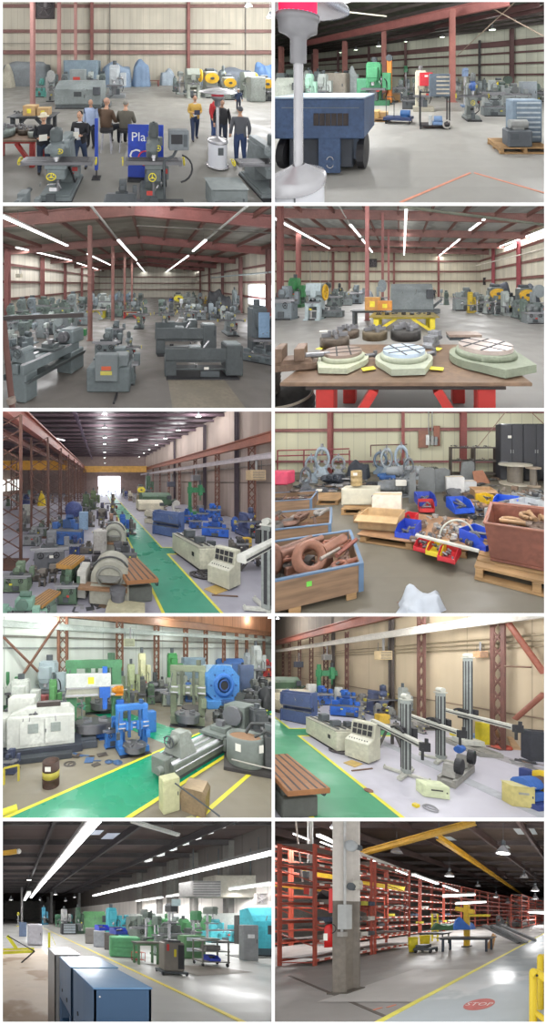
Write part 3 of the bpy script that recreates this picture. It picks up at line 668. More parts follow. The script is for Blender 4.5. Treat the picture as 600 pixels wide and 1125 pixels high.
@kind(.6, .4, 1.75, 'person')
def person(t, top=(90, 90, 96), legs=(44, 48, 64), hair=(70, 52, 40), sk=(206, 160, 132), pose='stand', hat=None, shirt=None, holds=None, shoes=(50, 40, 34), bald=False, vest=None):
    t.name = 'person'
    sit = pose == 'sit'; walk = pose == 'walk'; hipz = .95 if not sit else .62
    L = lambda x: x
    hz = hipz
    P = [(0, 0, hz), (0, 0, hz+.2), (0, .01, hz+.42), (0, .01, hz+.53), (0, -.01, hz+.6), (0, -.02, hz+.7)]
    R = [(.18, .13), (.18, .13), (.21, .14), (.09, .08), (.055, .055), (.05, .05)]
    E = [(0, 1), (1, 2), (2, 3), (3, 4), (4, 5)]
    st = {'stand': (0, 0), 'walk': (.18, -.2), 'sit': (0, 0)}[pose]
    legsP = []
    for k, sx in enumerate((-1, 1)):
        i = len(P)
        if sit: P += [(sx*.1, -.02, hz-.03), (sx*.15, -.45, hz-.02), (sx*.15, -.42, .1), (sx*.16, -.56, .05)]
        else: P += [(sx*.1, 0, hz-.1), (sx*.11, -st[k]*.6-.02, .5), (sx*.12, -st[k]+.02, .1), (sx*.13, -st[k]-.14, .05)]
        R += [.115, .085, .058, (.05, .04)]; E += [(0, i), (i, i+1), (i+1, i+2), (i+2, i+3)]
    arms = []
    for sx in (-1, 1):
        i = len(P)
        if holds: P += [(sx*.2, 0, hz+.47), (sx*.25, .0, hz+.2), (sx*.12, -.24, hz+.2), (sx*.07, -.3, hz+.22)]
        elif sit: P += [(sx*.2, 0, hz+.47), (sx*.26, -.08, hz+.2), (sx*.18, -.3, hz+.15), (sx*.14, -.38, hz+.16)]
        else: P += [(sx*.2, 0, hz+.47), (sx*.27, .02, hz+.2), (sx*.28, -.07, hz-.04), (sx*.28, -.1, hz-.12)]
        R += [.085, .064, .046, .036]; E += [(2, i), (i, i+1), (i+1, i+2), (i+2, i+3)]; arms.append(i)
    b = skin('body', P, E, R, None, t)
    # clothing colours belong to regions of the one body surface
    loc = np.array(b.V); c, q = cos(t.rot), sin(t.rot); d = loc-np.array(t.pos); lx = (d[:, 0]*c+d[:, 1]*q)/t.sc[0]; ly = (-d[:, 0]*q+d[:, 1]*c)/t.sc[1]; lz = d[:, 2]/t.sc[2]
    F = []
    for f, _, sm in b.F:
        z = sum(lz[i] for i in f)/len(f); x = abs(sum(lx[i] for i in f)/len(f)); y = sum(ly[i] for i in f)/len(f)
        mi = 0
        if z > hz+.56: mi = 2
        elif (x > .24 and z < hz-.03 and z > hz-.2 and not sit) or ((holds or sit) and y < -.24 and z > hz+.08): mi = 2
        elif z < .1: mi = 3
        elif z < hz-.02 and (x < .22): mi = 1
        elif sit and z < hz+.07 and y < -.1: mi = 1
        elif shirt and x < .055 and y < -.04 and z > hz+.02: mi = 4
        F.append((f, mi, sm))
    b.F = F; ms = [mat(top, .8, 0, .12, 5), mat(legs, .8, 0, .12, 5), mat(sk, .6), mat(shoes), mat(shirt or top)]
    p = [t.pos[0], max(t.pos[1], RM.Y0), t.pos[2]]; t.o0 = RM.warp([p])[0]
    body = mk('person', b, ms, None, None, t.o0)
    if body is None: return
    body.location = t.o0; t.root = body; t.props(body)
    H = B().ball((0, -.03, hz+.75), .078, .115, n=14, m=10, ry=.095); H.ball((0, -.125, hz+.735), .016, .022, n=6, m=4)
    for sx in (-1, 1): H.ball((sx*.08, -.02, hz+.745), .014, .028, n=6, m=4)
    t.part('head', H, mat(sk, .6)); f = B(); [f.ball((sx*.03, -.118, hz+.762), .011, n=6, m=4) for sx in (-1, 1)]; f.box(0, -.122, hz+.69, .045, .01, .008)
    t.part('face_features', f, (70, 40, 36))
    for sx in (-1, 1):
        h = B(); a = P[arms[0 if sx < 0 else 1]+3]
        for k in range(4): h.cyl((a[0]+(k-1.5)*.018, a[1]-.01, a[2]), (a[0]+(k-1.5)*.018, a[1]-.05, a[2]-.06+.008*abs(k-1.5)), .009, .007, n=6)
        h.cyl((a[0]-sx*.03, a[1], a[2]+.01), (a[0]-sx*.06, a[1]-.04, a[2]-.02), .011, .008, n=6)
        t.part('fingers', h, mat(sk, .6))
    if hat: t.part('hat', B().lathe([(.001, .0), (.15, .0), (.17, .02), (.09, .015), (.09, .1), (.07, .12), (.001, .11)] if hat[1] == 'brim' else [(.001, .09), (.06, .08), (.085, .03), (.09, 0), (.001, 0)], (0, -.03, hz+.79), n=16).box(0, -.14 if hat[1] != 'brim' else -.05, hz+.795, .11, .1, .012), hat[0])
    elif not bald: t.part('hair', B().ball((0, 0, hz+.785), .085, .09, n=12, m=8, ry=.095), mat(hair, .8))
    if holds:
        q = T('paper' if holds[1] == 'paper' else 'clipboard', '%s held by the %s' % ('sheet of white paper' if holds[1] == 'paper' else 'dark blue clipboard', holds[2]), 'paper' if holds[1] == 'paper' else 'clipboard', t.pos, t.rot, t.sc)
        q.solid(B().box(0, -.36, hz+.16, .22, .015, .18), holds[0])
# ------------------------------------------------------------------ room pieces
def bx(name, x0, x1, y0, y1, z0, z1, m):
    return struct(name, B().add([(x, y, z) for z in (z0, z1) for x, y in ((x0, y0), (x1, y0), (x1, y1), (x0, y1))], [(3, 2, 1, 0), (4, 5, 6, 7), (0, 1, 5, 4), (1, 2, 6, 5), (2, 3, 7, 6), (3, 0, 4, 7)]), m)
def concrete(c, noise=.12, rough=.5, patch=None): return mat(c, rough, 0, noise, kind='concrete', aux=patch)
def siding(c, ax=0, pitch=.3, gr=.1, noise=.1): return mat(c, .7, 0, noise, kind='siding', aux=(ax, pitch, gr))
def ibeam(b, x, y, z0, z1, w=.22, d=.22, t=.03):
    b.box(x, y-d/2, z0, w, t, z1-z0, c=0).box(x, y+d/2, z0, w, t, z1-z0, c=0).box(x, y, z0, t, d, z1-z0, c=0); return b
STEELRED = (132, 92, 84)
def column(x, y, h, w=.22, c=STEELRED, plate=True):
    b = ibeam(B(), x, y, 0, h, w, w*1.1)
    if plate: b.box(x, y, 0, w*1.7, w*1.7, .03)
    return struct('column', b, mat(c, .6, 0, .2))
def column_px(px, py, h, wpx, c=STEELRED, **k):
    x, y = RM.g(px, py); return column(x, y, h, wpx/RM.s_(py), c, **k)
def beam(name, p, q, w, h, m):
    """rolled steel beam: two flanges and a web"""
    b = B(); P, Q = Vector(p), Vector(q); u = Vector((0, 0, h/2))
    b.bar(P+u, Q+u, w, h*.12).bar(P-u, Q-u, w, h*.12).bar(P, Q, w*.2, h); return struct(name, b, m)
def lattice_column(x, y, h, w=.5, c=(120, 66, 54), ax=0, name='column'):
    """two channels laced with a zigzag of flat bars"""
    b = B(); o = (lambda k: (x+k, y)) if ax == 0 else (lambda k: (x, y+k)); n = max(3, int(h/.7))
    for k in (-w/2, w/2): px, py = o(k); b.box(px, py, 0, .14 if ax == 0 else .1, .1 if ax == 0 else .14, h, c=0)
    for i in range(n):
        a, e = (-w/2, w/2) if i % 2 else (w/2, -w/2); b.bar((*o(a), i*h/n), (*o(e), (i+1)*h/n), .07, .05); b.bar((*o(e), i*h/n), (*o(a), (i+1)*h/n), .07, .05)
    b.box(x, y, 0, w*1.3, w*1.3, .04); return struct(name, b, mat(c, .6, 0, .25))
def tube(label, p, q, power=20, w=.12, es=2.5, housing=(190, 190, 186), group='ceiling tube lights', on=True, drop=True):
    """a run of fluorescent tubes hung under the roof"""
    t = T('tube_light', label, 'ceiling light', p, 0, 1, group); P, Q = np.array(p, float), np.array(q, float)
    L = lambda v, dz=0: tuple(np.array(v, float)-P+(0, 0, dz))
    t.part('housing', B().bar(L(p, w*.5), L(q, w*.5), w*1.5, w*.5), housing)
    t.part('tube', B().bar(L(p), L(q), w, w*.6), emis(s=es) if on else (210, 210, 205))
    if drop: t.part('hanger', B().cyl(L(p*0+P+(Q-P)*.15, w*.5), L(P+(Q-P)*.15, w*.5+.6), .012, n=4).cyl(L(P+(Q-P)*.85, w*.5), L(P+(Q-P)*.85, w*.5+.6), .012, n=4), DGREY)
    if on and power: lamp(tuple(P-(0, 0, w)), power, q=tuple(Q-(0, 0, w)))
def tube_px(label, a, b, Ya, Yb, power=20, wpx=None, **k):
    """tube between two picture points lying at distances Ya, Yb"""
    f = lambda p, Y: (RM.at(p[0], Y), Y, RM.h-(p[1]-RM.yh)*Y/RM.f)
    p, q = f(a, Ya), f(b, Yb)
    if wpx: k['w'] = wpx*(Ya+Yb)/2/RM.f
    tube(label, np.array(p), np.array(q), power, **k)
def bay(label, px, py, Y, power=6, r=.28, es=6, on=True, col=(255, 255, 250), group='high bay lamps', wpx=None):
    z = RM.h-(py-RM.yh)*Y/RM.f; x = RM.at(px, Y)
    if wpx: r = wpx/2*Y/RM.f
    t = T('high_bay_lamp', label, 'ceiling light', (x, Y, z), 0, r/.28, group)
    t.part('reflector', B().lathe([(.06, .32), (.1, .28), (.22, .14), (.28, 0), (.27, 0), (.2, .13)], n=16), steel(150)); t.part('bulb', B().lathe([(.001, .02), (.25, .02), (.25, .03), (.001, .03)], n=16), emis(col, es) if on else (200, 200, 196)); t.part('ballast', B().cyl((0, 0, .32), (0, 0, .5), .08), DGREY); t.part('cord', B().cyl((0, 0, .5), (0, 0, 1.2), .012, n=4), DGREY)
    if on and power: lamp((x, Y, z-.12*r/.28), power, r)
def wall_fan(label, px, py, Y, wpx, c=(52, 44, 46)):
    w = wpx*Y/RM.f; z = RM.h-(py-RM.yh)*Y/RM.f
    t = T('wall_fan', label, 'fan', (RM.at(px, Y), Y, z), 0, w)
    t.part('fan_frame', B().box(0, .08, -.5, 1, .06, 1).box(-.47, 0, -.5, .06, .2, 1).box(.47, 0, -.5, .06, .2, 1).box(0, 0, .44, 1, .2, .06).box(0, 0, -.5, 1, .2, .06), c); b = B()
    for i in range(5): a = 2*pi*i/5; b.bar((.08*cos(a), 0, .08*sin(a)), (.38*cos(a+.2), 0, .38*sin(a+.2)), .16, .02)
    t.part('blades', b, (110, 104, 106)); t.part('hub', B().cyl((0, -.04, 0), (0, .04, 0), .1), c); t.part('guard_ring', B().torus((0, -.08, 0), .42, .012), (90, 84, 84))
def unit_heater(label, px, py, Y, wpx, c=(190, 176, 130)):
    w = wpx*Y/RM.f; z = RM.h-(py-RM.yh)*Y/RM.f
    t = T('unit_heater', label, 'heater', (RM.at(px, Y), Y, z), 0, w)
    t.part('casing', B().box(0, 0, -.35, 1, .6, .7), c); b = B()
    for i in range(6): b.box(0, -.31, -.28+i*.1, .8, .02, .035)
    t.part('louvres', b, DGREY); t.part('hanger', B().cyl((-.4, 0, .35), (-.4, 0, 1.0), .02, n=5).cyl((.4, 0, .35), (.4, 0, 1.0), .02, n=5), DGREY); t.part('flue_pipe', B().cyl((.1, .1, .35), (.1, .1, 1.4), .08), (150, 150, 150))
def text(b, s, x, z, size, y=0, mi=0, t=.004, flat=False):
    """raised lettering standing in the x-z plane"""
    c = bpy.data.curves.new('lettering', 'FONT'); c.body = s; c.size = size; c.align_x = 'CENTER'; c.resolution_u = 2
    o = bpy.data.objects.new('lettering', c); COL.objects.link(o); dg = bpy.context.evaluated_depsgraph_get(); dg.update(); me = o.evaluated_get(dg).to_mesh()
    vs = [((v.co.x+x, v.co.y+z, y) if flat else (v.co.x+x, y, v.co.y+z)) for v in me.vertices]; fs = [tuple(p.vertices) for p in me.polygons]
    bpy.data.objects.remove(o); b.add(vs, fs, mi); return b
def thing_box(name, label, cat, x, y, z, w, d, h, m, rot=0, group=None):
    t = T(name, label, cat, (x, y, z), RAD(rot), 1, group); return t
def on(t, x, y, z):
    """workshop point of a spot on a thing (its own frame)"""
    q = t.P(np.array([[x, y, z]], float))[0]; return tuple(q)
def set_on(fn, label, base, x, y, z, sc=1, rot=0, name=None, group=None, cat=None, **kw):
    t = T(name or fn.__name__, label, cat or fn.cat, on(base, x, y, z), base.rot+RAD(rot), sc, group); fn(t, **kw); return t
L0, L1, R0, R1 = 3, 298.5, 302, 598
ROWS = [(2.2, 222.5), (226.2, 448.3), (452, 673.7), (677.2, 898.4), (902.2, 1122.6)]
# the white cabinet round the ten workshops
WHITE = mat((255, 255, 255), .6, 0, 0)
def board(name, px0, px1, py0, py1, d0, d1):
    X = lambda p: (p-300)/100; Z = lambda p: (562.5-p)/100
    return struct(name, B().add([(x, y, z) for z in (Z(py1), Z(py0)) for x, y in ((X(px0), d0), (X(px1), d0), (X(px1), d1), (X(px0), d1))], [(3, 2, 1, 0), (4, 5, 6, 7), (0, 1, 5, 4), (1, 2, 6, 5), (2, 3, 7, 6), (3, 0, 4, 7)]), WHITE, raw=True)
DEEP = 11.5
for i, (a, b_) in enumerate(((-20, L0), (L1, R0), (R1, 620))): board('trim_%d' % (i+1), a, b_, -20, 1145, -.1, DEEP)
yy = [-20]+[v for r in ROWS for v in r]+[1145]
for i in range(6):
    for j, (a, b_) in enumerate(((L0, L1), (R0, R1))): board('trim_%d' % (4+2*i+j), a, b_, yy[2*i], yy[2*i+1], -.1, DEEP)
board('wall_back', -20, 620, -20, 1145, DEEP, DEEP+.1)
def zpx(py, Y): return RM.h-(py-RM.yh)*Y/RM.f
def ptz(px, py, z):
    """point at height z seen at (px,py)"""
    Y = RM.f*(z-RM.h)/(RM.yh-py); return (RM.at(px, Y), Y, z)
def pty(px, py, Y): return (RM.at(px, Y), Y, zpx(py, Y))
def vwall(name, p, q, z0, z1, m, t=.15):
    """wall standing between two ground points"""
    P, Q = Vector((*p, 0)), Vector((*q, 0)); n = (Q-P).normalized().cross(Vector((0, 0, 1)))*t
    if n.y < 0: n = -n
    c = [P, Q, Q+n, P+n]; return struct(name, B().hexa([(v.x, v.y, z0) for v in c]+[(v.x, v.y, z1) for v in c]), m)
def strip(name, p, q, w, m, z=.006, t=.003):
    b = B(); P, Q = Vector((*p, 0)), Vector((*q, 0)); u = (Q-P).normalized(); n = Vector((-u.y, u.x, 0))*w/2
    c = [P-n, Q-n, Q+n, P+n]; b.hexa([(v.x, v.y, z-.004) for v in c]+[(v.x, v.y, z) for v in c]); return struct(name, b, m)
def strip_px(name, a, b, w, m, **k): return strip(name, RM.g(*a), RM.g(*b), w, m, **k)
def floor(m, x0=-70, x1=70, y1=110): return struct('floor', B().add([(x0, 1, 0), (x1, 1, 0), (x1, y1, 0), (x0, y1, 0)], [(0, 1, 2, 3)]), m)
def pipe(name, p, q, r, m): return struct(name, B().cyl(p, q, r, n=8), m)
def thing(name, label, cat, px, py, rot=0, z=0, group=None, sc=1):
    x, y = RM.g(px, py, z); return T(name, label, cat, (x, y, z), RAD(rot), sc, group)
def row(items, group=None):
    """items: (kind, label, px, py, hpx, colour[, wpx, rot, extra])"""
    for it in items:
        fn, lb, px, py, h, c = it[:6]; w = it[6] if len(it) > 6 else h*.62; r = it[7] if len(it) > 7 else 0; e = it[8] if len(it) > 8 else {}
        place(fn, lb, px, py, h, rot=r, wpx=w, c=c, **e)
def roof_lights(pts, power, z=40):
    """the hall's own roof lamps that hang above the opening's edge"""
    for x, Y in pts: lamp((x, Y, z), power, .12)
R = random.Random(5); FARK = [surface_grinder, vertical_mill, drill_press, flywheel_press, column_machine, band_saw, cylindrical_grinder, front_press]
def far_row(n, x0, x1, y0, y1, h0, h1, cols, seed, where, names=None):
    R = random.Random(seed)
    for i in range(n):
        px = x0+(x1-x0)*(i+.5)/n+R.uniform(-1, 1); py = y0+(y1-y0)*(i+.5)/n+R.uniform(-1, 1); h = R.uniform(h0, h1); fn = R.choice(FARK); c = R.choice(cols); od = ['first', 'second', 'third', 'fourth', 'fifth', 'sixth', 'seventh', 'eighth', 'ninth', 'tenth', 'eleventh', 'twelfth', 'thirteenth', 'fourteenth', 'fifteenth', 'sixteenth'][i]
        cn = min((('grey', (120, 128, 130)), ('pale', (190, 192, 188)), ('green', (80, 130, 96)), ('blue', (60, 100, 170)), ('dark', (60, 62, 66)), ('yellow', (210, 180, 60)), ('brown', (120, 90, 70)), ('teal', (60, 150, 150)), ('red', (170, 60, 50)), ('pale', (216, 214, 200))), key=lambda k: sum((a-b)**2 for a, b in zip(k[1], c)))[0]
        place(fn, '%s %s, %s from the left %s' % (cn, fn.cat, od, where), px, py, h, c=c, wpx=h*fn.w/fn.h*.85, group='machines '+where, **(dict(fw=tuple(int(v*.8) for v in c)) if fn in (front_press, flywheel_press) else {}))
GR = [(126, 136, 138), (150, 160, 160), (112, 124, 122), (138, 150, 156), (176, 184, 180), (104, 120, 112)]
# ================================================================== 1: auction crowd in the machine hall
RM = Room((L0, ROWS[0][0], L1, ROWS[0][1]), (150, 68), 3.3, 3.2, tag='top-left view', lim=(-99, 99, 34))
roof_lights([(-6, 8), (6, 8), (-10, 16), (0, 14), (10, 16), (-14, 27), (0, 27), (14, 27)], 4.2)
WY = 34.4
struct('floor', B().add([(-60, 2, 0), (60, 2, 0), (60, 36, 0), (-60, 36, 0)], [(0, 1, 2, 3)]), concrete((132, 130, 124), .14))
bx('wall_back', -26, 26, WY, WY+.2, 0, 13.5, siding((188, 182, 166), 0, 1.0, .06, .2))
for i, (z, w) in enumerate(((11.7, .45), (7.9, .45), (4.75, .55))): beam('beam', (-22, WY-.2, z), (22, WY-.2, z), .3, w, mat((118, 84, 78), .6, 0, .25))
for px in (101, 207): x = RM.at(px, WY-.4); column(x, WY-.4, 13.2, .42, (124, 76, 70))
for px, py, w in ((36, 117, 4), (65, 100, 3.2), (83, 95, 2.6)): column_px(px, py, 13, w, (168, 124, 118))
for px in (121, 269): x = RM.at(px, WY-.1); bx('trim_pipe', x-.06, x+.06, WY-.35, WY-.2, 0, 13, (84, 78, 72))
bx('trim_conduit', -20, 14, WY-.4, WY-.33, 6.0, 6.1, (110, 104, 98))
wall_fan('square black exhaust fan high on the back wall', 49, 10, WY-.6, 21)
bay('lit round high bay lamp at the upper right', 273, 7, 20, 60, wpx=8); bay('white bay lamp cut by the right picture edge', 297, 20, 18, 0, wpx=8)
# back row under tarps
P_ = place
P_(covered_machine, 'long low machine under grey tarp at the far left wall', 30, 95, 30, c=(118, 124, 128), wpx=52, dk=.5, seed=1, top=.85, lump=.12)
P_(covered_machine, 'beige tarp heap cut by the left picture edge', 6, 95, 26, c=(170, 166, 150), wpx=18, dk=.8, seed=2)
P_(covered_machine, 'blue tarp draped between the orange part and the back wall', 128, 96, 29, c=(120, 138, 158), wpx=34, dk=.6, seed=3, top=.8, lump=.15)
P_(covered_machine, 'peaked blue tarp left of the standing sheet metal', 155, 95.5, 31, c=(108, 130, 156), wpx=20, dk=.8, seed=4, top=.7, lump=.15)
P_(covered_machine, 'dark blue tarp behind the pale presses right of the centre', 222, 95.5, 22, c=(92, 104, 118), wpx=34, dk=.6, seed=5, top=.85, lump=.15)
P_(covered_machine, 'grey tarp behind the yellow flywheels', 258, 95.5, 22, c=(104, 112, 122), wpx=36, dk=.6, seed=6, top=.85, lump=.15)
P_(covered_machine, 'bright blue tarp at the far right wall', 291, 99, 32, c=(84, 116, 158), wpx=24, dk=.8, seed=7)
P_(electrical_cabinet, 'tall dull blue machine cabinet behind the big grey machine', 91, 96, 30, c=(124, 142, 154), wpx=38, name='machine_cabinet', cat='machine', vents=5)
P_(covered_machine, 'crumpled sheet metal leaning at the back wall', 184, 94, 19, c=(150, 162, 172), wpx=16, dk=.5, seed=9, top=.8)
P_(column_machine, 'white and grey machine with red decal beside the blue tarp', 128, 108, 38, c=(188, 194, 198), wpx=22)
P_(surface_grinder, 'small teal grinder beside the first red column', 45, 107, 21, c=(96, 168, 158), wpx=14)
P_(band_saw, 'black and white upright saw left of the big grey machine', 56, 112, 34, c=(150, 152, 150), wpx=12)
g = P_(enclosed_machine, 'big grey covered gear machine standing behind the seated men', 90, 120, 34, c=(130, 138, 138), wpx=52, windows=1, tint=(60, 64, 66), trim=(90, 96, 98))
P_(electrical_cabinet, 'grey sheet hood with red badge on top of machine row', 86, 108, 32, c=(140, 148, 148), wpx=17, panel=(190, 60, 50), name='hood_cabinet', cat='cabinet')
for px, py, h, c, fn, lb in ((198, 104, 26, (128, 134, 130), drill_press, 'small grey grinder on pedestal beside the red steel column'), (211, 108, 34, (160, 166, 156), flywheel_press, 'pale punch press above the yellow jacket man'), (232, 108, 30, (150, 156, 150), front_press, 'pale press with yellow guard right of the yellow jacket man'), (244, 104, 32, (138, 148, 146), vertical_mill, 'grey milling machine under the grey tarp row'), (252, 110, 26, (140, 146, 140), front_press, 'press with round yellow guard beside the white cap man'), (272, 108, 30, (150, 158, 150), flywheel_press, 'pale press right of the white cap man'), (281, 112, 28, (146, 152, 146), electrical_cabinet, 'grey cabinet between two presses at right'), (292, 112, 26, (130, 136, 132), front_press, 'press with yellow guard at the right picture edge')):
    P_(fn, lb, px, py, h, c=c, wpx=h*.6)
t = T('display_table', 'low red bar of parts at the back wall', 'table', (*RM.g(168, 95), 0)); work_table(t, c=(120, 60, 56), w=1.8, d=.5, brace=False)
# stool seats and the men on them
def stool(t, c=BLACK):
    t.part('seat', B().cyl((0, 0, .6), (0, 0, .68), .2, n=16), c)
    for i in range(4): a = pi/4+i*pi/2; t.part('leg', B().cyl((.22*cos(a), .22*sin(a), 0), (.14*cos(a), .14*sin(a), .6), .018, n=6), BRIGHT)
stool.w, stool.h, stool.d, stool.cat = .45, .68, .45, 'stool'
P_(stool, 'black stool under the man in the brown jacket', 117, 170, 30); P_(stool, 'black stool under the man in the grey jacket', 137, 169, 29)
P_(person, 'man in brown jacket sitting on a stool, back turned', 117, 168, 62, rot=150, pose='sit', top=(92, 72, 56), legs=(36, 40, 52), hair=(190, 150, 130))
P_(person, 'grey haired man in grey jacket seated beside the blue banner', 138, 168, 60, rot=165, pose='sit', top=(100, 96, 86), legs=(38, 40, 46), hair=(150, 148, 140))
P_(person, 'man in black coat and cowboy hat reading papers', 48, 196, 70, rot=20, top=(38, 40, 46), legs=(52, 62, 84), hat=((226, 216, 190), 'brim'), holds=(PAPER, 'paper', 'cowboy hat man'))
P_(person, 'dark haired man in black jacket over white shirt walking', 88, 193, 70, rot=-10, pose='walk', top=(38, 38, 42), legs=(56, 70, 96), shirt=(222, 224, 230), hair=(40, 32, 28), holds=(PAPER, 'paper', 'dark haired man in white shirt'))
P_(person, 'bald man in pale blue shirt and black trousers', 100, 168, 56, rot=-20, top=(166, 182, 212), legs=(40, 42, 50), bald=True)
P_(person, 'man in yellow jacket walking with a clipboard', 214, 156, 50, rot=0, pose='walk', top=(206, 168, 84), legs=(48, 60, 88), shirt=(226, 226, 226), hair=(60, 44, 36), holds=((50, 56, 84), 'clipboard', 'man in yellow jacket'))
P_(person, 'person in red top and jeans behind the patio heater', 236, 158, 54, rot=40, top=(190, 50, 56), legs=(60, 84, 130))
P_(person, 'person in black jacket beside the patio heater', 244, 158, 54, rot=-20, top=(40, 40, 44), legs=(48, 56, 76))
P_(person, 'person in grey hooded jacket and jeans, back turned', 264, 184, 66, rot=170, top=(96, 98, 104), legs=(54, 72, 112), hair=(92, 94, 100))
P_(person, 'man in navy jacket and white cap among presses', 262, 122, 24, rot=0, top=(44, 58, 86), hat=((240, 240, 240), 'cap'))
# red table with tooling, crates behind
tb = P_(work_table, 'red welded table of tooling at the left edge', 18, 184, 39, wpx=64, top=(120, 100, 84), d=1.1)
set_on(lathe_chuck, 'flat grey rotary plate on the red table', tb, -.35, -.1, .86, 1.6, c=(130, 140, 136)); set_on(lathe_chuck, 'dark chuck at the middle of the red table', tb, .25, .1, .86, 1.1); set_on(lathe_chuck, 'pale round plate near the cowboy hat man', tb, .72, -.15, .86, 1.2, c=(150, 156, 150)); set_on(lathe_chuck, 'dark chuck at the rear of the red table', tb, -.1, .35, .86, 1.1)
t2 = P_(work_table, 'black steel bench carrying wooden boxes behind the red table', 38, 146, 22, wpx=50, c=(52, 56, 60), top=(70, 74, 78))
set_on(carton, 'left wooden box on the black bench', t2, -.1, -.1, .85, (1.5, 1.4, 1.6), tag=YEL); set_on(carton, 'right wooden box on the black bench', t2, .45, -.1, .85, (1.4, 1.4, 1.2), tag=YEL)
set_on(parts_heap, 'heap of dark tooling on the black bench', t2, -.65, 0, .85, .7, name='tooling_heap', cat='tools', h=.3)
# banner
x, y = RM.g(160, 198); t = T('banner_stand', 'blue roll-up banner with white lettering beside the centre mill', 'banner', (x, y, 0), RAD(-4)); s = RM.s_(198); W, H = 39/s, 58/s
t.part('banner_sheet', B().box(0, 0, .08, W, .02, H, c=.002), (30, 66, 180)); t.part('foot', B().box(0, 0, 0, W, .3, .08), BLACK)
t.part('lettering', text(text(B(), 'Pla', -.2, H-.38, .36, -.018), 'C', -.3, H-.95, .5, -.018), (240, 244, 250)); t.part('logo_ring', B().torus((0, -.02, H*.42), .2, .02), (220, 60, 70))
x, y = RM.g(106, 196); t = T('banner_post', 'thin upright blue panel seen edge-on beside the left mill', 'sign', (x, y, 0)); t.part('panel', B().box(0, 0, .25, .09, .1, 1.45), (30, 70, 180)); t.part('foot', B().box(0, 0, 0, .24, .24, .03).cyl((0, 0, .03), (0, 0, .3), .02), BLACK)
P_(patio_heater, 'tall steel patio heater with white tank housing', 239, 188, 91, wpx=22)
# front machines
P_(vertical_mill, 'grey knee mill with yellow handwheels in front of the walking men', 67, 232, 100, wpx=84)
P_(vertical_mill, 'grey knee mill with round motor beside the display screen', 168, 236, 108, wpx=66, c=(104, 112, 112))
x, y = RM.g(196, 236); t = T('readout_screen', 'grey digital readout screen on an arm beside the centre mill', 'screen', (x, y, 1.2)); t.part('screen_case', B().box(0, 0, .22, .42, .18, .42), (110, 116, 120)); t.part('screen', B().box(-.05, -.095, .36, .24, .01, .2), BLACK); t.part('keypad', B().box(.13, -.095, .3, .08, .01, .26), DGREY); t.part('support_arm', B().tube([(0, .05, .25), (-.1, .05, .05), (-.3, .05, -.05), (-.3, .05, -1.2)], .03), DGREY); t.part('cable', B().arc((.0, 0, -.2), .3, .02, -1.4, 1.3), BLACK)
P_(vertical_mill, 'large grey mill with long table at the right picture edge', 293, 228, 90, wpx=84, c=(120, 128, 130))
P_(electrical_cabinet, 'low grey steel box at the bottom right corner', 248, 232, 34, wpx=40, c=(126, 134, 134), name='steel_box', top=(140, 148, 148))
P_(surface_grinder, 'grey grinder cut by the bottom left corner', 22, 246, 44, wpx=46, c=(112, 120, 122))
P_(engine_lathe, 'dark grey lathe along the bottom picture edge', 190, 262, 56, wpx=170, c=(70, 76, 80))
P_(surface_grinder, 'small grey tailstock bench between the two front mills', 134, 238, 38, wpx=34, c=(92, 98, 102), dk=.5)

far_row(9, 188, 296, 101, 106, 16, 26, GR+[(190, 170, 70)], 201, 'among the presses'); far_row(5, 50, 120, 101, 103, 18, 26, GR, 202, 'by the grey gear machine')
# ================================================================== 2: hall with the patio heater close by
RM = Room((R0, ROWS[0][0], R1, ROWS[0][1]), (450, 86), 1.9, 1.2, tag='top-right view', gain=1.3)
roof_lights([(-2, 5), (4, 7), (-8, 12), (6, 14), (-16, 24), (0, 24), (14, 22)], 2.4)
floor(concrete((160, 158, 152), .12), y1=80)
WA, WB = Vector((24, 23.5, 0)), Vector((-42, 75, 0)); WD = (WB-WA).normalized(); WN = Vector((-WD.y, WD.x, 0)); WN = WN if WN.y < 0 else -WN
vwall('wall_back', WA[:2], WB[:2], 0, 9, siding((206, 208, 190), 0, 1.1, .05, .12))
for z, hh in ((2.4, .22), (3.9, .22), (5.4, .22), (6.7, .7)): beam('beam', WA+WN*.3+Vector((0, 0, z)), WB+WN*.3+Vector((0, 0, z)), .3, hh, mat((104, 72, 70), .6, 0, .2))
for k in (4, 12.5, 21.5, 31, 41, 52, 64): p = WA+WD*k+WN*.5; column(p.x, p.y, 8.6, .45, (96, 66, 64))
for k in (17, 36): p = WA+WD*k+WN*.4; column(p.x, p.y, 7.5, .3, (60, 58, 58))
struct('ceiling', B().add([(-70, 3, 8.9), (60, 3, 8.9), (60, 80, 8.9), (-70, 80, 8.9)], [(0, 1, 2, 3)]), siding((92, 96, 80), 0, 1.2, .3, .2))
for k in range(12):        # purlins and rafters under the roof
    p = WA+WN*(2+k*2.1); beam('beam', (p.x+20*-WD.x, p.y+20*-WD.y, 8.55), (p.x+70*WD.x, p.y+70*WD.y, 8.55), .16, .3, (78, 70, 66))
RF = mat((166, 104, 98), .6, 0, .2)
beam('beam', ptz(330, 49, 7.6), ptz(560, 0, 7.6), .35, .75, RF)
for a in ((478, 30), (545, 20), (420, 45)): p = ptz(*a, 8.3); beam('beam', p, (p[0]+8, p[1]-9, 8.3), .25, .5, (92, 62, 60))
for px, py, w in ((497, 112, 6), (422, 104, 5), (379, 100, 4.6), (347, 97, 4), (309, 98, 4)): column_px(px, py, 7.4, w, (158, 102, 92))
pipe('trim_brace_rod', pty(566, 2, 20), pty(497, 66, 30), .05, (190, 170, 150)); pipe('trim_brace_rod', pty(535, 6, 20), pty(598, 40, 18), .05, (190, 170, 150))
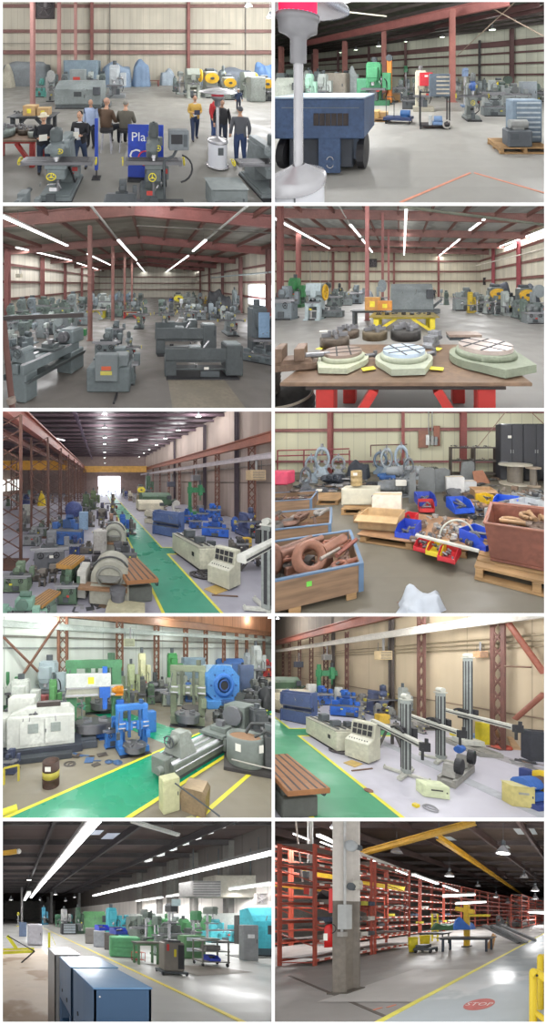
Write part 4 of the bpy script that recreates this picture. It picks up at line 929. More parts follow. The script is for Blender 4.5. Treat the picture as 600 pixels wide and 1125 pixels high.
pipe('trim_pipe', pty(372, 12, 14), pty(425, 18, 14), .05, (170, 166, 150))
for i, (px, py, Y, w) in enumerate(((489, 9, 26, 6), (541, 33, 24, 8), (486, 41, 34, 6), (446, 46, 40, 4), (416, 51, 34, 6), (391, 55, 38, 5), (374, 58, 42, 4), (431, 24, 30, 5))):
    bay('high bay lamp, %s from the right under the dark roof' % ['third', 'first and largest', 'fourth', 'fifth', 'sixth', 'seventh', 'eighth', 'second'][i], px, py, Y, 1.6 if i in (1, 2, 4) else .5, col=(235, 255, 225) if i != 7 else (255, 200, 140), wpx=w)
tube_px('bright ceiling tube beside the heater reflector', (372, 5), (388, 0), 12, 12, 6, w=.12)
strip_px('trim_floor_line', (440, 222.5), (517, 190), .05, (224, 150, 120)); strip_px('trim_floor_line', (521, 190), (598, 212), .05, (224, 150, 120))
# heater
t = T('patio_heater', 'tall steel patio heater with glowing pink burner', 'patio heater', (RM.at(328, 2.2), 2.2, 0), 0, (1.12, 1.12, 1.23)); s = t.part
W = mat((232, 234, 240), .3, 0, .03)
s('tank_housing', B().cyl((0, 0, .06), (0, 0, .74), .21, n=28), W); s('housing_seam', B().box(.07, -.2, .06, .006, .02, .66), DGREY); s('warning_label', B().box(-.13, -.17, .6, .07, .01, .04, rz=-.6), YEL)
s('housing_cap', B().lathe([(.222, .7), (.23, .71), (.23, .76), (.215, .79), (.1, .84), (.05, .87)], n=32), BRIGHT); s('pole', B().cyl((0, 0, .84), (0, 0, 1.75), .038, n=16), BRIGHT)
bn = s('burner', B().lathe([(.06, 1.66), (.065, 1.68), (.065, 1.85), (.1, 1.88), (.15, 1.9), (.155, 1.97), (.16, 2.0), (.17, 2.0), (.17, 2.04), (.15, 2.05)], n=28), steel(150)); s('emitter_screen', B().cyl((0, 0, 2.03), (0, 0, 2.15), .15, n=28), mat((222, 30, 80), .5, emit=.9), bn)
b = B(); [b.box(.155*cos(i*pi/14), .155*sin(i*pi/14), 2.02, .012, .012, .03) for i in range(28)]; s('burner_teeth', b, (220, 190, 240), bn)
s('reflector', B().lathe([(.001, 2.22), (.12, 2.22), (.42, 2.1), (.43, 2.09), (.42, 2.12), (.12, 2.24), (.001, 2.24)], n=40), BRIGHT)
# blue engine-driven box machine
x, y = RM.g(358, 190); t = T('compressor', 'large blue steel boxed machine with six dark vent squares', 'machine', (x, y+.5, 0)); s = t.part; c = (62, 84, 118); NB = mat(c, .45, .1, .3, 2)
s('upper_housing', B().box(-.1, 0, .72, 1.8, 1.3, .78, c=.02), NB); s('top_panel', B().box(-.1, 0, 1.5, 1.82, 1.32, .03), (150, 168, 184)); b = B()
for i in range(6): b.box(-.13+i*.115, -.655, .98, .1, .012, .24, c=.002)
s('vent', b, (52, 42, 38)); s('hood_seam', B().box(-.05, -.655, 1.32, 1.5, .012, .015), (110, 118, 122)); s('centre_panel', B().box(.12, -.62, .06, .42, .06, .68), NB)
s('panel_handle', B().arc((.14, -.66, .32), .06, .008, 0, pi).arc((.14, -.66, .22), .06, .008, pi, 2*pi), BRIGHT); s('lower_body', B().box(-.1, .05, .1, 1.3, 1.1, .62), (56, 62, 72))
s('wheel', B().disc((.62, -.2, .36), .36, .14, 'x', 20), BLACK); s('wheel', B().disc((-.98, -.2, .36), .36, .14, 'x', 20), BLACK); s('side_duct', B().box(.5, -.3, .25, .3, .3, .45), (60, 74, 92))
# machines beyond
row([(column_machine, 'pale green cabinet machine just right of the heater pole', 341, 116, 36, (150, 190, 170), 14),
     (enclosed_machine, 'pale low machine behind the heater pole at left', 318, 114, 30, (180, 186, 176), 26, 0, dict(windows=0)),
     (electrical_cabinet, 'square beige steel cabinet among pale machines', 370, 110, 30, (150, 142, 130), 26, 0, dict(name='machine_cabinet', cat='cabinet')),
     (column_machine, 'pale grey turret machine left of the beige cabinet', 356, 112, 32, (178, 186, 182), 18),
     (covered_machine, 'grey rounded machine behind the beige cabinet', 388, 108, 34, (160, 168, 168), 18),
     (column_machine, 'tall green machine with side box, left of orange arm', 414, 116, 50, (74, 148, 104), 34),
     (electrical_cabinet, 'light green switch box in front of the tall green machine', 402, 112, 26, (96, 170, 130), 18, 0, dict(vents=6, name='switch_box', cat='cabinet')),
     (drill_press, 'green drill standing right of the orange arm', 446, 104, 32, (70, 130, 92), 14),
     (surface_grinder, 'far green grinder beside the leftmost steel column', 312, 100, 20, (110, 150, 130), 18),
     (surface_grinder, 'grey lathe-like grinder behind the wooden crate', 440, 108, 20, (130, 138, 138), 22),
     (drill_press, 'blue-motored bench drill left of the grey mill', 511, 118, 44, (120, 140, 170), 15),
     (vertical_mill, 'grey knee mill with blue motor on a wide foot', 518, 134, 54, (128, 134, 132), 34, 0, dict(hc=(60, 92, 150))),
     (surface_grinder, 'grey grinder right of the knee mill', 541, 122, 34, (150, 156, 154), 28),
     (front_press, 'machine with bright yellow cover behind the grinder row', 549, 112, 24, (140, 140, 130), 12, 0, dict(fw=(236, 214, 40))),
     (cylindrical_grinder, 'low grey cylindrical grinder behind the blue tool cabinet', 566, 118, 26, (136, 142, 142), 34),
     (electrical_cabinet, 'grey machine cabinet standing above the blue drawers', 580, 116, 26, (148, 156, 162), 16),
     (band_saw, 'dark green machine top near the right wall column', 558, 106, 22, (74, 92, 80), 14),
     (surface_grinder, 'pale grinder at the right picture edge', 592, 112, 18, (150, 150, 146), 16),
     (cylindrical_grinder, 'black and grey low machine by the red cabinet', 452, 120, 18, (70, 74, 78), 22),
     (cylindrical_grinder, 'long grey bed machine at floor behind the drawers', 545, 128, 20, (120, 128, 130), 34)])
x, y = RM.g(428, 114); t = T('lifting_arm', 'upright orange arm fixed beside the green machine', 'machine', (x, y, 0)); s_ = RM.s_(114)
t.part('arm', B().box(0, 0, 0, .35, .5, 52/s_), (226, 132, 50)); t.part('pivot', B().cyl((0, -.3, 50/s_), (0, .3, 50/s_), .25), DGREY); t.part('foot', B().box(0, 0, 0, .8, .8, .1), DGREY)
t = place(column_machine, 'red and cream machine head standing behind the black frame', 465, 122, 47, wpx=25, c=(224, 218, 196), mc=(120, 120, 120)); t.part('red_cover', B().box(.15, -.5, 1.45, .8, .3, .75), (206, 50, 62)); t.part('badge', B().box(.15, -.66, 1.95, .2, .012, .1), PAPER)
# open frame with blue pumps, louvred box above
x, y = RM.g(482, 142); t = T('test_stand', 'black frame stand carrying blue pumps and hoses', 'machine', (x, y, 0)); s = t.part; u = 1/RM.s_(142); F_ = B()
for a in (-20, 12): s('post', B().box(a*u, 0, 0, .05, .05, 42*u), BLACK); s('post', B().box(a*u, .6, 0, .05, .05, 42*u), BLACK)
s('top_rail', F_.box(-4*u, 0, 40*u, 34*u, .05, .05), BLACK); s('base_shelf', B().box(-4*u, .3, .1, 34*u, .6, .05), BLACK); s('louvred_box', B().box(1*u, .1, 36*u, 22*u, .5, 25*u), (96, 108, 120)); b = B()
for i in range(5): b.box(4*u, -.16, (39+i*4.4)*u, 14*u, .02, 1.6*u)
s('shelf_slats', b, (190, 180, 160)); s('pump', B().cyl((-.15, .2, .35), (.15, .2, .35), .12).box(0, .2, .12, .4, .3, .14), (120, 150, 190)); s('hose', B().torus((.3, -.08, .2), .14, .03), (180, 176, 170)); s('filter', B().cyl((-.3, .1, .12), (-.3, .1, .5), .07), (200, 205, 205))
pa = place(pallet, 'wooden pallet under the grey motor box and drawers', 568, 163, wpx=52, dk=.9, sc=1.2)
set_on(drawer_cabinet, 'blue-grey steel drawer cabinet standing on the pallet', pa, .25, .2, .14, (1.05, 1, 1.15), n=8, c=(124, 142, 158))
x = on(pa, -.12, -.28, .14); t = T('grinder_base', 'grey steel box with electric motor on top, on the pallet', 'machine', x, 0); t.part('base_box', B().box(0, 0, 0, .62, .4, .42), (88, 94, 100)); t.part('motor', B().cyl((-.2, 0, .55), (.25, 0, .55), .12).box(0, 0, .42, .3, .2, .06), (150, 152, 150)); t.part('starter_plate', B().box(-.15, -.21, .2, .2, .02, .15), DGREY)
place(open_crate, 'wooden crate of loose wood beside the green machine', 431, 112, 10, wpx=20)
pb = place(pallet, 'pallet with yellow timber blocks by the blue cart', 413, 132, wpx=28, sc=1.0); set_on(carton, 'stack of yellow timber blocks on the pallet', pb, -.2, 0, .14, (1.8, 2, 1.0), c=(214, 176, 110), name='timber_stack', cat='timber'); set_on(carton, 'small pale timber block on the pallet', pb, .35, .1, .14, (1, 1.4, .8), c=(196, 160, 110), name='timber_block', cat='timber')
x, y = RM.g(438, 135); t = T('wheeled_cart', 'dark blue low cart carrying a small blue motor', 'cart', (x, y, 0), -.2); t.part('deck', B().box(0, 0, .15, 1.2, .6, .12), (44, 60, 100)); t.part('push_bar', B().tube([(-.55, 0, .2), (-.55, 0, 1.1), (-.2, 0, 1.1), (-.2, 0, .2)], .02), DGREY); t.part('motor', B().cyl((.1, 0, .42), (.5, 0, .42), .14).box(.3, 0, .27, .3, .2, .08), (60, 110, 170)); [t.part('caster', B().disc((x_, y_, .07), .07, .05, 'x', 10), BLACK) for x_ in (-.5, .5) for y_ in (-.25, .25)]

far_row(9, 306, 394, 104, 106, 18, 30, GR+[(150, 190, 170)], 203, 'left of the green machine'); far_row(13, 436, 596, 106, 113, 13, 24, GR+[(60, 110, 80), (80, 84, 86)], 204, 'across the right middle'); far_row(9, 440, 594, 99, 102, 9, 15, GR+[(70, 90, 80)], 205, 'against the far wall')
# ================================================================== 3: hall of grey machines from the mezzanine
RM = Room((L0, ROWS[1][0], L1, ROWS[1][1]), (168, 312), 3.4, 2.2, tag='second-row left view', gain=.8, lim=(-13, 10.4, 57))
roof_lights([(-3, 6), (3, 6), (0, 10)], 2)
floor(concrete((104, 99, 94), .2, .45), y1=60)
XL, XR, YB = -13.5, 10.9, 58
SD = siding((204, 200, 186), 0, 1.0, .07, .1); SDy = siding((204, 198, 184), 1, 1.0, .07, .1)
bx('wall_back', XL-12, XR, YB, YB+.2, 0, 8.5, SD); bx('wall_right', XR, XR+.2, 2, YB, 0, 7.0, SDy); bx('wall_left', XL-.2, XL, 2, YB, 0, 7.0, SDy)
for z in (2.0, 3.6, 5.2): beam('beam', (XL, YB-.2, z), (XR, YB-.2, z), .2, .2, (120, 76, 70)); beam('beam', (XR-.2, 3, z), (XR-.2, YB, z), .2, .2, (120, 76, 70)); beam('beam', (XL+.2, 3, z), (XL+.2, YB, z), .2, .2, (120, 76, 70))
rf = mat((150, 146, 134), .6, 0, .2, kind='siding', aux=(1, 3.2, .22))
struct('ceiling', B().add([(XL, 2, 6.9), (-1, 2, 8.0), (-1, YB, 8.0), (XL, YB, 6.9)], [(0, 1, 2, 3)]).add([(-1, 2, 8.0), (XR, 2, 6.9), (XR, YB, 6.9), (-1, YB, 8.0)], [(0, 1, 2, 3)]), rf)
for Y in (12.5, 21, 30, 39, 48): beam('beam', (XL, Y, 6.4), (-1, Y, 7.5), .25, .62, (126, 84, 76)); beam('beam', (-1, Y, 7.5), (XR, Y, 6.4), .25, .62, (140, 82, 76))
for i in range(11): x = XL+1+i*2.25; z = 7.75-abs(x+1)*.095; beam('beam', (x, 4, z), (x, YB, z), .14, .26, (112, 74, 66))
for Y in (14, 20.5, 27, 34, 42, 50): column(XR-.5, Y, 6.6, .35, (110, 72, 68)); column(XL+.4, Y, 6.6, .35, (122, 74, 70))
for px, py, w in ((99, 374, 4), (124, 352, 3), (137, 345, 2.4), (145, 340, 2)): column_px(px, py, 6.9, w, (132, 92, 84))
for i, (a, b_, lb) in enumerate((((3, 238), (74, 270), 'long bright tube at the upper left edge'), ((18, 272), (82, 287), 'bright tube below the upper left one'), ((85, 289), (111, 297), 'short far tube left of the first free column'), ((96, 279), (121, 291), 'far tube right of the tallest column'), ((130, 264), (150, 286), 'tube slanting down left of the roof middle'), ((226, 264), (212, 276), 'near tube on the right middle run'), ((207, 281), (181, 300), 'far tube on the right middle run'), ((299, 276), (277, 283), 'bright tube at the right picture edge'), ((223, 297), (212, 300), 'small far tube by the right wall'), ((151, 289), (160, 300), 'far tube near the back wall centre'))):
    tube('%s' % lb, np.array(ptz(*a, 6.5)), np.array(ptz(*b_, 6.5)), 7, w=.16, es=3)
pipe('trim_conduit', ptz(272, 226, 6.6), ptz(226, 264, 6.6), .06, (190, 190, 185)); pipe('trim_conduit', ptz(100, 226, 6.6), ptz(130, 264, 6.6), .06, (170, 170, 165)); pipe('trim_pipe', ptz(150, 248, 6.6), ptz(299, 256, 6.0), .04, (90, 86, 80))
pipe('trim_pipe', pty(298, 299, 20), pty(232, 305, 32), .09, (150, 160, 160))
t = T('exit_window', 'bright white loading doorway glass in the right wall', 'window', (XR-.05, 24, 0)); bx('window_1', XR-.15, XR-.05, 20.8, 25.6, 1.2, 3.3, emis((235, 240, 255), 1.6)); lamp((XR-1.2, 23, 2.4), 4)
t.root = None
unit_heater('small pale heater with white flue at the left', 21, 303, 20, 6, (190, 182, 160))
# railing close to the camera
x, y = 0, 3.2; t = T('handrail', 'dark rusty handrail crossing the left foreground', 'railing', pty(8, 448, 3.0))
p0 = t.pos; q = lambda px, py, Y: tuple(np.array(pty(px, py, Y))-np.array(p0))
t.part('top_rail', B().bar(q(-6, 350, 3.0), q(92, 346, 3.0), .05, .055), (48, 40, 38)); t.part('post', B().cyl(q(4, 352, 3.0), q(14, 452, 2.9), .035, n=10), (96, 60, 52)); t.part('clamp', B().cyl(q(12, 437, 2.85), q(13, 443, 2.85), .05, n=10), (140, 126, 116))
# foreground machines
P_(engine_lathe, 'long grey lathe running from lower left to its round headstock', 56, 419, None, rot=256, sc=1.22, c=(116, 126, 128))
P_(cylindrical_grinder, 'grey cylindrical grinder behind the long lathe at left', 24, 408, 44, rot=-30, wpx=46, c=(114, 124, 128))
P_(electrical_cabinet, 'slim pale grey cabinet behind the long lathe', 47, 372, 24, rot=-20, wpx=13, c=(136, 144, 146), name='machine_cabinet', cat='cabinet')
P_(cylindrical_grinder, 'low grey machine between the slim cabinet and black drill', 62, 368, 18, wpx=20, c=(96, 104, 108)); P_(electrical_cabinet, 'grey box with black side left of the first column', 77, 366, 18, wpx=14, c=(122, 130, 132))
m = P_(surface_grinder, 'grey hobbing machine with orange warning plate', 130, 424, 44, wpx=52, c=(108, 118, 120)); b = m
t = T('gear_machine', 'grey box machine with yellow lettered warning plate', 'machine', (*RM.g(120, 428), 0)); s = 1/RM.s_(428)
t.part('base', B().box(.0, .2, 0, 46*s, .8, 26*s), (104, 114, 116)); d = t.part('electric_box', B().box(-.02, -.22, 14*s, 24*s, .3, 28*s), (116, 124, 126)); t.part('warning_plate', B().box(-.02, -.378, 26*s, 10*s, .012, 4*s), (206, 90, 50)); t.part('caution_plate', B().box(-.02, -.378, 21*s, 12*s, .012, 4*s), (206, 196, 90)); t.part('work_head', B().box(.4, .2, 26*s, .4, .5, .35).cyl((.3, -.1, 30*s), (.3, .3, 30*s), .14), (120, 128, 130)); t.part('leveling_foot', B().bar((.3, -.3, .03), (.3, -.9, .03), .06, .04), BLACK)
P_(surface_grinder, 'second grey gear machine behind the plated one', 118, 396, 36, wpx=34, c=(112, 122, 124)); P_(vertical_mill, 'grey machine with round hood right of the plated one', 142, 402, 40, wpx=26, c=(120, 128, 130))
def back_lathe(t, c=(74, 80, 82)):
    s = t.part; s('splash_guard', B().box(-.15, -.3, .72, 2.3, .08, .5, c=.02), c); s('bed', B().box(-.1, 0, .6, 2.4, .45, .25), (96, 102, 104)); s('headstock', B().box(1.15, 0, .1, .6, .8, 1.25), c); s('headstock_top', B().box(1.15, 0, 1.35, .5, .6, .06), (150, 158, 160)); s('door_handle', B().box(1.36, -.42, .9, .02, .03, .25), BLACK); s('pedestal', B().box(-1.1, 0, 0, .42, .5, .72), c); s('carriage', B().box(-.2, .05, .95, .4, .5, .3), (120, 128, 130)); s('lever', B().bar((.1, -.1, 1.2), (.3, -.1, 1.5), .05), BRIGHT); s('drip_tray', B().box(0, 0, .3, 1.9, .5, .05), c); s('foot', B().box(-1.1, -.2, -.0, .1, .3, .06), BLACK)
back_lathe.w, back_lathe.h, back_lathe.cat = 2.7, 1.4, 'lathe'
P_(back_lathe, 'front grey lathe seen from behind with long guard', 220, 418, 44, wpx=86, name='engine_lathe', dk=.8); P_(back_lathe, 'second grey lathe seen from behind the front lathe', 202, 392, 38, wpx=66, name='engine_lathe', dk=.8, c=(82, 88, 90)); P_(back_lathe, 'third grey lathe, farthest of the three parallel lathes', 192, 374, 24, wpx=46, name='engine_lathe', dk=.8, c=(88, 96, 98))
t = P_(column_machine, 'tall glass-fronted machine on a wide base at right', 288, 396, 62, wpx=34, c=(88, 96, 100)); t.part('glass_front', B().box(-.15, -.5, 1.0, .5, .02, 1.1), mat((120, 150, 180), .15))
P_(cylindrical_grinder, 'low grey bed machine by the right picture edge', 284, 398, 26, wpx=44, rot=-35, c=(98, 106, 110))
row([(vertical_mill, 'grey mill with round table centre right', 253, 370, 34, (130, 138, 140), 28), (vertical_mill, 'grey mill, left of the two behind the lathes', 181, 360, 30, (124, 132, 134), 22), (vertical_mill, 'grey mill with pale tank behind the lathes', 207, 357, 28, (140, 148, 150), 24), (drill_press, 'white tagged drill beside the pale tank mill', 199, 350, 22, (200, 204, 206), 10), (vertical_mill, 'grey mill right of the free columns, middle distance', 153, 362, 32, (118, 128, 128), 24), (vertical_mill, 'small grey mill near the third free column', 148, 346, 24, (124, 134, 134), 18), (surface_grinder, 'grey grinder behind the third parallel lathe', 218, 352, 18, (128, 136, 138), 20),
     (vertical_mill, 'dark mill near the black tarps, right side', 240, 350, 24, (96, 104, 106), 16), (surface_grinder, 'grey grinder behind the second gear machine', 127, 372, 20, (112, 122, 126), 22), (front_press, 'yellow and grey press, middle right distance', 196, 341, 18, (130, 130, 110), 12, 0, dict(fw=YEL)), (surface_grinder, 'red based small machine near the right lathes', 291, 346, 14, (150, 60, 54), 14), (column_machine, 'tall grey column machine left of the bright doorway', 259, 340, 26, (120, 130, 132), 9)])
for px, py, h, w, sd in ((236, 344, 28, 18, 11), (247, 346, 24, 16, 12)): P_(covered_machine, 'black tarp heap %s of the grey column machine' % ('far left' if sd == 11 else 'just left'), px, py, h, c=(44, 46, 50), wpx=w, seed=sd, top=.4)
far_row(10, 6, 118, 350, 342, 17, 24, GR+[(180, 176, 150)], 3, 'in the left middle rows'); far_row(9, 60, 160, 338, 334, 10, 15, GR, 4, 'along the far left rows'); far_row(7, 190, 236, 333, 334, 8, 13, GR+[(190, 160, 60)], 6, 'along the far right rows'); far_row(6, 4, 96, 364, 358, 18, 22, GR, 8, 'beside the handrail')
for i, px in enumerate((126, 134, 141)): P_(covered_machine, 'blue-grey tarp at the back wall, %s from the left' % ['first', 'second', 'third'][i], px, 330, 9, c=(140, 160, 176), wpx=9, seed=20+i)
P_(person, 'person in blue top standing far down the aisle', 188, 339, 13, top=(60, 84, 150), legs=(40, 44, 60))
P_(parts_bin, 'red parts tray beside the first column', 91, 357, 6, wpx=11, c=(200, 50, 40), name='parts_tray', cat='tray'); P_(carton, 'small green box left of the gear machines', 91, 369, 8, wpx=8, c=(50, 120, 70), name='green_box')
P_(work_table, 'yellow and grey bench near the third free column', 106, 350, 10, wpx=22, c=(200, 190, 60)); P_(work_table, 'red framed table at middle distance', 143, 350, 8, wpx=16, c=(176, 48, 42))
x, y = RM.g(224, 436); bx('trim_floor_patch', x-1.0, x+1.0, 6.2, 8.2, 0, .006, (122, 114, 100))

far_row(8, 108, 164, 352, 345, 14, 20, GR, 206, 'right of the free columns'); far_row(8, 172, 262, 346, 352, 13, 20, GR+[(90, 96, 98)], 207, 'behind the parallel lathes'); far_row(6, 6, 84, 384, 374, 22, 30, GR, 208, 'behind the long lathe')
# ================================================================== 4: rotary tables on the red bench
RM = Room((R0, ROWS[1][0], R1, ROWS[1][1]), (440, 316), 1.9, 1.5, tag='second-row right view', gain=.95, lim=(-99, 16, 46))
roof_lights([(-1, 3.2), (1, 3.2), (-3, 7), (3, 7), (0, 12)], 1.3)
floor(concrete((152, 150, 146), .12, .5), y1=50)
YB, XR = 47, 16.5
SD = siding((206, 200, 178), 0, 1.3, .05, .14); SDy = siding((206, 200, 182), 1, 1.3, .05, .12)
bx('wall_back', -32, XR, YB, YB+.2, 0, 9.6, SD); bx('wall_right', XR, XR+.2, 2, YB, 0, 9.6, SDy)
for z in (3.2, 5.2, 7.3): beam('beam', (-31, YB-.2, z), (XR, YB-.2, z), .25, .3, (130, 84, 76)); beam('beam', (XR-.2, 3, z), (XR-.2, YB, z), .25, .3, (130, 84, 76))
for px in (329, 366, 384, 433, 482): column(RM.at(px, YB-.5), YB-.5, 9.2, .4, (130, 80, 74))
for Y in (31, 39.5, 24): column(XR-.4, Y, 9.2, .4, (150, 70, 76))
for px, py, w in ((308, 345, 5), (328, 333, 4), (403.5, 352, 4), (420.5, 338, 2.6), (427, 333, 2.2)): column_px(px, py, 9.0, w, (160, 104, 100) if px > 400 else (128, 76, 70))
rf = mat((178, 182, 178), .55, 0, .2, kind='siding', aux=(0, 3.1, .2))
struct('ceiling', B().add([(-32, 2, 10.2), (XR, 2, 9.2), (XR, YB, 9.2), (-32, YB, 10.2)], [(0, 1, 2, 3)]), rf)
for Y in (14, 22, 29, 36, 42.5): beam('beam', (-30, Y, 9.5), (XR, Y, 8.5), .25, .8, (140, 96, 88))
for i in range(14): x = -25+i*3.1; z = 9.6-(x+25)*.02; beam('beam', (x, 4, z), (x, YB, z), .14, .34, (124, 84, 76))
for a, b_, lb in (((302, 240), (362, 273), 'long tube run at the upper left'), ((385, 247), (396, 260), 'near tube on the second run from left'), ((398, 263), (409, 277), 'far tube on the second run from left'), ((446.5, 227), (444, 280), 'upright looking tube straight above the rotary tables'), ((532, 241), (516, 253), 'near tube on the fourth run from left'), ((505, 263), (480, 283), 'far tube on the fourth run from left'), ((599, 252), (549, 271), 'long bright tube at the right edge'), ((518, 284), (512, 287), 'small far tube by the right wall')):
    tube(lb, np.array(ptz(*a, 8.4)), np.array(ptz(*b_, 8.4)), 9, w=.2, es=3)
pipe('trim_pipe', ptz(440, 227, 7.6), ptz(599, 247, 7.6), .12, (128, 132, 118)); pipe('trim_conduit', pty(523, 292, 40), pty(599, 273, 26), .08, (214, 208, 196)); pipe('trim_conduit', ptz(373, 227, 8.6), ptz(385, 247, 8.6), .06, (200, 200, 196))
for px in (341, 352, 361, 421): pipe('trim_conduit', pty(px, 272, 44), pty(px, 310, 44), .07, (170, 168, 160))
wall_fan('dark wall fan right of the tall salmon column', 409.5, 289, YB-.8, 9); wall_fan('dark opening fan near the back right corner', 535, 309, 44, 8)
# bench
tz = .9; x0, y0 = -1.27, 2.42; t = T('work_table', 'red-legged steel bench carrying the rotary tables', 'table', (.06, 3.2, 0)); s = t.part
s('table_top', B().box(0, 0, .86, 2.66, 1.62, .04, c=.008), mat((122, 98, 78), .4, .2, .3, 2)); s('apron', B().box(0, -.06, .78, 2.2, 1.3, .08), (60, 50, 46))
for x in (-1, 1):
    for y in (-1, 1): s('leg', B().box(x*.9, y*.6, 0, .2, .16, .78, c=.01), (206, 52, 44))
    s('brace', B().bar((x*.75, -.62, .1), (x*.35, -.62, .76), .14, .1), (206, 52, 44))
bench = t
def onb(px, py): x, y = RM.g(px, py, .9); return x-.06, y-3.2
def put(fn, lb, px, py, sc, rot=0, **k): x, y = onb(px, py); return set_on(fn, lb, bench, x, y, .912, sc, rot, **k)
put(rotary_table, 'smallest rotary table with brown slotted top, left of three', 377, 399, .93, 0, top=(150, 132, 120), c=(184, 188, 164)); put(rotary_table, 'middle rotary table with shiny slotted top', 444, 399, 1.05, 8, top=(190, 206, 222), c=(178, 184, 164)); put(rotary_table, 'largest rotary table with pinkish slotted top, right of three', 533, 397, 1.32, 25, top=(188, 174, 166), c=(140, 148, 128))
put(lathe_chuck, 'brown chuck nearest the left yellow tag', 368, 381, 1.15); put(lathe_chuck, 'brown chuck behind and right of the tagged one', 382, 371, 1.1, c=(96, 84, 72)); put(lathe_chuck, 'bronze chuck in the middle of the rear row', 412, 373, 1.15, c=(104, 92, 72)); put(lathe_chuck, 'dark chuck with bright jaws behind the middle rotary table', 446, 373, 1.4, c=(58, 56, 54))
for i, (px, py) in enumerate(((474, 381), (478, 374))): put(machine_vise, 'small steel vise beside the flat plate, %s one' % ['nearer', 'farther'][i], px, py, .75, 60, c=(128, 130, 134))
x, y = onb(509, 372); t = T('angle_plate', 'flat brown machined plate at the bench right rear', 'plate', on(bench, x, y, .9)); t.part('plate_top', B().box(0, 0, .06, .62, .34, .05), mat((150, 132, 120), .35, .3)); t.part('plate_foot', B().box(-.1, 0, 0, .4, .3, .06), DGREY)
put(machine_vise, 'big rusty vise with round bar at the bench left end', 322, 405, 1.15, 15, c=(120, 98, 82))
for i, (px, py, c, r) in enumerate(((353, 384, YEL, 70), (405, 407, YEL, 25), (481, 385, YEL, 60), (480, 407, YEL, -15), (543, 377, YEL, 20), (356, 373, PAPER, 10))):
    x, y = onb(px, py); T('paper_tag', '%s lying on the bench %s' % ('white paper tag' if i == 5 else 'yellow paper tag', ['left of the brown chuck', 'right of the smallest rotary table', 'by the small vises', 'right of the middle rotary table', 'behind the largest rotary table', 'on the rear left chuck'][i]), 'tag', on(bench, x, y, .9+(.02 if i < 5 else .16)), RAD(r)).solid(B().box(0, 0, 0, .16, .1, .006, c=.001), c)
def ring_drum(t, c=(84, 78, 72)):
    pr = [(.3, 0)]
    for i in range(6): pr += [(.32, .03+i*.07), (.3, .065+i*.07)]
    t.part('ribbed_wall', B().lathe(pr+[(.3, .46), (.27, .46), (.27, .1), (.001, .1)], n=28), mat(c, .5, .3, .3, 3)); t.part('rim', B().torus((0, 0, .46), .29, .015, 'z', 28), (150, 140, 124))
ring_drum.w, ring_drum.h, ring_drum.cat = .64, .48, 'drum'
x, y, z = ptz(312, 384, .95); T_ = T('steel_drum', 'open rusty ribbed drum at the bench left rear', 'drum', (x, 2.9, .55), 0, .75, None); ring_drum(T_); T_ = T('steel_drum', 'large ribbed drum standing below the bench left end', 'drum', (-1.4, 2.75, .1), 0, 1.1); ring_drum(T_, (52, 50, 48))
# benches and boxes behind
yb = place(work_table, 'yellow steel bench of tagged tooling behind the red bench', 444, 366, 22, wpx=78, c=(226, 206, 50), top=(150, 132, 60), dk=1.2)
for i in range(7): set_on([machine_vise, lathe_chuck, parts_heap][i % 3], 'tooling on the yellow bench, %s from the left' % ['first', 'second', 'third', 'fourth', 'fifth', 'sixth', 'seventh'][i], yb, -.7+i*.23, -.05, .85, .5 if i % 3 < 2 else .35, i*40, name='tooling', cat='tool', c=(70, 66, 62), group='tooling on the yellow bench')
bb = place(work_table, 'black steel bench under the wooden boxes', 404, 358, 18, wpx=36, c=(70, 74, 78), top=(84, 86, 88), brace=False)
set_on(carton, 'tall yellow tagged wooden box on the black bench', bb, .3, 0, .85, (1.9, 1.7, 2.2), c=(196, 142, 74), tag=YEL); set_on(carton, 'orange wooden box right of the tall one', bb, 1.0, -.1, .85, (1.8, 1.6, 1.6), c=(210, 140, 60), tag=YEL)
# machines
row([(enclosed_machine, 'big grey gear machine behind the wooden boxes', 452, 346, 36, (132, 140, 142), 48, 0, dict(windows=0, trim=(96, 102, 104))), (band_saw, 'upright black and grey saw left of the gear machine', 420, 344, 36, (140, 150, 154), 14),
     (surface_grinder, 'grey grinder with wheel near the wide left column', 312, 352, 38, (128, 138, 144), 34), (column_machine, 'green machine behind the left grey grinders', 325, 338, 34, (54, 130, 74), 20), (flywheel_press, 'pale C-shaped press left of centre', 347, 352, 42, (176, 190, 194), 24), (cylindrical_grinder, 'pale blue grey grinder at the left edge', 306, 346, 28, (150, 160, 168), 24),
     (drill_press, 'dark drill by the left back wall', 361, 336, 26, (80, 86, 84), 12), (vertical_mill, 'dark mill right of the pale press', 374, 336, 24, (78, 84, 84), 18), (surface_grinder, 'pale stone-grey machine before the left grey tarp', 335, 334, 22, (150, 150, 140), 18),
     (cylindrical_grinder, 'low grey bed machine beside the pale press', 366, 350, 14, (110, 118, 120), 26)])
P_(covered_machine, 'beige tarp heap at the left back wall', 387, 331, 14, c=(176, 172, 158), wpx=10, seed=31); P_(covered_machine, 'long grey tarp behind the salmon column', 401, 331, 15, c=(136, 142, 148), wpx=20, dk=.6, seed=32)
far_row(11, 482, 552, 334, 342, 13, 19, GR+[(200, 170, 60)], 12, 'in the far right row')
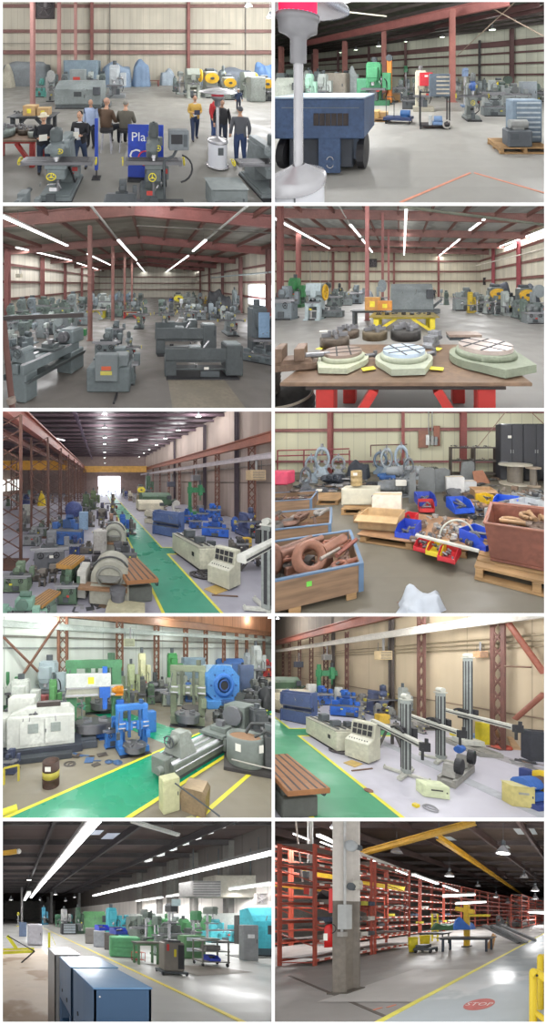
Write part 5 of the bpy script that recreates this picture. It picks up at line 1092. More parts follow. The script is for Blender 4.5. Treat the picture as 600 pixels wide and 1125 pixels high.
row([(front_press, 'press with large round yellow guard, left of the two', 546, 345, 30, (110, 118, 118), 20), (front_press, 'press with large round yellow guard, right of the two', 578, 348, 32, (112, 120, 120), 20), (column_machine, 'yellow pillar press near the right wall', 518, 344, 24, (222, 190, 50), 10), (surface_grinder, 'open legged pale machine right of the yellow pillar', 528, 344, 20, (150, 158, 156), 18), (band_saw, 'grey machine with round eye dial at the right edge', 592, 350, 36, (140, 148, 150), 18), (cylindrical_grinder, 'dark low machine between the yellow guards', 562, 346, 22, (84, 90, 94), 26), (surface_grinder, 'grey grinder nearest the right bottom corner of row', 585, 356, 22, (124, 130, 132), 26)])
P_(covered_machine, 'dark tarp hump before the right wall, left one', 548, 338, 30, c=(70, 74, 84), wpx=24, seed=33, top=.4); P_(covered_machine, 'dark tarp hump before the right wall, right one', 578, 338, 28, c=(78, 84, 94), wpx=24, seed=34, top=.4)
P_(person, 'person in pale blue shirt far down the hall', 471, 330, 13.5, top=(110, 136, 180), legs=(50, 54, 66)); P_(person, 'person in dark jacket far down the hall', 477, 330, 13.5, top=(60, 60, 66), legs=(40, 42, 50))

far_row(8, 304, 396, 339, 334, 14, 24, GR+[(70, 90, 80)], 209, 'in the left machine group'); far_row(8, 508, 594, 340, 352, 18, 28, GR, 210, 'in the near right group')
# ================================================================== 5: long bay with the green aisle
RM = Room((L0, ROWS[2][0], L1, ROWS[2][1]), (110, 528), 4.2, 4.6, tag='third-row left view', gain=.75, lim=(-99, 14, 99))
roof_lights([(-2, 9), (6, 9), (1, 14), (9, 14)], 3)
def long_bay(cx_aisle, XW, zc, y1, tan=True):
    bx('wall_right', XW, XW+.3, 3, y1, 0, zc+1, siding((176, 166, 146), 1, 2.4, .02, .2))
floor(concrete((158, 156, 168), .14, .4), y1=80)
XW = 15; bx('wall_right', XW, XW+.3, 3, 75, 0, 13, siding((178, 160, 150), 1, 2.4, .02, .2)); bx('wall_back', -40, XW, 75, 75.3, 0, 13, (120, 100, 96)); bx('wall_left', -26, -25.7, 3, 75, 0, 13, siding((150, 130, 120), 1, 2.0, .05, .2))
bx('door_1', -.6, 6.6, 74.7, 74.95, 0, 5.6, emis((240, 245, 255), 3)); lamp((3, 72, 3), 30, 1)
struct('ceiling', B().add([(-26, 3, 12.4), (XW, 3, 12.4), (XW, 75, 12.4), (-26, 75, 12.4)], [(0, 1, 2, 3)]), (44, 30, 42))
for i in range(22): Y = 14+i*1.35*(1+i*.06); beam('beam', (-24, Y, 12.1), (XW, Y, 12.1), .14, .3, (92, 70, 80))
GRN = concrete((52, 140, 112), .1, .3); YL = mat((222, 214, 70), .5, 0, .15)
struct('path', B().add([(2.05, 3, .012), (3.83, 3, .012), (3.83, 74, .012), (2.05, 74, .012)], [(0, 1, 2, 3)]).add([(3.83, 13.0, .012), (9.6, 13.0, .012), (9.6, 14.2, .012), (3.83, 14.2, .012)], [(0, 1, 2, 3)]), GRN)
bx('trim_floor_line', 1.95, 2.05, 3, 70, 0, .02, YL); bx('trim_floor_line', 3.8, 3.9, 3, 13.0, 0, .02, YL); bx('trim_floor_line', 3.8, 3.9, 14.2, 70, 0, .02, YL); bx('trim_floor_line', 3.85, 9.6, 12.93, 13.03, 0, .02, YL); bx('trim_floor_line', 3.85, 9.6, 14.17, 14.27, 0, .02, YL)
RC = (116, 72, 58)
for Y in (21.3, 27.6, 34, 40.7, 47, 54, 61): lattice_column(14.2, Y, 7.4, .9, RC, 1)
for Y in (24.5, 32, 45): column(14.7, Y, 12, .3, (66, 52, 62))
beam('beam', (13.6, 4, 7.7), (13.6, 74, 7.7), .5, .75, (146, 88, 70)); beam('beam', (13.2, 4, 6.15), (13.2, 74, 6.15), .25, .4, (190, 180, 184)); pipe('trim_pipe', (14.9, 4, 4.0), (14.9, 74, 4.0), .06, (110, 96, 90)); pipe('trim_pipe', (14.9, 4, 5.6), (14.9, 74, 5.6), .1, (150, 140, 134))
for Y in (11.4, 17.3, 23.2, 29, 35, 41, 47, 53, 59, 65): lattice_column(-4.6, Y, 7.5, 1.25, (92, 58, 46), 0)
beam('beam', (-4.6, 4, 7.9), (-4.6, 74, 7.9), .5, .9, (150, 86, 74)); beam('beam', (-5.6, 4, 6.9), (-5.6, 74, 6.9), .3, .4, (110, 70, 64))
beam('beam', (-2.6, 4, 11.2), (-2.6, 74, 11.2), .3, .4, (96, 76, 100))
for Y in (20, 26, 33, 41, 50): lattice_column(-12.5, Y, 8, .8, (84, 56, 50), 0)
beam('crane_beam', (-5, 66, 7.5), (13.5, 66, 7.5), .6, 1.6, (200, 150, 60)); beam('crane_beam', (-25, 36, 6.6), (-5.2, 36, 6.6), .6, 1.3, (206, 150, 50))
for i in range(7): bx('window_%d' % (i+1), -24-.1, -24, 34+i*5, 37.5+i*5, 1.5, 4.5, emis((236, 240, 235), 1.2))
OD = ['nearest', 'second', 'third', 'fourth', 'fifth', 'sixth', 'seventh', 'eighth', 'ninth']
for i, (py, Y) in enumerate(((455, 25), (470, 31), (481, 38), (488, 45), (497, 53), (503, 61), (509, 68))): bay('%s lamp of the row over the aisle' % OD[i], 115, py, Y, 12 if i < 4 else 5, wpx=[6, 5, 4.4, 4, 3.4, 3, 2.6][i], es=10, group='bay lamps over the aisle')
for i, (px, py) in enumerate(((218, 458), (196, 473), (182, 482), (172, 489), (164, 494), (158, 498), (153, 502))): bay('%s lamp of the right hand lamp row' % OD[i], px, py, 250*7.4/(528-py), 12 if i < 4 else 5, wpx=[6, 5, 4.4, 3.6, 3, 2.6, 2.4][i], es=10, group='bay lamps along the right wall')
tube_px('flat lamp strip high on the left of the roof', (58, 481), (71, 484), 40, 40, 6, w=.25); tube_px('flat lamp strip at right of the roof', (141, 484), (151, 483), 42, 42, 6, w=.3)
unit_heater('tan unit heater with louvres on the right wall', 281, 522, 19.5, 16, (200, 172, 134)); unit_heater('grey unit heater between the right wall columns', 215, 525, 33, 9, (150, 146, 150)); unit_heater('dark blue box heater beyond the third column', 188, 532, 42, 8, (70, 70, 90))
# right of the aisle
P_(control_console, 'beige control console with black gauges and sloped desk', 246, 650, 50, rot=-58, wpx=34)
def bench_machine(t, c=(200, 198, 178), L=2.4):
    s = t.part; s('cabinet', B().box(0, 0, .1, L, .6, .75, c=.02), c); s('bed_top', B().box(0, 0, .85, L*.96, .66, .06), (170, 168, 154)); s('slide_rail', B().box(0, -.12, .91, L*.9, .06, .06).box(0, .16, .91, L*.9, .06, .06), IRON); s('vent_square', B().box(L*.3, -.31, .45, .16, .012, .16), BLACK); s('head', B().box(-L*.1, .05, .95, .3, .4, .3), DGREY); s('clamp', B().box(L*.25, .05, .95, .2, .4, .22), DGREY); s('plinth', B().box(0, 0, 0, L*.9, .5, .1), BLACK)
bench_machine.w, bench_machine.h, bench_machine.cat = 2.4, 1.2, 'machine'
P_(bench_machine, 'long low beige bed machine left of the console', 210, 616, None, rot=-84, sc=1.25, name='bed_machine'); P_(bench_machine, 'short beige bed machine behind the console', 234, 620, None, rot=-84, sc=.9, name='bed_machine', c=(196, 190, 172))
def press_brake(t, c=(84, 104, 160)):
    s = t.part; s('end_frame', B().prism([(-.6, 0), (.5, 0), (.5, 2.0), (-.3, 2.0), (-.6, 1.7), (-.6, 1.2), (-.2, 1.1), (-.2, .8), (-.6, .7)], -1.1, .12, 'x'), c); s('end_frame', B().prism([(-.6, 0), (.5, 0), (.5, 2.0), (-.3, 2.0), (-.6, 1.7), (-.6, 1.2), (-.2, 1.1), (-.2, .8), (-.6, .7)], .98, .12, 'x'), c); s('ram_beam', B().box(0, -.45, 1.1, 2.3, .12, .8), c); s('bed_beam', B().box(0, -.45, .05, 2.3, .12, .7), c); s('back_cover', B().box(0, .3, .1, 2.0, .3, 1.85), c); s('die', B().box(0, -.45, .75, 2.2, .06, .08).box(0, -.45, 1.02, 2.2, .04, .08), IRON)
press_brake.w, press_brake.h, press_brake.cat = 2.3, 2.0, 'press'
P_(press_brake, 'slate blue press brake beside the green aisle', 185, 592, 32, rot=-48, wpx=34, c=(84, 104, 150)); P_(press_brake, 'cream machine behind the slate blue press brake', 172, 578, 18, rot=-48, wpx=26, c=(216, 208, 190), name='cream_press')
P_(cylindrical_grinder, 'bright blue grinder nearest the console', 236, 592, 22, rot=-25, wpx=34, c=(38, 96, 196)); P_(cylindrical_grinder, 'bright blue machine right of the press brake', 205, 576, 17, rot=-20, wpx=20, c=(42, 102, 200)); P_(surface_grinder, 'bright blue and white machine left of the purple mill', 234, 566, 16, wpx=18, c=(50, 110, 205)); P_(surface_grinder, 'small blue machine under the green radial drill', 222, 572, 14, wpx=14, c=(44, 90, 180))
P_(vertical_mill, 'dull purple-blue mill by the right wall column', 272, 592, 36, wpx=30, c=(78, 88, 128)); P_(radial_drill, 'green radial drill with raised arm at right', 214, 566, 38, wpx=24, c=(52, 130, 84)); P_(band_saw, 'white machine left of the green radial drill', 194, 566, 16, wpx=10, c=(206, 204, 196))
P_(enclosed_machine, 'long dark green roll machine farther up the right side', 170, 556, 16, wpx=32, c=(72, 100, 76), windows=0, trim=(60, 80, 64)); P_(enclosed_machine, 'cream roll machine up the right side', 164, 562, 14, wpx=28, c=(214, 206, 182), windows=0, trim=(120, 110, 96)); P_(column_machine, 'dark green tall machine behind the roll machine', 164, 548, 26, wpx=10, c=(60, 88, 66)); P_(front_press, 'machine with yellow round guard by the aisle', 155, 550, 16, wpx=10, c=(130, 120, 90), fw=(220, 200, 60))
P_(column_and_boom, 'beige welding column with long boom cut by the right edge', 293, 672, None, rot=38, sc=.92, H=3.0, boomz=2.6, L=3.6, side=.12); P_(work_table, 'dark bench of fixtures behind the boom', 274, 628, 20, wpx=36, c=(90, 84, 84), top=(110, 104, 100)); P_(electrical_cabinet, 'yellow metal cabinet behind the console', 270, 604, 14, wpx=10, c=(206, 166, 50), name='yellow_cabinet')
thing_ = T('cardboard_sheet', 'tan cardboard sheet lying before the console', 'cardboard', (*RM.g(237, 648), 0), .5); thing_.solid(B().box(0, 0, 0, .7, .5, .02), (196, 164, 92)); thing_ = T('steel_bar', 'brown bar lying on the floor before the console', 'bar', (*RM.g(247, 655), 0), -.1); thing_.solid(B().box(0, 0, 0, .9, .05, .04), (112, 84, 66))
q = thing('cable_coil', 'coil of black cables on floor beside the bed machine', 'cable', 222, 633); q.solid(B().torus((0, 0, .05), .35, .05, 'z', 20, 6).torus((.15, .1, .1), .3, .04, 'z', 20, 6).torus((-.2, .05, .06), .28, .04, 'z', 20, 6), (58, 54, 56))
# left of the aisle
def slotted_table(t, c=(150, 100, 56), base=(92, 96, 90), n=5):
    s = t.part; tt = s('table', B().box(0, 0, .75, 1.0, 1.9, .12), c); b = B(); [b.box(-.4+i*.8/(n-1), 0, .868, .05, 1.86, .006, c=.001) for i in range(n)]; s('slots', b, (54, 36, 28), tt); s('saddle', B().box(0, 0, .5, .8, 1.0, .25), base); s('base', B().box(0, 0, 0, .9, 1.2, .5), base); s('handwheel', B().wheel((.62, -.5, .6), .14, 'x'), DGREY); s('handwheel', B().wheel((.62, .4, .6), .14, 'x'), DGREY)
slotted_table.w, slotted_table.h, slotted_table.cat = 1.2, .9, 'machine'
P_(slotted_table, 'brown slotted machine table at the green aisle edge', 146, 652, None, rot=10, sc=1.1, name='milling_table')
P_(slotted_table, 'orange slotted table on the dark green machine', 78, 652, 40, rot=-20, wpx=24, c=(178, 130, 60), base=(70, 92, 74), name='milling_table'); P_(slotted_table, 'brown slotted table cut by the bottom edge at left', 50, 682, 30, rot=-25, wpx=24, c=(170, 124, 64), base=(110, 130, 118), name='milling_table')
P_(surface_grinder, 'dark green grinder with slotted table, left middle', 74, 656, 40, wpx=30, c=(82, 108, 86)); P_(surface_grinder, 'pale green grinder at the left edge', 20, 652, 36, wpx=36, c=(116, 136, 112)); P_(cylindrical_grinder, 'big teal green machine cut by the lower left corner', 24, 690, 50, wpx=60, c=(128, 168, 150))
P_(surface_grinder, 'large grey surface grinder left of centre', 55, 630, 48, rot=8, wpx=50, c=(112, 114, 120)); P_(electrical_cabinet, 'grey square cabinet attached left of the round turret machine', 110, 612, 30, wpx=15, c=(168, 164, 158), name='machine_cabinet')
def turret(t, c=(168, 166, 152)):
    s = t.part; s('base', B().box(0, 0, 0, 1.3, 1.6, .7, c=.04), c); s('housing', B().prism([(.65*cos(a), .9+.65*sin(a)) for a in [pi*i/12 for i in range(13)]]+[(-.65, .5), (.65, .5)], -.5, 1.3, 'y'), c); r = s('face_ring', B().torus((0, -.52, .95), .42, .06), (140, 140, 132)); s('face_plate', B().disc((0, -.56, .95), .38, .06), (126, 126, 122), r); s('top_rim', B().arc((0, -.1, .95), .66, .04, .4, 2.7), (84, 84, 86)); s('pedestal_motor', B().cyl((.3, -.9, 0), (.3, -.9, .55), .22).cyl((.3, -.9, .55), (.3, -.9, .75), .26), (100, 100, 104)); s('table', B().box(-.2, -.7, .6, 1.6, .5, .1), (130, 96, 66)); s('side_cabinet', B().box(-.95, -.2, .1, .3, .9, 1.1), (190, 188, 180))
turret.w, turret.h, turret.cat = 1.7, 1.6, 'machine'
P_(turret, 'big beige round-faced gear machine in left foreground', 122, 660, 52, rot=-8, wpx=58, name='gear_machine'); P_(turret, 'pale round-topped machine behind the beige one', 126, 612, 36, rot=-10, wpx=34, name='gear_machine', c=(178, 178, 166))
P_(enclosed_machine, 'beige rounded cover machine cut by bottom edge', 138, 690, 30, rot=-12, wpx=52, name='beige_machine', c=(176, 170, 142), windows=0); P_(parts_heap, 'heap of pipes and fittings at the bottom centre', 98, 668, 12, wpx=26, c=(140, 140, 130), name='fittings_heap', cat='parts', seed=4)
P_(cylindrical_grinder, 'dull blue machine behind the grey grinder', 74, 602, 36, rot=-10, wpx=42, c=(56, 96, 160)); P_(surface_grinder, 'small navy machine beside the blue one', 82, 612, 24, wpx=15, c=(52, 66, 120)); P_(column_machine, 'blue cabinet machine at the aisle left edge', 136, 590, 26, wpx=12, c=(40, 92, 176)); P_(electrical_cabinet, 'light blue cabinet behind the blue machine', 92, 582, 20, wpx=10, c=(140, 168, 196), name='machine_cabinet'); P_(surface_grinder, 'orange topped machine by the blue cabinet', 122, 586, 22, wpx=16, c=(150, 116, 96))
q = thing('round_motor', 'large round indigo motor among the left machines', 'motor', 81, 574, sc=1.0); q.part('motor_shell', B().lathe([(.001, -.5), (.6, -.45), (.85, -.2), (.85, .2), (.6, .45), (.001, .5)], (0, 0, 1.3), 'y', 20), (74, 86, 140)); q.part('support', B().taper(0, 0, 0, 1.0, .9, .7, .6, .6), (84, 90, 88)); b = B(); [b.bar((.6*cos(a), -.46, 1.3+.6*sin(a)), (-.6*cos(a), -.46, 1.3-.6*sin(a)), .06) for a in (0, .8, 1.6, 2.4)]; q.part('ribs', b, (60, 70, 120))
row([(column_machine, 'olive green machine in the left row, far', 104, 560, 22, (92, 108, 74), 12), (column_machine, 'olive green machine, second, by the far left row', 96, 566, 24, (80, 98, 70), 14), (vertical_mill, 'grey mill left of the round indigo motor', 66, 586, 20, (112, 116, 120), 18), (vertical_mill, 'brown-grey mill at aisle edge beyond blue cabinet', 124, 566, 24, (118, 106, 96), 18), (surface_grinder, 'dark violet machine beside the olive pair', 112, 570, 18, (78, 74, 100), 16), (drill_press, 'teal drill between the left lattice columns', 33, 560, 22, (90, 124, 116), 10), (electrical_cabinet, 'pale grey cabinet between left lattice columns', 30, 572, 18, (166, 168, 160), 10), (column_machine, 'grey machine behind the second lattice column', 26, 584, 24, (120, 118, 116), 14), (covered_machine, 'yellow object standing between the lattice columns', 46, 556, 16, (220, 190, 40), 8, 0, dict(name='yellow_cover')), (surface_grinder, 'grey bench machine behind the pale green grinder', 36, 600, 22, (132, 134, 134), 24), (drill_press, 'slim grey drill left of the grey surface grinder', 40, 616, 26, (120, 122, 120), 10), (cylindrical_grinder, 'dark machine with brown slides at the centre', 106, 634, 28, (84, 80, 86), 36), (cylindrical_grinder, 'dark machine right of the pale round machine', 138, 622, 26, (82, 84, 88), 26), (vertical_mill, 'dark grey machine between blue cabinet and turret', 112, 596, 22, (92, 88, 88), 20)])
BC = [(120, 100, 90), (96, 90, 100), (90, 110, 90), (70, 80, 130), (140, 136, 130), (84, 70, 66)]
far_row(9, 84, 118, 562, 543, 6, 14, BC, 41, 'on the left of the aisle'); far_row(9, 133, 148, 544, 552, 5, 11, BC+[(200, 190, 170)], 42, 'on the right of the aisle'); far_row(8, 5, 80, 556, 552, 9, 14, BC, 43, 'beyond the lattice columns')
for i, (px, py) in enumerate(((119, 538), (122, 539), (127, 538))): P_(person, 'person standing at the bright far door, %s of three' % OD[i], px, py+6, 6, top=(50, 56, 90), legs=(40, 40, 60), group='people at the far door')

DK_ = [(84, 80, 84), (110, 104, 100), (90, 100, 88), (70, 84, 120), (120, 112, 104)]
far_row(8, 84, 150, 606, 592, 14, 22, DK_, 211, 'left of the green aisle'); far_row(7, 40, 118, 590, 576, 14, 20, DK_, 212, 'behind the grey grinder'); far_row(7, 30, 110, 640, 640, 18, 26, DK_, 213, 'before the grey grinder'); far_row(6, 160, 290, 578, 586, 12, 18, [(50, 90, 170), (120, 116, 110), (80, 84, 96)], 214, 'at the right wall'); far_row(5, 252, 296, 606, 626, 16, 24, DK_, 215, 'behind the console')
# ================================================================== 6: crates and bins of tooling
RM = Room((R0, ROWS[2][0], R1, ROWS[2][1]), (450, 484), 1.75, 1.45, tag='third-row right view')
roof_lights([(-1, 3), (1, 3), (-2, 6), (2, 6), (-4, 10), (0, 10), (4, 10)], .8)  # fill added overhead; no lamps are modelled in this room
floor(concrete((112, 106, 92), .16, .5), y1=16)
bx('wall_back', -9, 9, 12.6, 12.75, 0, 4, siding((206, 204, 176), 0, .62, .05, .08)); bx('wall_left', -9.1, -8.9, 2, 12.6, 0, 4, siding((196, 194, 168), 1, .62, .05, .08))
beam('beam', (-9, 12.45, 2.28), (9, 12.45, 2.42), .15, .16, (124, 72, 66)); bx('trim_lintel', -9, 9, 12.4, 12.55, 3.25, 3.4, (110, 60, 56)); beam('beam', (-9, 12.45, .6), (9, 12.45, .6), .12, .1, (150, 90, 90))
for px, w in ((363, 5), (509, 6.5), (443, 3.5)): column(RM.at(px, 12.2), 12.2, 3.9, w/20.5, (124, 62, 56))
pipe('trim_brace_rod', pty(556, 452, 12.3), pty(524, 492, 12.3), .02, (150, 120, 100)); pipe('trim_brace_rod', pty(583, 452, 12.2), pty(598, 466, 12.2), .02, (150, 110, 90)); pipe('trim_conduit', pty(471, 452, 12.3), pty(471, 485, 12.3), .03, (140, 140, 136)); pipe('trim_conduit', pty(475, 452, 12.3), pty(475, 480, 12.3), .03, (140, 140, 136))
for i, (px, w, h, c) in enumerate(((470, 4, 11, (200, 204, 200)), (475, 3.4, 10, (150, 150, 146)), (479, 3, 9, (140, 146, 144)))): q = T('switch_box', '%s electrical box on the back wall conduit' % ['pale left', 'middle grey', 'right grey'][i], 'electrical box', pty(px, 489, 12.2)); q.part('box_body', B().box(0, 0, 0, w/20, .15, h/20), c); q.part('box_lever', B().box(w/38, -.09, .2, .03, .05, .12), DGREY)
q = T('wall_panel', 'brown plywood panel mounted behind the switch boxes', 'panel', pty(465, 492, 12.35)); q.solid(B().box(0, 0, 0, .55, .05, .95), (128, 84, 62)); q = T('wall_panel', 'rusty brown panel right of the switch boxes', 'panel', pty(480, 490, 12.35)); q.solid(B().box(0, 0, 0, .35, .05, 1.1), (134, 78, 56))
q = T('pipe_rail', 'maroon pipe railing standing before the left wall', 'railing', (RM.at(344, 11.8), 11.8, 0)); u = 11.8/250
for x0, x1, y0 in ((-39, 40, 495), (-39, 40, 501)): q.part('rail', B().cyl((x0*u, 0, 1.75-(y0-484)*u), (x1*u, 0, 1.75-(y0-484-2)*u), .035), (140, 60, 66))
for x in (-39, -10, 20, 40): q.part('post', B().cyl((x*u, 0, 0), (x*u, 0, 1.25), .035), (140, 60, 66))
q = T('pipe_rail', 'short dark pipe rail right of the left column', 'railing', (RM.at(420, 11.9), 11.9, 0)); q.part('rail', B().tube([(-.6, 0, .9), (-.6, 0, 1.5), (1.3, 0, 1.55)], .03), (100, 60, 60))
# big black cabinets
for i, (px, w) in enumerate(((559, 24), (585, 28))):
    x, y = RM.g(px, 527); q = T('steel_cabinet', ['black double locker cabinet, left one, with white sticker', 'black locker cabinet at the right picture edge'][i], 'cabinet', (x, y, 0), group='black lockers'); u = 1/RM.s_(527); q.part('body', B().box(0, 0, 0, w*u, .6, 61*u), (36, 38, 44))
    for sx in (-1, 1): d = q.part('door', B().box(sx*w*u*.25, -.31, .06, w*u*.47, .03, 58*u), (40, 42, 48)); q.part('handle', B().box(sx*.05, -.34, 1.2, .03, .03, .16), (150, 150, 150), d)
    if i == 0: q.part('sticker', B().box(-.1, -.33, 1.85, .16, .012, .12, c=.001), PAPER)
def shelf_unit(t, c=(60, 50, 44)):
    t.part('frame', B().box(-.9, 0, 0, .05, .5, 1.1).box(.9, 0, 0, .05, .5, 1.1).box(0, 0, 0, .05, .5, 1.1), c); [t.part('shelf', B().box(0, 0, z, 1.85, .5, .04), c) for z in (.15, .6, 1.06)]
shelf_unit.w, shelf_unit.h, shelf_unit.cat = 1.85, 1.1, 'shelf'
sh = P_(shelf_unit, 'dark shelving with tooling along the back wall', 520, 527, 36, wpx=54)
for i in range(8): set_on(parts_heap, 'tooling pile on the dark back shelving, %s from the left' % OD[i], sh, -.75+i*.21, -.05, [1.1, .64][i % 2], .3, name='tooling_pile', cat='tools', seed=i, group='tooling on the back shelves')
# spool tables
def spool(t, top=(196, 190, 172)):
    t.part('top_disc', B().disc((0, 0, .74), .8, .06, 'z', 28), top); t.part('core', B().cyl((0, 0, .06), (0, 0, .74), .38, n=20), (120, 112, 100)); t.part('bottom_disc', B().disc((0, 0, 0), .75, .06, 'z', 28), top)
spool.w, spool.h, spool.cat = 1.6, .8, 'cable reel'
P_(spool, 'large round wooden reel table before the black lockers', 566, 533, 24, wpx=36, name='cable_reel'); P_(spool, 'smaller reel right of the large reel table', 586, 533, 22, wpx=16, name='cable_reel', top=(176, 160, 140))
q = thing('pallet_jack', 'steel tripod jack standing on the reel side', 'stand', 553, 528); q.part('post', B().cyl((0, 0, 0), (0, 0, .75), .05).disc((0, 0, 0), .25, .05, 'z'), DGREY); q.part('head', B().box(0, 0, .75, .3, .2, .1), IRON)
# middle distance heaps: castings, rests, motors
row([(steady_rest, 'pale ring steady rest, topmost behind the dark motor', 354, 526, 36, (150, 164, 174), 20), (steady_rest, 'pale ring steady rest at left of the dark motor', 342, 532, 32, (136, 150, 160), 18, 20), (steady_rest, 'grey ring steady rest right of the topmost one', 372, 524, 24, (140, 146, 150), 18), (steady_rest, 'dark ring rest in front of the left ring', 336, 540, 28, (84, 88, 94), 16, 30), (steady_rest, 'tall pale A-shaped steady rest near the wall', 441, 524, 36, (150, 166, 180), 18), (steady_rest, 'pale steady rest beside the A-shaped one', 425, 524, 32, (160, 170, 176), 16), (steady_rest, 'leaning blue-grey steady rest at the centre', 418, 522, 26, (120, 140, 160), 18), (steady_rest, 'small dark ring rest near the A-shaped one', 449, 528, 26, (110, 116, 120), 14)])
P_(covered_machine, 'dark blue-black curved casting right of the left column', 394, 527, 22, c=(48, 54, 64), wpx=24, name='curved_casting', seed=3, top=.8)
for i, (px, py, h, w, cc, rr, lb) in enumerate(((352, 546, 12, 20, (66, 70, 76), 10, 'dark motor on the left wooden pallet'), (368, 534, 16, 22, (56, 62, 72), -10, 'large dark motor behind the left pallet'), (432, 540, 12, 16, (70, 74, 76), 20, 'dark tagged motor right of the white machine'), (440, 545, 26, 36, (120, 124, 126), 5, 'big ribbed grey motor with white tag'), (450, 528, 20, 34, (170, 176, 180), 0, 'pale round motor casting at the centre'), (428, 530, 10, 14, (50, 96, 160), 0, 'blue motor left of the pale casting'), (424, 526, 8, 14, (60, 110, 170), 10, 'small blue pump among the steady rests'), (412, 536, 9, 12, (56, 60, 66), 0, 'small dark motor right of the cream box'), (384, 530, 8, 10, (88, 90, 90), 0, 'small grey motor below the curved casting'), (472, 526, 14, 20, (84, 90, 84), 0, 'green-grey motor near the brown wall panel'), (498, 547, 12, 16, (90, 92, 98), 90, 'round grey motor end under the white carton'))):
    P_(electric_motor, lb, px, py, h, rot=rr, wpx=w*.9, c=cc, ec=PAPER if i in (0, 3) else None)
q = P_(pallet, 'wooden pallet under the dark left motor', 356, 550, wpx=42, sc=1.0); q = P_(pallet, 'wooden pallet below the cream machine box', 402, 560, wpx=44, sc=1.1)
set_on(electrical_cabinet, 'cream box machine with round canister and spout', q, -.15, .1, .14, (1.15, .9, .27), name='machine_box', cat='machine', c=(226, 222, 200)); set_on(steel_drum, 'tan canister on top of the cream box machine', q, -.3, .1, .55, (.5, .5, .42), c=(190, 166, 120), band=None, name='canister'); set_on(steel_drum, 'white round tub on the pallet corner', q, .42, -.3, .14, (.55, .55, .2), c=(206, 208, 204), band=None, plate=None, name='round_tub', cat='tub')
q2 = P_(carton, 'open cardboard box in front of the round tub', 410, 566, 10, wpx=28, open_=True, c=(186, 160, 116)); 
for i, (px, py, h, w, r, lb) in enumerate(((468, 545, 32, 20, -10, 'tall grey angle plate left of the centre castings'), (481, 540, 26, 26, 0, 'grey casting block with yellow tag'), (513, 530, 24, 16, 8, 'dark leaning angle plate before the shelving'), (453, 552, 34, 8, 0, 'thin upright steel slab at the middle'))):
    x, y = RM.g(px, py); u = 1/RM.s_(py); T('angle_plate', lb, 'casting', (x, y, 0), RAD(r)).solid(B().prism([(-w*u/2, 0), (w*u/2, 0), (w*u/2, h*u*.9), (w*u*.3, h*u), (-w*u*.35, h*u*.92)], -.06, .14), (112, 116, 116))
q = thing('copper_plate', 'leaning brown copper coloured plate near the reel', 'plate', 531, 532); q.solid(B().hexa([(-.35, 0, .05), (.3, .15, .0), (.4, .3, .02), (-.3, .2, .05), (-.4, .15, .5), (.1, .35, .52), (.12, .4, .5), (-.38, .2, .48)]), mat((170, 118, 92), .4, .3))
q = P_(carton, 'white slotted carton stacked with brown boxes', 499, 545, 20, wpx=20, c=(226, 226, 224)); P_(carton, 'white flat carton right of the slotted carton', 512, 543, 12, wpx=20, c=(220, 222, 222)); P_(carton, 'brown cardboard box left of the bin crates', 530, 548, 14, wpx=24, c=(178, 140, 98), open_=True); P_(carton, 'brown open box beside the red yellow bin', 522, 560, 12, wpx=22, c=(164, 122, 84), open_=True)
for i, (px, py) in enumerate(((492, 553), (504, 557), (517, 553))): q = thing('small_wheel', '%s black caster wheel of the low dolly' % ['left', 'middle', 'right'][i], 'wheel', px, py); q.solid(B().disc((0, 0, .12), .12, .07, 'y', 14), BLACK)
# left crates
def shackle(t, c=(134, 92, 74), R=.13, r=.035): t.solid(B().arc((0, 0, R), R, r, -.2, pi+.2, 'z', 12).cyl((-R*1.2, -.02, R), (R*1.2, -.02, R), r*.9, n=10).cyl((R*1.1, -.02, R), (R*1.35, -.02, R), r*1.3, n=6), mat(c, .5, .3, .3, 4))
def eye_ring(t, c=(140, 96, 76), R=.12, r=.06, up=0):
    b = B(); ca, sa = cos(up), sin(up); b.X = lambda v: (v[0], v[1]*ca-v[2]*sa, v[1]*sa+v[2]*ca); t.solid(b.torus((0, 0, 0), R, r, 'z', 24, 10).cyl((R*1.1, 0, 0), (R*3.4, .02, .0), r*1.25, n=16), mat(c, .5, .3, .3, 4))
def rod(t, c=(130, 92, 74), L=.5, r=.03): t.solid(B().cyl((-L/2, 0, 0), (L/2, 0, 0), r, n=12), mat(c, .5, .3, .3, 4))
for f_, n_ in ((shackle, 'shackle'), (eye_ring, 'eye bolt'), (rod, 'steel bar')): f_.w = f_.h = f_.d = 1; f_.cat = n_
GREYW = mat((140, 112, 86), .7, 0, .3, kind='wood')
cr = T('crate', 'large open wooden crate of shackles and eye bolts, nearest', 'crate', (RM.at(328, 2.75), 2.75, 0), RAD(22), (1.12, 1.0, .62)); open_crate(cr, GREYW, h=.5)
I = lambda fn, lb, x, y, z, sc, rot, tilt=0, **k: set_on(fn, lb, cr, x, y, z, sc, rot, **k)
I(eye_ring, 'huge rusty ring eye bolt in the middle of the crate', .12, -.2, .66, 1.25, 35, up=.9, r=.045); I(eye_ring, 'huge rusty ring at the left inside the crate', -.3, -.1, .66, 1.25, 20, up=.9, r=.045, c=(122, 84, 68)); I(rod, 'long rusty bar lying across the crate', -.05, .12, .66, 1.5, 28); I(rod, 'short reddish bar leaning over the crate right side', .5, -.1, .66, .9, 52, c=(140, 84, 70), name='steel_bar'); I(rod, 'pale steel bar at the middle of the crate', .34, -.12, .62, .7, 40, c=(170, 160, 150)); I(rod, 'thick bar at the left rear of the crate', -.1, .3, .6, 1.2, 35, c=(120, 92, 80))
R = random.Random(9)
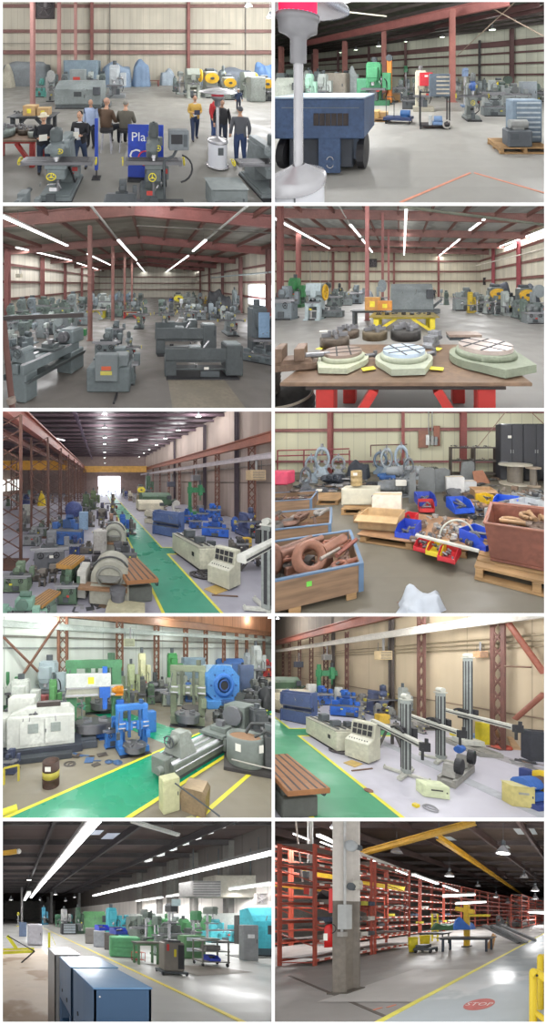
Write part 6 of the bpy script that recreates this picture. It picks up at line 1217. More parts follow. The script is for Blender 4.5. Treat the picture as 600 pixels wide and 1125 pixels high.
for i in range(16): fn = [shackle, eye_ring, rod][i % 3]; I(fn, 'small rusty %s in the crate, among %s' % (fn.cat, 'many alike'), R.uniform(-.5, .5), R.uniform(-.42, .35), .5+R.uniform(0, .06), R.uniform(.35, .7), R.uniform(0, 180), c=R.choice([(112, 84, 70), (90, 84, 80), (150, 146, 140), (130, 80, 60)]), name=['shackle', 'eye_bolt', 'steel_bar'][i % 3], group='small %ss in the nearest crate' % fn.cat)
q = T('paper_tag', 'small green sticker on the front of the nearest crate', 'sticker', on(cr, .12, -.512, .42), cr.rot); q.solid(B().box(0, 0, 0, .05, .006, .05, c=.001), (120, 220, 80))
cr = T('crate', 'second open wooden crate of shackles behind the nearest', 'crate', (RM.at(322, 4.0), 4.0, 0), RAD(18), (1.05, .95, .62)); open_crate(cr, GREYW, h=.5)
for i in range(16): fn = [shackle, eye_ring, rod][i % 3]; I(fn, 'rusty %s lying in the second crate' % fn.cat, R.uniform(-.5, .5), R.uniform(-.42, .35), .56+R.uniform(0, .06), R.uniform(.5, 1.0), R.uniform(0, 180), c=R.choice([(112, 84, 70), (90, 84, 80), (150, 146, 140), (140, 80, 64)]), name=['shackle', 'eye_bolt', 'steel_bar'][i % 3], group='%ss in the second crate' % fn.cat)
cr = T('crate', 'third wooden crate of small hooks at the left edge', 'crate', (RM.at(314, 5.6), 5.6, 0), RAD(14), (1.1, .9, .62)); open_crate(cr, GREYW, h=.5)
for i in range(12): fn = [shackle, rod][i % 2]; I(fn, 'dark %s lying in the third crate' % fn.cat, R.uniform(-.4, .5), R.uniform(-.4, .35), .56, R.uniform(.4, .8), R.uniform(0, 180), c=R.choice([(84, 72, 66), (110, 80, 70), (150, 140, 130)]), name=['shackle', 'steel_bar'][i % 2], group='%ss in the third crate' % fn.cat)
q = T('pink_tray', 'pink sheet metal tray above the left crates', 'tray', (RM.at(310, 7.4), 7.4, 0)); q.part('tray_body', B().box(0, 0, .35, .6, .5, .42), (206, 70, 100)); q.part('support', B().box(0, 0, 0, .5, .4, .35), (110, 90, 80)); cr = q; P_(parts_heap, 'dark castings heap behind the pink tray', 324, 545, 12, wpx=30, c=(80, 76, 74), name='casting_heap', cat='castings', seed=8)
# centre pallet with bins
mp = T('pallet', 'wide pallet with cardboard carrying bins and tools, centre', 'pallet', (RM.at(462, 3.95), 4.25, 0), RAD(-18), (1.5, 1.3, 1)); pallet(mp); T('cardboard_sheet', 'torn cardboard sheet covering the centre pallet', 'cardboard', on(mp, 0, 0, .14), mp.rot).solid(B().box(0, 0, 0, 1.86, 1.36, .012, c=.002), (168, 130, 96))
def onm(px, py, z=.155):
    x, y = RM.g(px, py, z); return (x, y, z)
def PB(lb, px, py, c, rot, sc=1): q = T('parts_bin', lb, 'bin', onm(px, py), RAD(rot), sc); parts_bin(q, c)
PB('red bin, right one of the front red pair', 494, 612, (200, 40, 50), -28, .8); PB('red bin, left one of the front trio', 466, 602, (196, 40, 50), -28, .72); PB('yellow bin between the two red bins', 480, 606, (226, 206, 50), -28, .75); PB('big blue bin at the right end of pallet', 527, 597, (44, 80, 200), 35, 1.25); PB('blue bin at the left edge of pallet', 449, 586, (40, 70, 190), -20, 1.1)
PB('red lid bin on top left of the pallet', 451, 572, (204, 44, 54), -20, .8); PB('blue bin at rear centre behind the heap', 505, 560, (36, 84, 200), 10, 1.5); PB('dark blue bin at rear left', 467, 553, (40, 66, 170), 10, 1.5); PB('red heap bin in rear row', 468, 560, (190, 40, 40), 0, 1.2); PB('blue bright bin right of the red yellow one', 556, 560, (30, 90, 220), -30, 1.7); PB('yellow and red bin at rear right', 534, 551, (230, 190, 40), 20, 1.1)
b = T('sheet_metal_bar', 'long pale steel bar lying over the bins', 'bar', onm(489, 597, .3), RAD(-32)); b.solid(B().box(0, 0, 0, .95, .05, .03), (200, 200, 190))
R = random.Random(3)
for i in range(10): q = T('tooling_heap', '%s tooling heap on the centre pallet, front to rear' % ['first', 'second', 'third', 'fourth', 'fifth', 'sixth', 'seventh', 'eighth', 'ninth', 'tenth'][i], 'tools', onm(*[(505, 590), (497, 583), (488, 590), (476, 588), (510, 578), (520, 586), (484, 575), (470, 578), (498, 600), (460, 592)][i]), R.uniform(0, 3), .45, 'tooling heaps on the centre pallet'); parts_heap(q, (150, 150, 146), 60+i, .9, .9, .35, [(160, 156, 150), (110, 90, 76), (90, 92, 96), (190, 190, 186)], 10)
q = T('cable_loop', 'grey tube loop arching over the centre tools', 'tube', onm(502, 590, .16)); q.solid(B().arc((0, 0, .0), .28, .018, 0.1, 3.0, 'y', 14), (200, 202, 190))
cb = T('carton', 'open cardboard box on its own pallet, left of the bins', 'box', onm(420, 578), RAD(-12), (1.9, 1.5, 1.0)); carton(cb, (196, 164, 120), True); q = T('pallet', 'small pallet under the open cardboard box', 'pallet', (RM.at(418, 5.3), 5.15, 0), RAD(-14), (.72, .85, 1)); pallet(q)
q = T('parcel', 'pale wrapped parcels behind the open box', 'box', onm(426, 566), 0, 1.5); carton(q, (226, 216, 200))
q = T('plastic_tray', 'grey plastic tray of tools behind the big blue bin', 'tray', onm(560, 578), RAD(30), 1.8); parts_bin(q, (150, 156, 160)); q = T('plastic_tray', 'white plastic grid tray at the right rear', 'tray', onm(585, 566), RAD(30), 1.8); parts_bin(q, (200, 204, 206)); q = T('pallet', 'grey plastic pallet of long tool holders at right', 'pallet', (RM.at(572, 6.4), 6.2, 0), RAD(28), (1.9, 1.4, 1)); pallet(q, (150, 158, 160)); hp = q
for i in range(14): x = -.5+(i % 7)*.16; y = -.3+(i//7)*.5; set_on(rod, 'slender steel tool holder on the grey plastic pallet', hp, x, y, .17, .7, 70, name='tool_holder', c=[(120, 110, 100), (90, 90, 90), (150, 130, 110)][i % 3], group='tool holders on the grey pallet')
for i, (px, py) in enumerate(((556, 548), (575, 545), (590, 548), (540, 562), (530, 570), (594, 560))): q = T('tooling_heap', '%s tooling heap at the right rear' % OD[i], 'tools', (*RM.g(px, py), .0), i, .8, 'tooling heaps at the right rear'); parts_heap(q, (120, 110, 100), 80+i, 1.2, .9, .4)
for i, (px, py, w) in enumerate(((548, 530, 40), (512, 536, 40), (460, 536, 40), (330, 532, 34), (400, 536, 30))): P_(parts_heap, '%s low casting heap in the back rows' % OD[i], px, py, 12, wpx=w, c=(90, 92, 92), seed=90+i, name='casting_heap', cat='castings', group='casting heaps in the back rows')
# brown tub on its pallet
q = T('pallet', 'weathered pallet under the brown steel tub', 'pallet', (RM.at(585, 3.1), 3.05, 0), RAD(-26), (1.15, 1.1, 1.3)); pallet(q)
q = T('steel_tub', 'large rust-brown steel tub on a pallet, right edge', 'tub', (RM.at(588, 3.15), 3.15, .19), RAD(-24)); m = mat((128, 78, 62), .45, .2, .35, 2)
pr = lambda x0, x1: None
q.part('front_side', B().hexa([(-.55, -.42, 0), (.75, -.42, 0), (.75, -.39, 0), (-.55, -.39, 0), (-.62, -.52, .5), (.82, -.52, .5), (.82, -.49, .5), (-.62, -.49, .5)]), m); q.part('left_side', B().hexa([(-.55, -.42, 0), (-.52, -.42, 0), (-.52, .45, 0), (-.55, .45, 0), (-.62, -.52, .5), (-.59, -.52, .5), (-.59, .55, .5), (-.62, .55, .5)]), m); q.part('rear_side', B().box(.1, .5, 0, 1.4, .03, .5), m); q.part('tub_floor', B().box(.1, 0, .0, 1.3, .9, .03), m); q.part('rim', B().tube([(.82, -.52, .5), (-.62, -.52, .5), (-.62, .55, .5), (.8, .55, .5)], .018), (150, 100, 80)); tb = q
for i in range(7): set_on(eye_ring if i % 2 else shackle, 'brown ring fitting lying in the steel tub', tb, -.3+i*.13, -.1+.12*(i % 3), .3+.02*i, 1.0, i*50, c=[(160, 126, 90), (110, 92, 80)][i % 2], name='ring_fitting', cat='ring', group='ring fittings in the brown tub')
q = T('plastic_bag', 'crumpled white plastic bag at the bottom edge', 'bag', (RM.at(462, 2.35), 2.35, 0)); q.solid(B().cloth(.42, .4, .15, 7, top=.7, lump=.5, fold=.2), (200, 208, 218))
P_(parts_heap, 'small tool heap beside the white plastic bag', 447, 676, 10, wpx=18, c=(120, 120, 116), name='tool_heap', cat='tools', seed=55)

for i in range(14): P_(parts_heap, 'low heap of dark machine parts, %s in the middle rows' % ['first', 'second', 'third', 'fourth', 'fifth', 'sixth', 'seventh', 'eighth', 'ninth', 'tenth', 'eleventh', 'twelfth', 'thirteenth', 'fourteenth'][i], 328+i*15.5, 536+(i%3)*5, 15, wpx=24, c=[(70, 72, 76), (104, 106, 106), (60, 70, 90)][i % 3], seed=300+i, name='machine_parts', cat='parts', group='dark parts heaps in the middle rows', n=9)
for (x, Y, r, s_), nm in zip(((328, 2.75, 22, 1.0), (322, 4.0, 18, 1.0), (314, 5.6, 14, 1.0)), ('nearest', 'second', 'third')):
    q = T('fittings_heap', 'jumble of rusty fittings filling the %s crate' % nm, 'fittings', (RM.at(x, Y), Y, .1), RAD(r)); parts_heap(q, (110, 84, 70), 400+int(Y), 0.8, .6, .3, [(116, 86, 70), (90, 82, 76), (140, 98, 80), (150, 144, 136)], 26)
# ================================================================== 7: boring mills beside the green aisle, seen at an angle
RM = Room((L0, ROWS[3][0], L1, ROWS[3][1]), (150, 712), 4.2, 4.4, tag='fourth-row left view')
U_, V_ = np.array((.751, .661)), np.array((.661, -.751))
AB = lambda a, b: tuple(U_*a+V_*b)
YA = 41.3           # degrees from the picture plane to the aisle
def quad(name, a0, a1, b0, b1, z, m): struct(name, B().add([(*AB(a, b), z) for a, b in ((a0, b0), (a1, b0), (a1, b1), (a0, b1))], [(0, 1, 2, 3)]), m)
floor(concrete((134, 126, 108), .18, .45), y1=75)
quad('path', -6, 90, -6.3, -4.4, .012, concrete((28, 152, 112), .1, .25)); quad('path', 7.5, 9.3, -16, -6.3, .012, concrete((28, 152, 112), .1, .25))
YLW = mat((230, 222, 60), .5, 0, .12)
for b in (-6.35, -4.35): strip('trim_floor_line', AB(-6, b), AB(90, b), .12, YLW, z=.02)
for a, b, c_, d in ((1.5, -3.2, 12, -3.2), (-1.5, -7.5, -3.0, -6.3)): strip('trim_floor_line', AB(a, b), AB(c_, d), .12, YLW)
BW = -17.5
def wallseg(name, a0, a1, z0, z1, m, off=0): vwall(name, AB(a0, BW+off), AB(a1, BW+off), z0, z1, m)
wallseg('wall_back', -12, 90, 0, 14, siding((226, 234, 224), 0, 3.0, .02, .1)); quad('ceiling', -12, 90, -18, 20, 13, (70, 50, 50))
wallseg('wall_upper_panel', -12, 16, 6.6, 14, siding((100, 96, 84), 0, 1.5, .06, .2), .25); wallseg('wall_upper_panel', 16, 90, 7.4, 14, siding((190, 140, 104), 0, 2.2, .1, .2), .25)
def bm(name, b, z, w, h, m, a0=-12, a1=88): beam(name, (*AB(a0, b), z), (*AB(a1, b), z), w, h, m)
bm('beam', BW+.9, 7.0, .5, .8, (148, 106, 74)); bm('beam', BW+1.2, 5.75, .25, .4, (178, 188, 180)); bm('trim_pipe', BW+.3, 5.0, .1, .14, (120, 120, 108)); bm('trim_pipe', BW+.3, 4.2, .1, .1, (150, 156, 150))
for px in (69, 131.5, 172, 204, 226, 246, 260, 271, 281, 290):
    r = (px-150)/250; Y = (BW+.9)/(.661*r-.751); x = r*Y
    b = B()
    for k in (-.32, .32): b.box(x+k*.75, Y+k*.66, 0, .2, .2, 6.7, c=0)
    for i in range(9): b.bar((x-.24, Y-.2, i*.74), (x+.24, Y+.2, (i+1)*.74), .08, .05).bar((x+.24, Y+.2, i*.74), (x-.24, Y-.2, (i+1)*.74), .08, .05)
    struct('column', b, mat((122, 80, 56), .6, 0, .25))
pipe('trim_brace_rod', pty(65, 682, 16), pty(22, 746, 15), .09, (112, 72, 50)); pipe('trim_brace_rod', pty(4, 700, 15), pty(42, 738, 15.5), .09, (112, 72, 50))
unit_heater('beige unit heater on the second wall column', 142, 706, 19, 12, (182, 186, 150)); bay('bright bay lamp at the upper right corner', 297, 679, 30, 10, wpx=5, es=8)
roof_lights([(-2, 7), (2, 7), (-4, 11), (3, 11), (-6, 16), (2, 16), (9, 16), (4, 24), (14, 24), (20, 40)], 2.8)
# machines
def white_cnc(t, c=(206, 208, 200)):
    s = t.part; s('base', B().box(0, .1, 0, 3.0, 1.7, .35), (44, 50, 62)); s('enclosure', B().box(0, 0, .35, 2.4, 1.3, 1.25, c=.03).prism([(-1.2, 1.6), (1.2, 1.6), (1.0, 1.85), (-.6, 1.85)], -.3, .9, 'y'), c)
    d = s('double_door', B().box(.1, -.665, .5, 1.7, .03, 1.0), (214, 216, 208)); [s('window', B().box(x, -.69, .95, .36, .02, .38, c=.008), (150, 158, 152), d) for x in (-.3, .5)]; s('door_gap', B().box(.1, -.685, .5, .012, .02, 1.0, c=.001).box(.14, -.7, .95, .03, .03, .14), DGREY, d)
    s('open_bay', B().box(-.1, .1, 1.6, 1.2, .7, .03), (90, 60, 44)); s('rear_column', B().box(-.9, .9, .3, 1.0, .9, 1.9), c); s('side_panel', B().box(-1.5, .2, .35, .5, 1.1, 1.2), c); s('conveyor', B().box(1.7, -.3, .0, .8, .5, .3).box(1.75, -.3, .3, .6, .3, .06), (62, 68, 76)); s('track_rail', B().box(-.2, -1.1, 0, 2.6, .35, .22), (48, 54, 60)); s('carriage_top', B().box(.2, .1, 1.85, .9, .4, .2), (60, 50, 46))
white_cnc.w, white_cnc.h, white_cnc.cat = 3.0, 2.2, 'machining centre'
P_(white_cnc, 'big white machining centre with two door windows, lower left', 48, 836, 72, rot=16, wpx=98, dk=.9); P_(column_machine, 'white and grey ram head of gantry machine at left edge', 26, 800, 56, rot=15, wpx=42, c=(204, 208, 200)); P_(surface_grinder, 'dark blue-grey carriage unit at the left edge', 10, 852, 30, wpx=24, c=(58, 66, 92))
q = P_(steel_drum, 'rusty open steel drum with yellow band beside aisle', 56, 868, 35)
P_(boring_mill, 'blue and green boring mill with white hood and yellow emblem', 104, 828, 98, rot=14, wpx=88, c=(70, 124, 84), rc=(168, 168, 152), hood=(204, 208, 202), hb=(38, 100, 190))
q = thing('blue_pump', 'blue pump motor in front of the big boring mill', 'pump', 112, 812, 20); electric_motor(q, (44, 100, 176)); P_(boring_mill, 'bright blue boring mill in front beside the aisle', 146, 826, 62, rot=18, wpx=50, c=(54, 122, 198), name='blue_boring_mill'); P_(surface_grinder, 'blue machine table section between the two mills', 126, 818, 40, rot=20, wpx=36, c=(50, 110, 180)); P_(electrical_cabinet, 'blue box at right of the tall blue column', 164, 806, 26, rot=20, wpx=16, c=(46, 116, 190), name='blue_box', cat='machine'); electric_motor(T('electric_motor', 'orange yellow motor high beside the blue heads', 'motor', (*RM.g(131, 806), 1.9), 0, 1.3), (226, 150, 40))
P_(boring_mill, 'green boring mill behind the blue and white one', 112, 786, 62, rot=12, wpx=50, c=(84, 132, 90)); P_(column_machine, 'green gantry machine at the far left', 12, 780, 50, wpx=26, c=(70, 132, 86)); P_(column_machine, 'pale machine tower with curved cable guide behind hood', 56, 780, 56, wpx=36, c=(170, 186, 190)); P_(column_machine, 'tall green column left of the boring mill', 60, 810, 64, rot=12, wpx=18, c=(88, 146, 86)); P_(electrical_cabinet, 'red-brown cabinet behind the white ram head', 44, 792, 26, wpx=16, c=(150, 76, 74), name='red_cabinet')
P_(column_machine, 'cream slender column machine in the middle', 158, 772, 56, rot=10, wpx=18, c=(214, 214, 170)); P_(column_machine, 'pale green column machine right of the unit heater', 146, 778, 50, rot=10, wpx=18, c=(168, 178, 136)); P_(column_machine, 'dark green lidded machine between the green mills', 136, 784, 48, wpx=14, c=(110, 124, 100)); P_(column_machine, 'bright green column machine behind the olive mill', 192, 766, 50, rot=10, wpx=22, c=(64, 146, 78)); P_(surface_grinder, 'dark machine left of the olive mill', 170, 772, 30, wpx=20, c=(70, 76, 74))
P_(boring_mill, 'olive grey vertical turret lathe in the centre', 206, 802, 72, rot=-14, wpx=52, c=(118, 126, 102)); q = thing('round_work_table', 'dark round work tables before the olive turret lathe', 'machine table', 222, 790); q.solid(B().disc((-.5, 0, .5), .7, .2, 'z', 24).cyl((-.5, 0, 0), (-.5, 0, .5), .5), (70, 68, 62))
def ring_machine(t, c=(74, 140, 206)):
    s = t.part; pts = [(1.35*cos(a), 1.45+1.3*sin(a)) for a in [pi/8+pi/4*i for i in range(8)]]; s('octagonal_housing', B().prism(pts, -.5, 1.0, 'y'), c); r = s('face_ring', B().torus((0, -.55, 1.4), .62, .16, 'y', 24, 8), (60, 120, 200)); s('spindle_bore', B().disc((0, -.62, 1.4), .42, .1, 'y', 24), BLACK, r); s('inner_ring', B().torus((0, -.66, 1.4), .34, .06), (50, 90, 160), r); s('base', B().box(0, -.2, 0, 2.8, 1.6, .5), c); s('bed', B().box(.4, -1.1, .3, 1.6, .5, .25), (60, 90, 140)); s('cover', B().box(0, .5, 2.2, 2.0, .8, .45), (176, 200, 214))
    b = B(); [b.cyl((.95*cos(a), -.52, 1.4+.95*sin(a)), (.95*cos(a), -.58, 1.4+.95*sin(a)), .06) for a in [pi/4*i for i in range(8)]]; s('ring_bolts', b, (40, 80, 150), r)
ring_machine.w, ring_machine.h, ring_machine.cat = 2.9, 2.8, 'machine'
P_(ring_machine, 'large light blue ring-faced lathe near the far aisle', 242, 778, 50, rot=6, wpx=46, name='ring_lathe'); P_(electrical_cabinet, 'pale blue control cabinet behind the ring lathe', 212, 756, 34, wpx=24, c=(142, 166, 180), name='control_cabinet'); P_(electrical_cabinet, 'blue-grey cabinet right of the ring lathe', 270, 768, 38, rot=-10, wpx=16, c=(84, 100, 130), name='control_cabinet'); P_(column_machine, 'tall pale grey machine tower at the right back', 284, 752, 44, wpx=16, c=(190, 196, 192)); P_(column_machine, 'second pale tower just left of the tall one', 273, 750, 34, wpx=10, c=(168, 176, 180)); P_(enclosed_machine, 'blue low machine in the back between columns', 250, 744, 22, wpx=32, c=(70, 110, 170), windows=0); P_(surface_grinder, 'red machine part at the far right edge', 294, 744, 20, wpx=10, c=(190, 60, 60)); P_(drill_press, 'dark drill head above the pale blue cabinet', 222, 742, 34, wpx=12, c=(60, 64, 60))
row([(cylindrical_grinder, 'dark machine bed right of the ring lathe', 272, 782, 24, (84, 86, 84), 28), (surface_grinder, 'grey machine behind the far yellow line', 280, 772, 26, (110, 112, 106), 22), (cylindrical_grinder, 'dark lathe by the far aisle end', 290, 762, 18, (76, 80, 78), 24), (surface_grinder, 'small grey machine below the ring lathe', 262, 774, 16, (120, 124, 120), 14), (covered_machine, 'black round coil at right edge before far aisle', 294, 784, 26, (40, 42, 44), 20)])
q = P_(parts_heap, 'yellow-green jacketed fittings near the right edge', 284, 786, 12, wpx=20, c=(190, 200, 60), name='fittings_heap', cat='parts', cols=[(200, 206, 60), (90, 90, 84)])
def long_lathe(t, c=(122, 130, 122)):
    s = t.part; s('bed', B().box(0, 0, .15, 6.0, .9, .45, c=.02), c); s('bed_ways', B().prism([(-.4, .6), (-.28, .6), (-.34, .68)], -3.0, 6.0, 'x').prism([(.28, .6), (.4, .6), (.34, .68)], -3.0, 6.0, 'x').box(0, 0, .6, 6, .12, .03), BRIGHT); s('plinth', B().box(0, 0, 0, 5.9, .8, .15), DGREY)
    ts = s('tailstock', B().taper(-2.1, 0, .65, .9, .8, .35, .7, .6).taper(-2.1, 0, 1.0, .7, .55, .4, .45, .4).cyl((-2.6, 0, 1.15), (-1.6, 0, 1.15), .16), (140, 146, 138)); s('handwheel', B().wheel((-2.72, 0, 1.15), .2, 'x'), DGREY, ts); s('end_bracket', B().box(-3.1, 0, .2, .35, .6, .6).cyl((-3.3, -.2, .5), (-3.5, -.2, .5), .12), c)
    ca = s('carriage', B().box(.6, 0, .66, 1.3, 1.1, .14).box(.6, -.55, .2, 1.1, .14, .5).box(.6, -.1, .8, .6, .7, .2), (112, 120, 114)); s('tool_post', B().box(.6, -.1, 1.0, .3, .3, .25), IRON, ca); s('handwheel', B().wheel((.3, -.66, .45), .16, 'y'), DGREY, ca); h = s('headstock', B().box(2.6, 0, .6, 1.2, 1.0, 1.0), (110, 118, 112)); s('chuck', B().disc((1.8, 0, 1.15), .45, .2, 'x'), IRON, h); s('feed_rod', B().cyl((-3, -.52, .45), (3, -.52, .45), .03), BRIGHT)
long_lathe.w, long_lathe.h, long_lathe.cat = 6, 1.6, 'lathe'
P_(long_lathe, 'very long grey lathe lying along the aisle yellow line', 232, 826, None, rot=YA, sc=.96, name='long_lathe')
P_(electrical_cabinet, 'beige electrical cabinet with red mark by the aisle', 186, 896, 46, rot=22, wpx=24, c=(196, 196, 152), dk=.9, panel=None); x, y = RM.g(186, 896)
def bin_chute(t, c=(142, 122, 92)): t.solid(B().prism([(-.42, 0), (.35, 0), (.45, .7), (.3, 1.15), (-.35, 1.2), (-.45, 1.0)], -.35, .7, 'x'), mat(c, .4, .5, .3, 2))
bin_chute.w, bin_chute.h, bin_chute.cat = .8, 1.2, 'hopper'
P_(bin_chute, 'tan sheet metal hopper right of the beige cabinet', 214, 898, 42, rot=60, wpx=24, name='metal_hopper'); q = T('long_rod', 'dark rod leaning from cabinet to the floor', 'rod', (*RM.g(210, 898), .35), 0); q.solid(B().cyl((-.4, 0, .5), (.6, -.3, -.1), .02), DGREY)
q = P_(parts_heap, 'pale yellow castings at the bottom edge', 238, 906, 16, wpx=36, c=(196, 190, 140), name='casting_heap', cat='castings', cols=[(200, 194, 146), (180, 176, 130)], n=8)
def barrel_machine(t, c=(124, 132, 126)):
    s = t.part; s('skid', B().box(0, 0, 0, 2.6, 1.6, .14), (56, 52, 50)); s('tank', B().lathe([(.72, .14), (.75, .2), (.75, 1.15), (.7, 1.2), (.66, 1.2), (.66, .5), (.001, .5)], (-.45, 0, 0), n=26), c); s('turnings', B().cyl((-.45, 0, .9), (-.45, 0, 1.08), .64, n=20), (150, 112, 78)); s('note_sheet', B().box(-.75, -.7, .75, .22, .01, .28, rz=-.4), PAPER); s('note_sheet', B().box(.1, -.66, .8, .22, .01, .28, rz=.7), PAPER)
    s('gearbox', B().box(.75, .1, .14, 1.0, 1.1, 1.2), (70, 72, 72)); s('pipes', B().tube([(-.4, .2, 1.2), (-.2, .2, 1.6), (.5, .1, 1.7), (1.1, .1, 1.4)], .06).tube([(-.1, -.2, 1.2), (.3, -.3, 1.5), (1.0, -.3, 1.3)], .05), (66, 68, 68)); s('head', B().cyl((.6, 0, 1.34), (.6, 0, 1.7), .3).box(.9, 0, 1.34, .5, .5, .35), (92, 98, 98)); s('guard_rail', B().tube([(-1.0, -.9, .5), (.2, -1.0, .45), (1.4, -.9, .4)], .025), (190, 186, 176))
barrel_machine.w, barrel_machine.h, barrel_machine.cat = 2.6, 1.9, 'machine'
P_(barrel_machine, 'grey tank machine with taped papers and turnings, right', 282, 858, 74, rot=-22, wpx=82, name='tank_machine'); P_(column_machine, 'dark machine behind the tank machine', 288, 820, 44, wpx=30, c=(76, 80, 82)); P_(drawer_cabinet, 'grey box cabinet beside the lathe far end', 279, 810, 30, wpx=18, c=(110, 116, 112))
P_(parts_heap, 'dark rusty machine bed heap below the boring mill', 104, 838, 16, wpx=34, c=(96, 74, 56), name='machine_parts', cat='parts', cols=[(104, 78, 56), (70, 62, 54), (60, 96, 140)], seed=17)
q = T('hoist_frame', 'yellow steel frame piece at the left edge', 'frame', (*RM.g(6, 862), 0), 0, .5); q.solid(B().bar((-.1, 0, 0), (-.1, 0, 1.0), .1).bar((-.1, 0, 1.0), (.6, .4, 1.0), .1).bar((.6, .4, 0), (.6, .4, 1.0), .1), (206, 188, 60)); T('yellow_step', 'short yellow plate on the floor, bottom left corner', 'step', (*RM.g(8, 892), 0), .6).solid(B().box(0, 0, 0, .45, .22, .06), YLW)

far_row(8, 150, 236, 772, 770, 20, 32, [(110, 112, 106), (90, 120, 90), (70, 110, 170), (150, 156, 140)], 216, 'before the wall columns'); far_row(7, 232, 294, 800, 770, 14, 24, [(84, 86, 84), (110, 112, 106), (64, 66, 66)], 217, 'beyond the long lathe'); far_row(4, 20, 100, 800, 790, 26, 36, [(80, 120, 90), (130, 134, 130), (90, 92, 90)], 218, 'behind the white machine')
# ================================================================== 8: welding manipulators on the pale floor
RM = Room((R0, ROWS[3][0], R1, ROWS[3][1]), (225, 727), 4.2, 5.2, tag='fourth-row right view', lim=(-99, 14.6, 99))
floor(concrete((192, 190, 200), .12, .35), y1=110)
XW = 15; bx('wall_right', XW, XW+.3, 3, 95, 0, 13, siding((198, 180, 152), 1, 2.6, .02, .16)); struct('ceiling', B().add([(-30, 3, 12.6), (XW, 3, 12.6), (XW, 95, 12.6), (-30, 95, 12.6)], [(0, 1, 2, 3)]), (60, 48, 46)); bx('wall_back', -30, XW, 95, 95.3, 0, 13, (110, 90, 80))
bx('wall_upper_panel', XW-.3, XW, 3, 90, 7.9, 13, siding((120, 110, 98), 1, 2.0, .06, .2))
GRN = concrete((62, 142, 102), .1, .35); YL = mat((226, 218, 66), .5, 0, .12)
xr, xl = 5.25, 2.95
struct('path', B().add([(xl, 3, .012), (xr, 3, .012), (xr, 90, .012), (xl, 90, .012)], [(0, 1, 2, 3)]).add([(xr, 12.9, .012), (11, 12.9, .012), (11, 14.2, .012), (xr, 14.2, .012)], [(0, 1, 2, 3)]), GRN)
for a in ((xl-.14, xl, 3, 60), (xr, xr+.13, 3, 12.9), (xr, xr+.13, 14.2, 60), (xr, 11, 12.8, 12.93), (xr, 11, 14.2, 14.33)): bx('trim_floor_line', *a, 0, .02, YL)
bx('trim_floor_patch', 9.0, 9.5, 5, 14, 0, .012, (176, 178, 184)); bx('trim_floor_patch', 12.6, 13.3, 5, 12, 0, .012, (172, 168, 170))
RC = (100, 64, 54)
for px in (381, 463, 547): lattice_column(14.2, RM.f*14.2/(px-225), 7.2, .4, RC, 1)
for px in (342, 358, 329, 318, 311): lattice_column(14.2, RM.f*14.2/(px-225), 7.4, .9, RC, 1)
for px in (366, 430): column(14.7, RM.f*14.7/(px-225), 12, .25, (70, 60, 54))
beam('beam', (13.6, 4, 7.75), (13.6, 90, 7.75), .5, .75, (136, 80, 64)); beam('beam', (13.2, 4, 6.15), (13.2, 90, 6.15), .25, .42, (190, 184, 174))
for z in (4.9, 5.15, 5.4): pipe('trim_pipe', (14.8, 4, z), (14.8, 90, z), .05, (150, 136, 110))
pipe('trim_pipe', (14.8, 4, 1.7), (14.8, 90, 1.7), .04, (130, 110, 90)); pipe('trim_pipe', pty(554, 732, 10.5), pty(584, 733, 9.8), .04, (110, 80, 60)); pipe('trim_brace_rod', pty(554, 678, 10.6), pty(598, 740, 9.6), .1, (140, 76, 56)); pipe('trim_brace_rod', pty(598, 762, 9.6), pty(566, 790, 10.4), .1, (130, 74, 56))
unit_heater('tan louvred unit heater near the second column', 421, 720, 18, 14, (206, 182, 140)); unit_heater('tan unit heater beside the tall mast top', 528, 719, 12, 10, (206, 158, 118)); unit_heater('grey unit heater left of the green drill', 359, 722, 25, 9, (150, 146, 140)); unit_heater('dark blue heater box between the left columns', 328, 730, 32, 9, (76, 80, 96))
bay('bay lamp at the upper left corner', 305, 680, 32, 10, wpx=4, es=8)
roof_lights([(4, 8), (8, 8), (11, 10), (7, 13), (12, 13), (9, 19), (12, 24), (10, 34)], 2.3)
P_(control_console, 'beige control console with black gauges, centre left', 398, 841, 50, rot=-62, wpx=34); P_(bench_machine, 'long low beige bed machine beside the aisle', 358, 816, None, rot=-86, sc=1.15, name='bed_machine'); P_(bench_machine, 'short beige bed machine behind the gauge console', 384, 816, None, rot=-86, sc=.85, name='bed_machine', c=(196, 190, 172))
P_(press_brake, 'slate blue press brake by the upper aisle', 328, 798, 40, rot=-50, wpx=38, c=(76, 92, 134)); P_(enclosed_machine, 'long cream machine left of the press brake', 312, 786, 26, rot=-60, wpx=44, c=(214, 206, 178), windows=0, trim=(120, 110, 96)); P_(enclosed_machine, 'dark green roll machine at the left edge', 310, 764, 22, wpx=34, c=(70, 100, 70), windows=0, trim=(60, 80, 64)); P_(enclosed_machine, 'cream roll machine behind the press brake', 322, 774, 18, wpx=34, c=(220, 212, 186), windows=0, trim=(120, 110, 96))
P_(cylindrical_grinder, 'bright blue grinder in front, nearest the console', 380, 790, 26, rot=-25, wpx=40, c=(42, 98, 190)); P_(surface_grinder, 'bright blue and white machine right of press brake', 354, 776, 22, wpx=24, c=(46, 104, 196)); P_(surface_grinder, 'blue machine with white cabinet behind the grinder', 380, 768, 18, wpx=22, c=(52, 112, 200)); P_(electrical_cabinet, 'white cabinet left of the blue machine', 342, 772, 20, wpx=9, c=(230, 230, 224), name='white_cabinet'); P_(electrical_cabinet, 'white cabinet at centre behind blue grinder', 372, 768, 16, wpx=7, c=(230, 230, 224), name='white_cabinet')
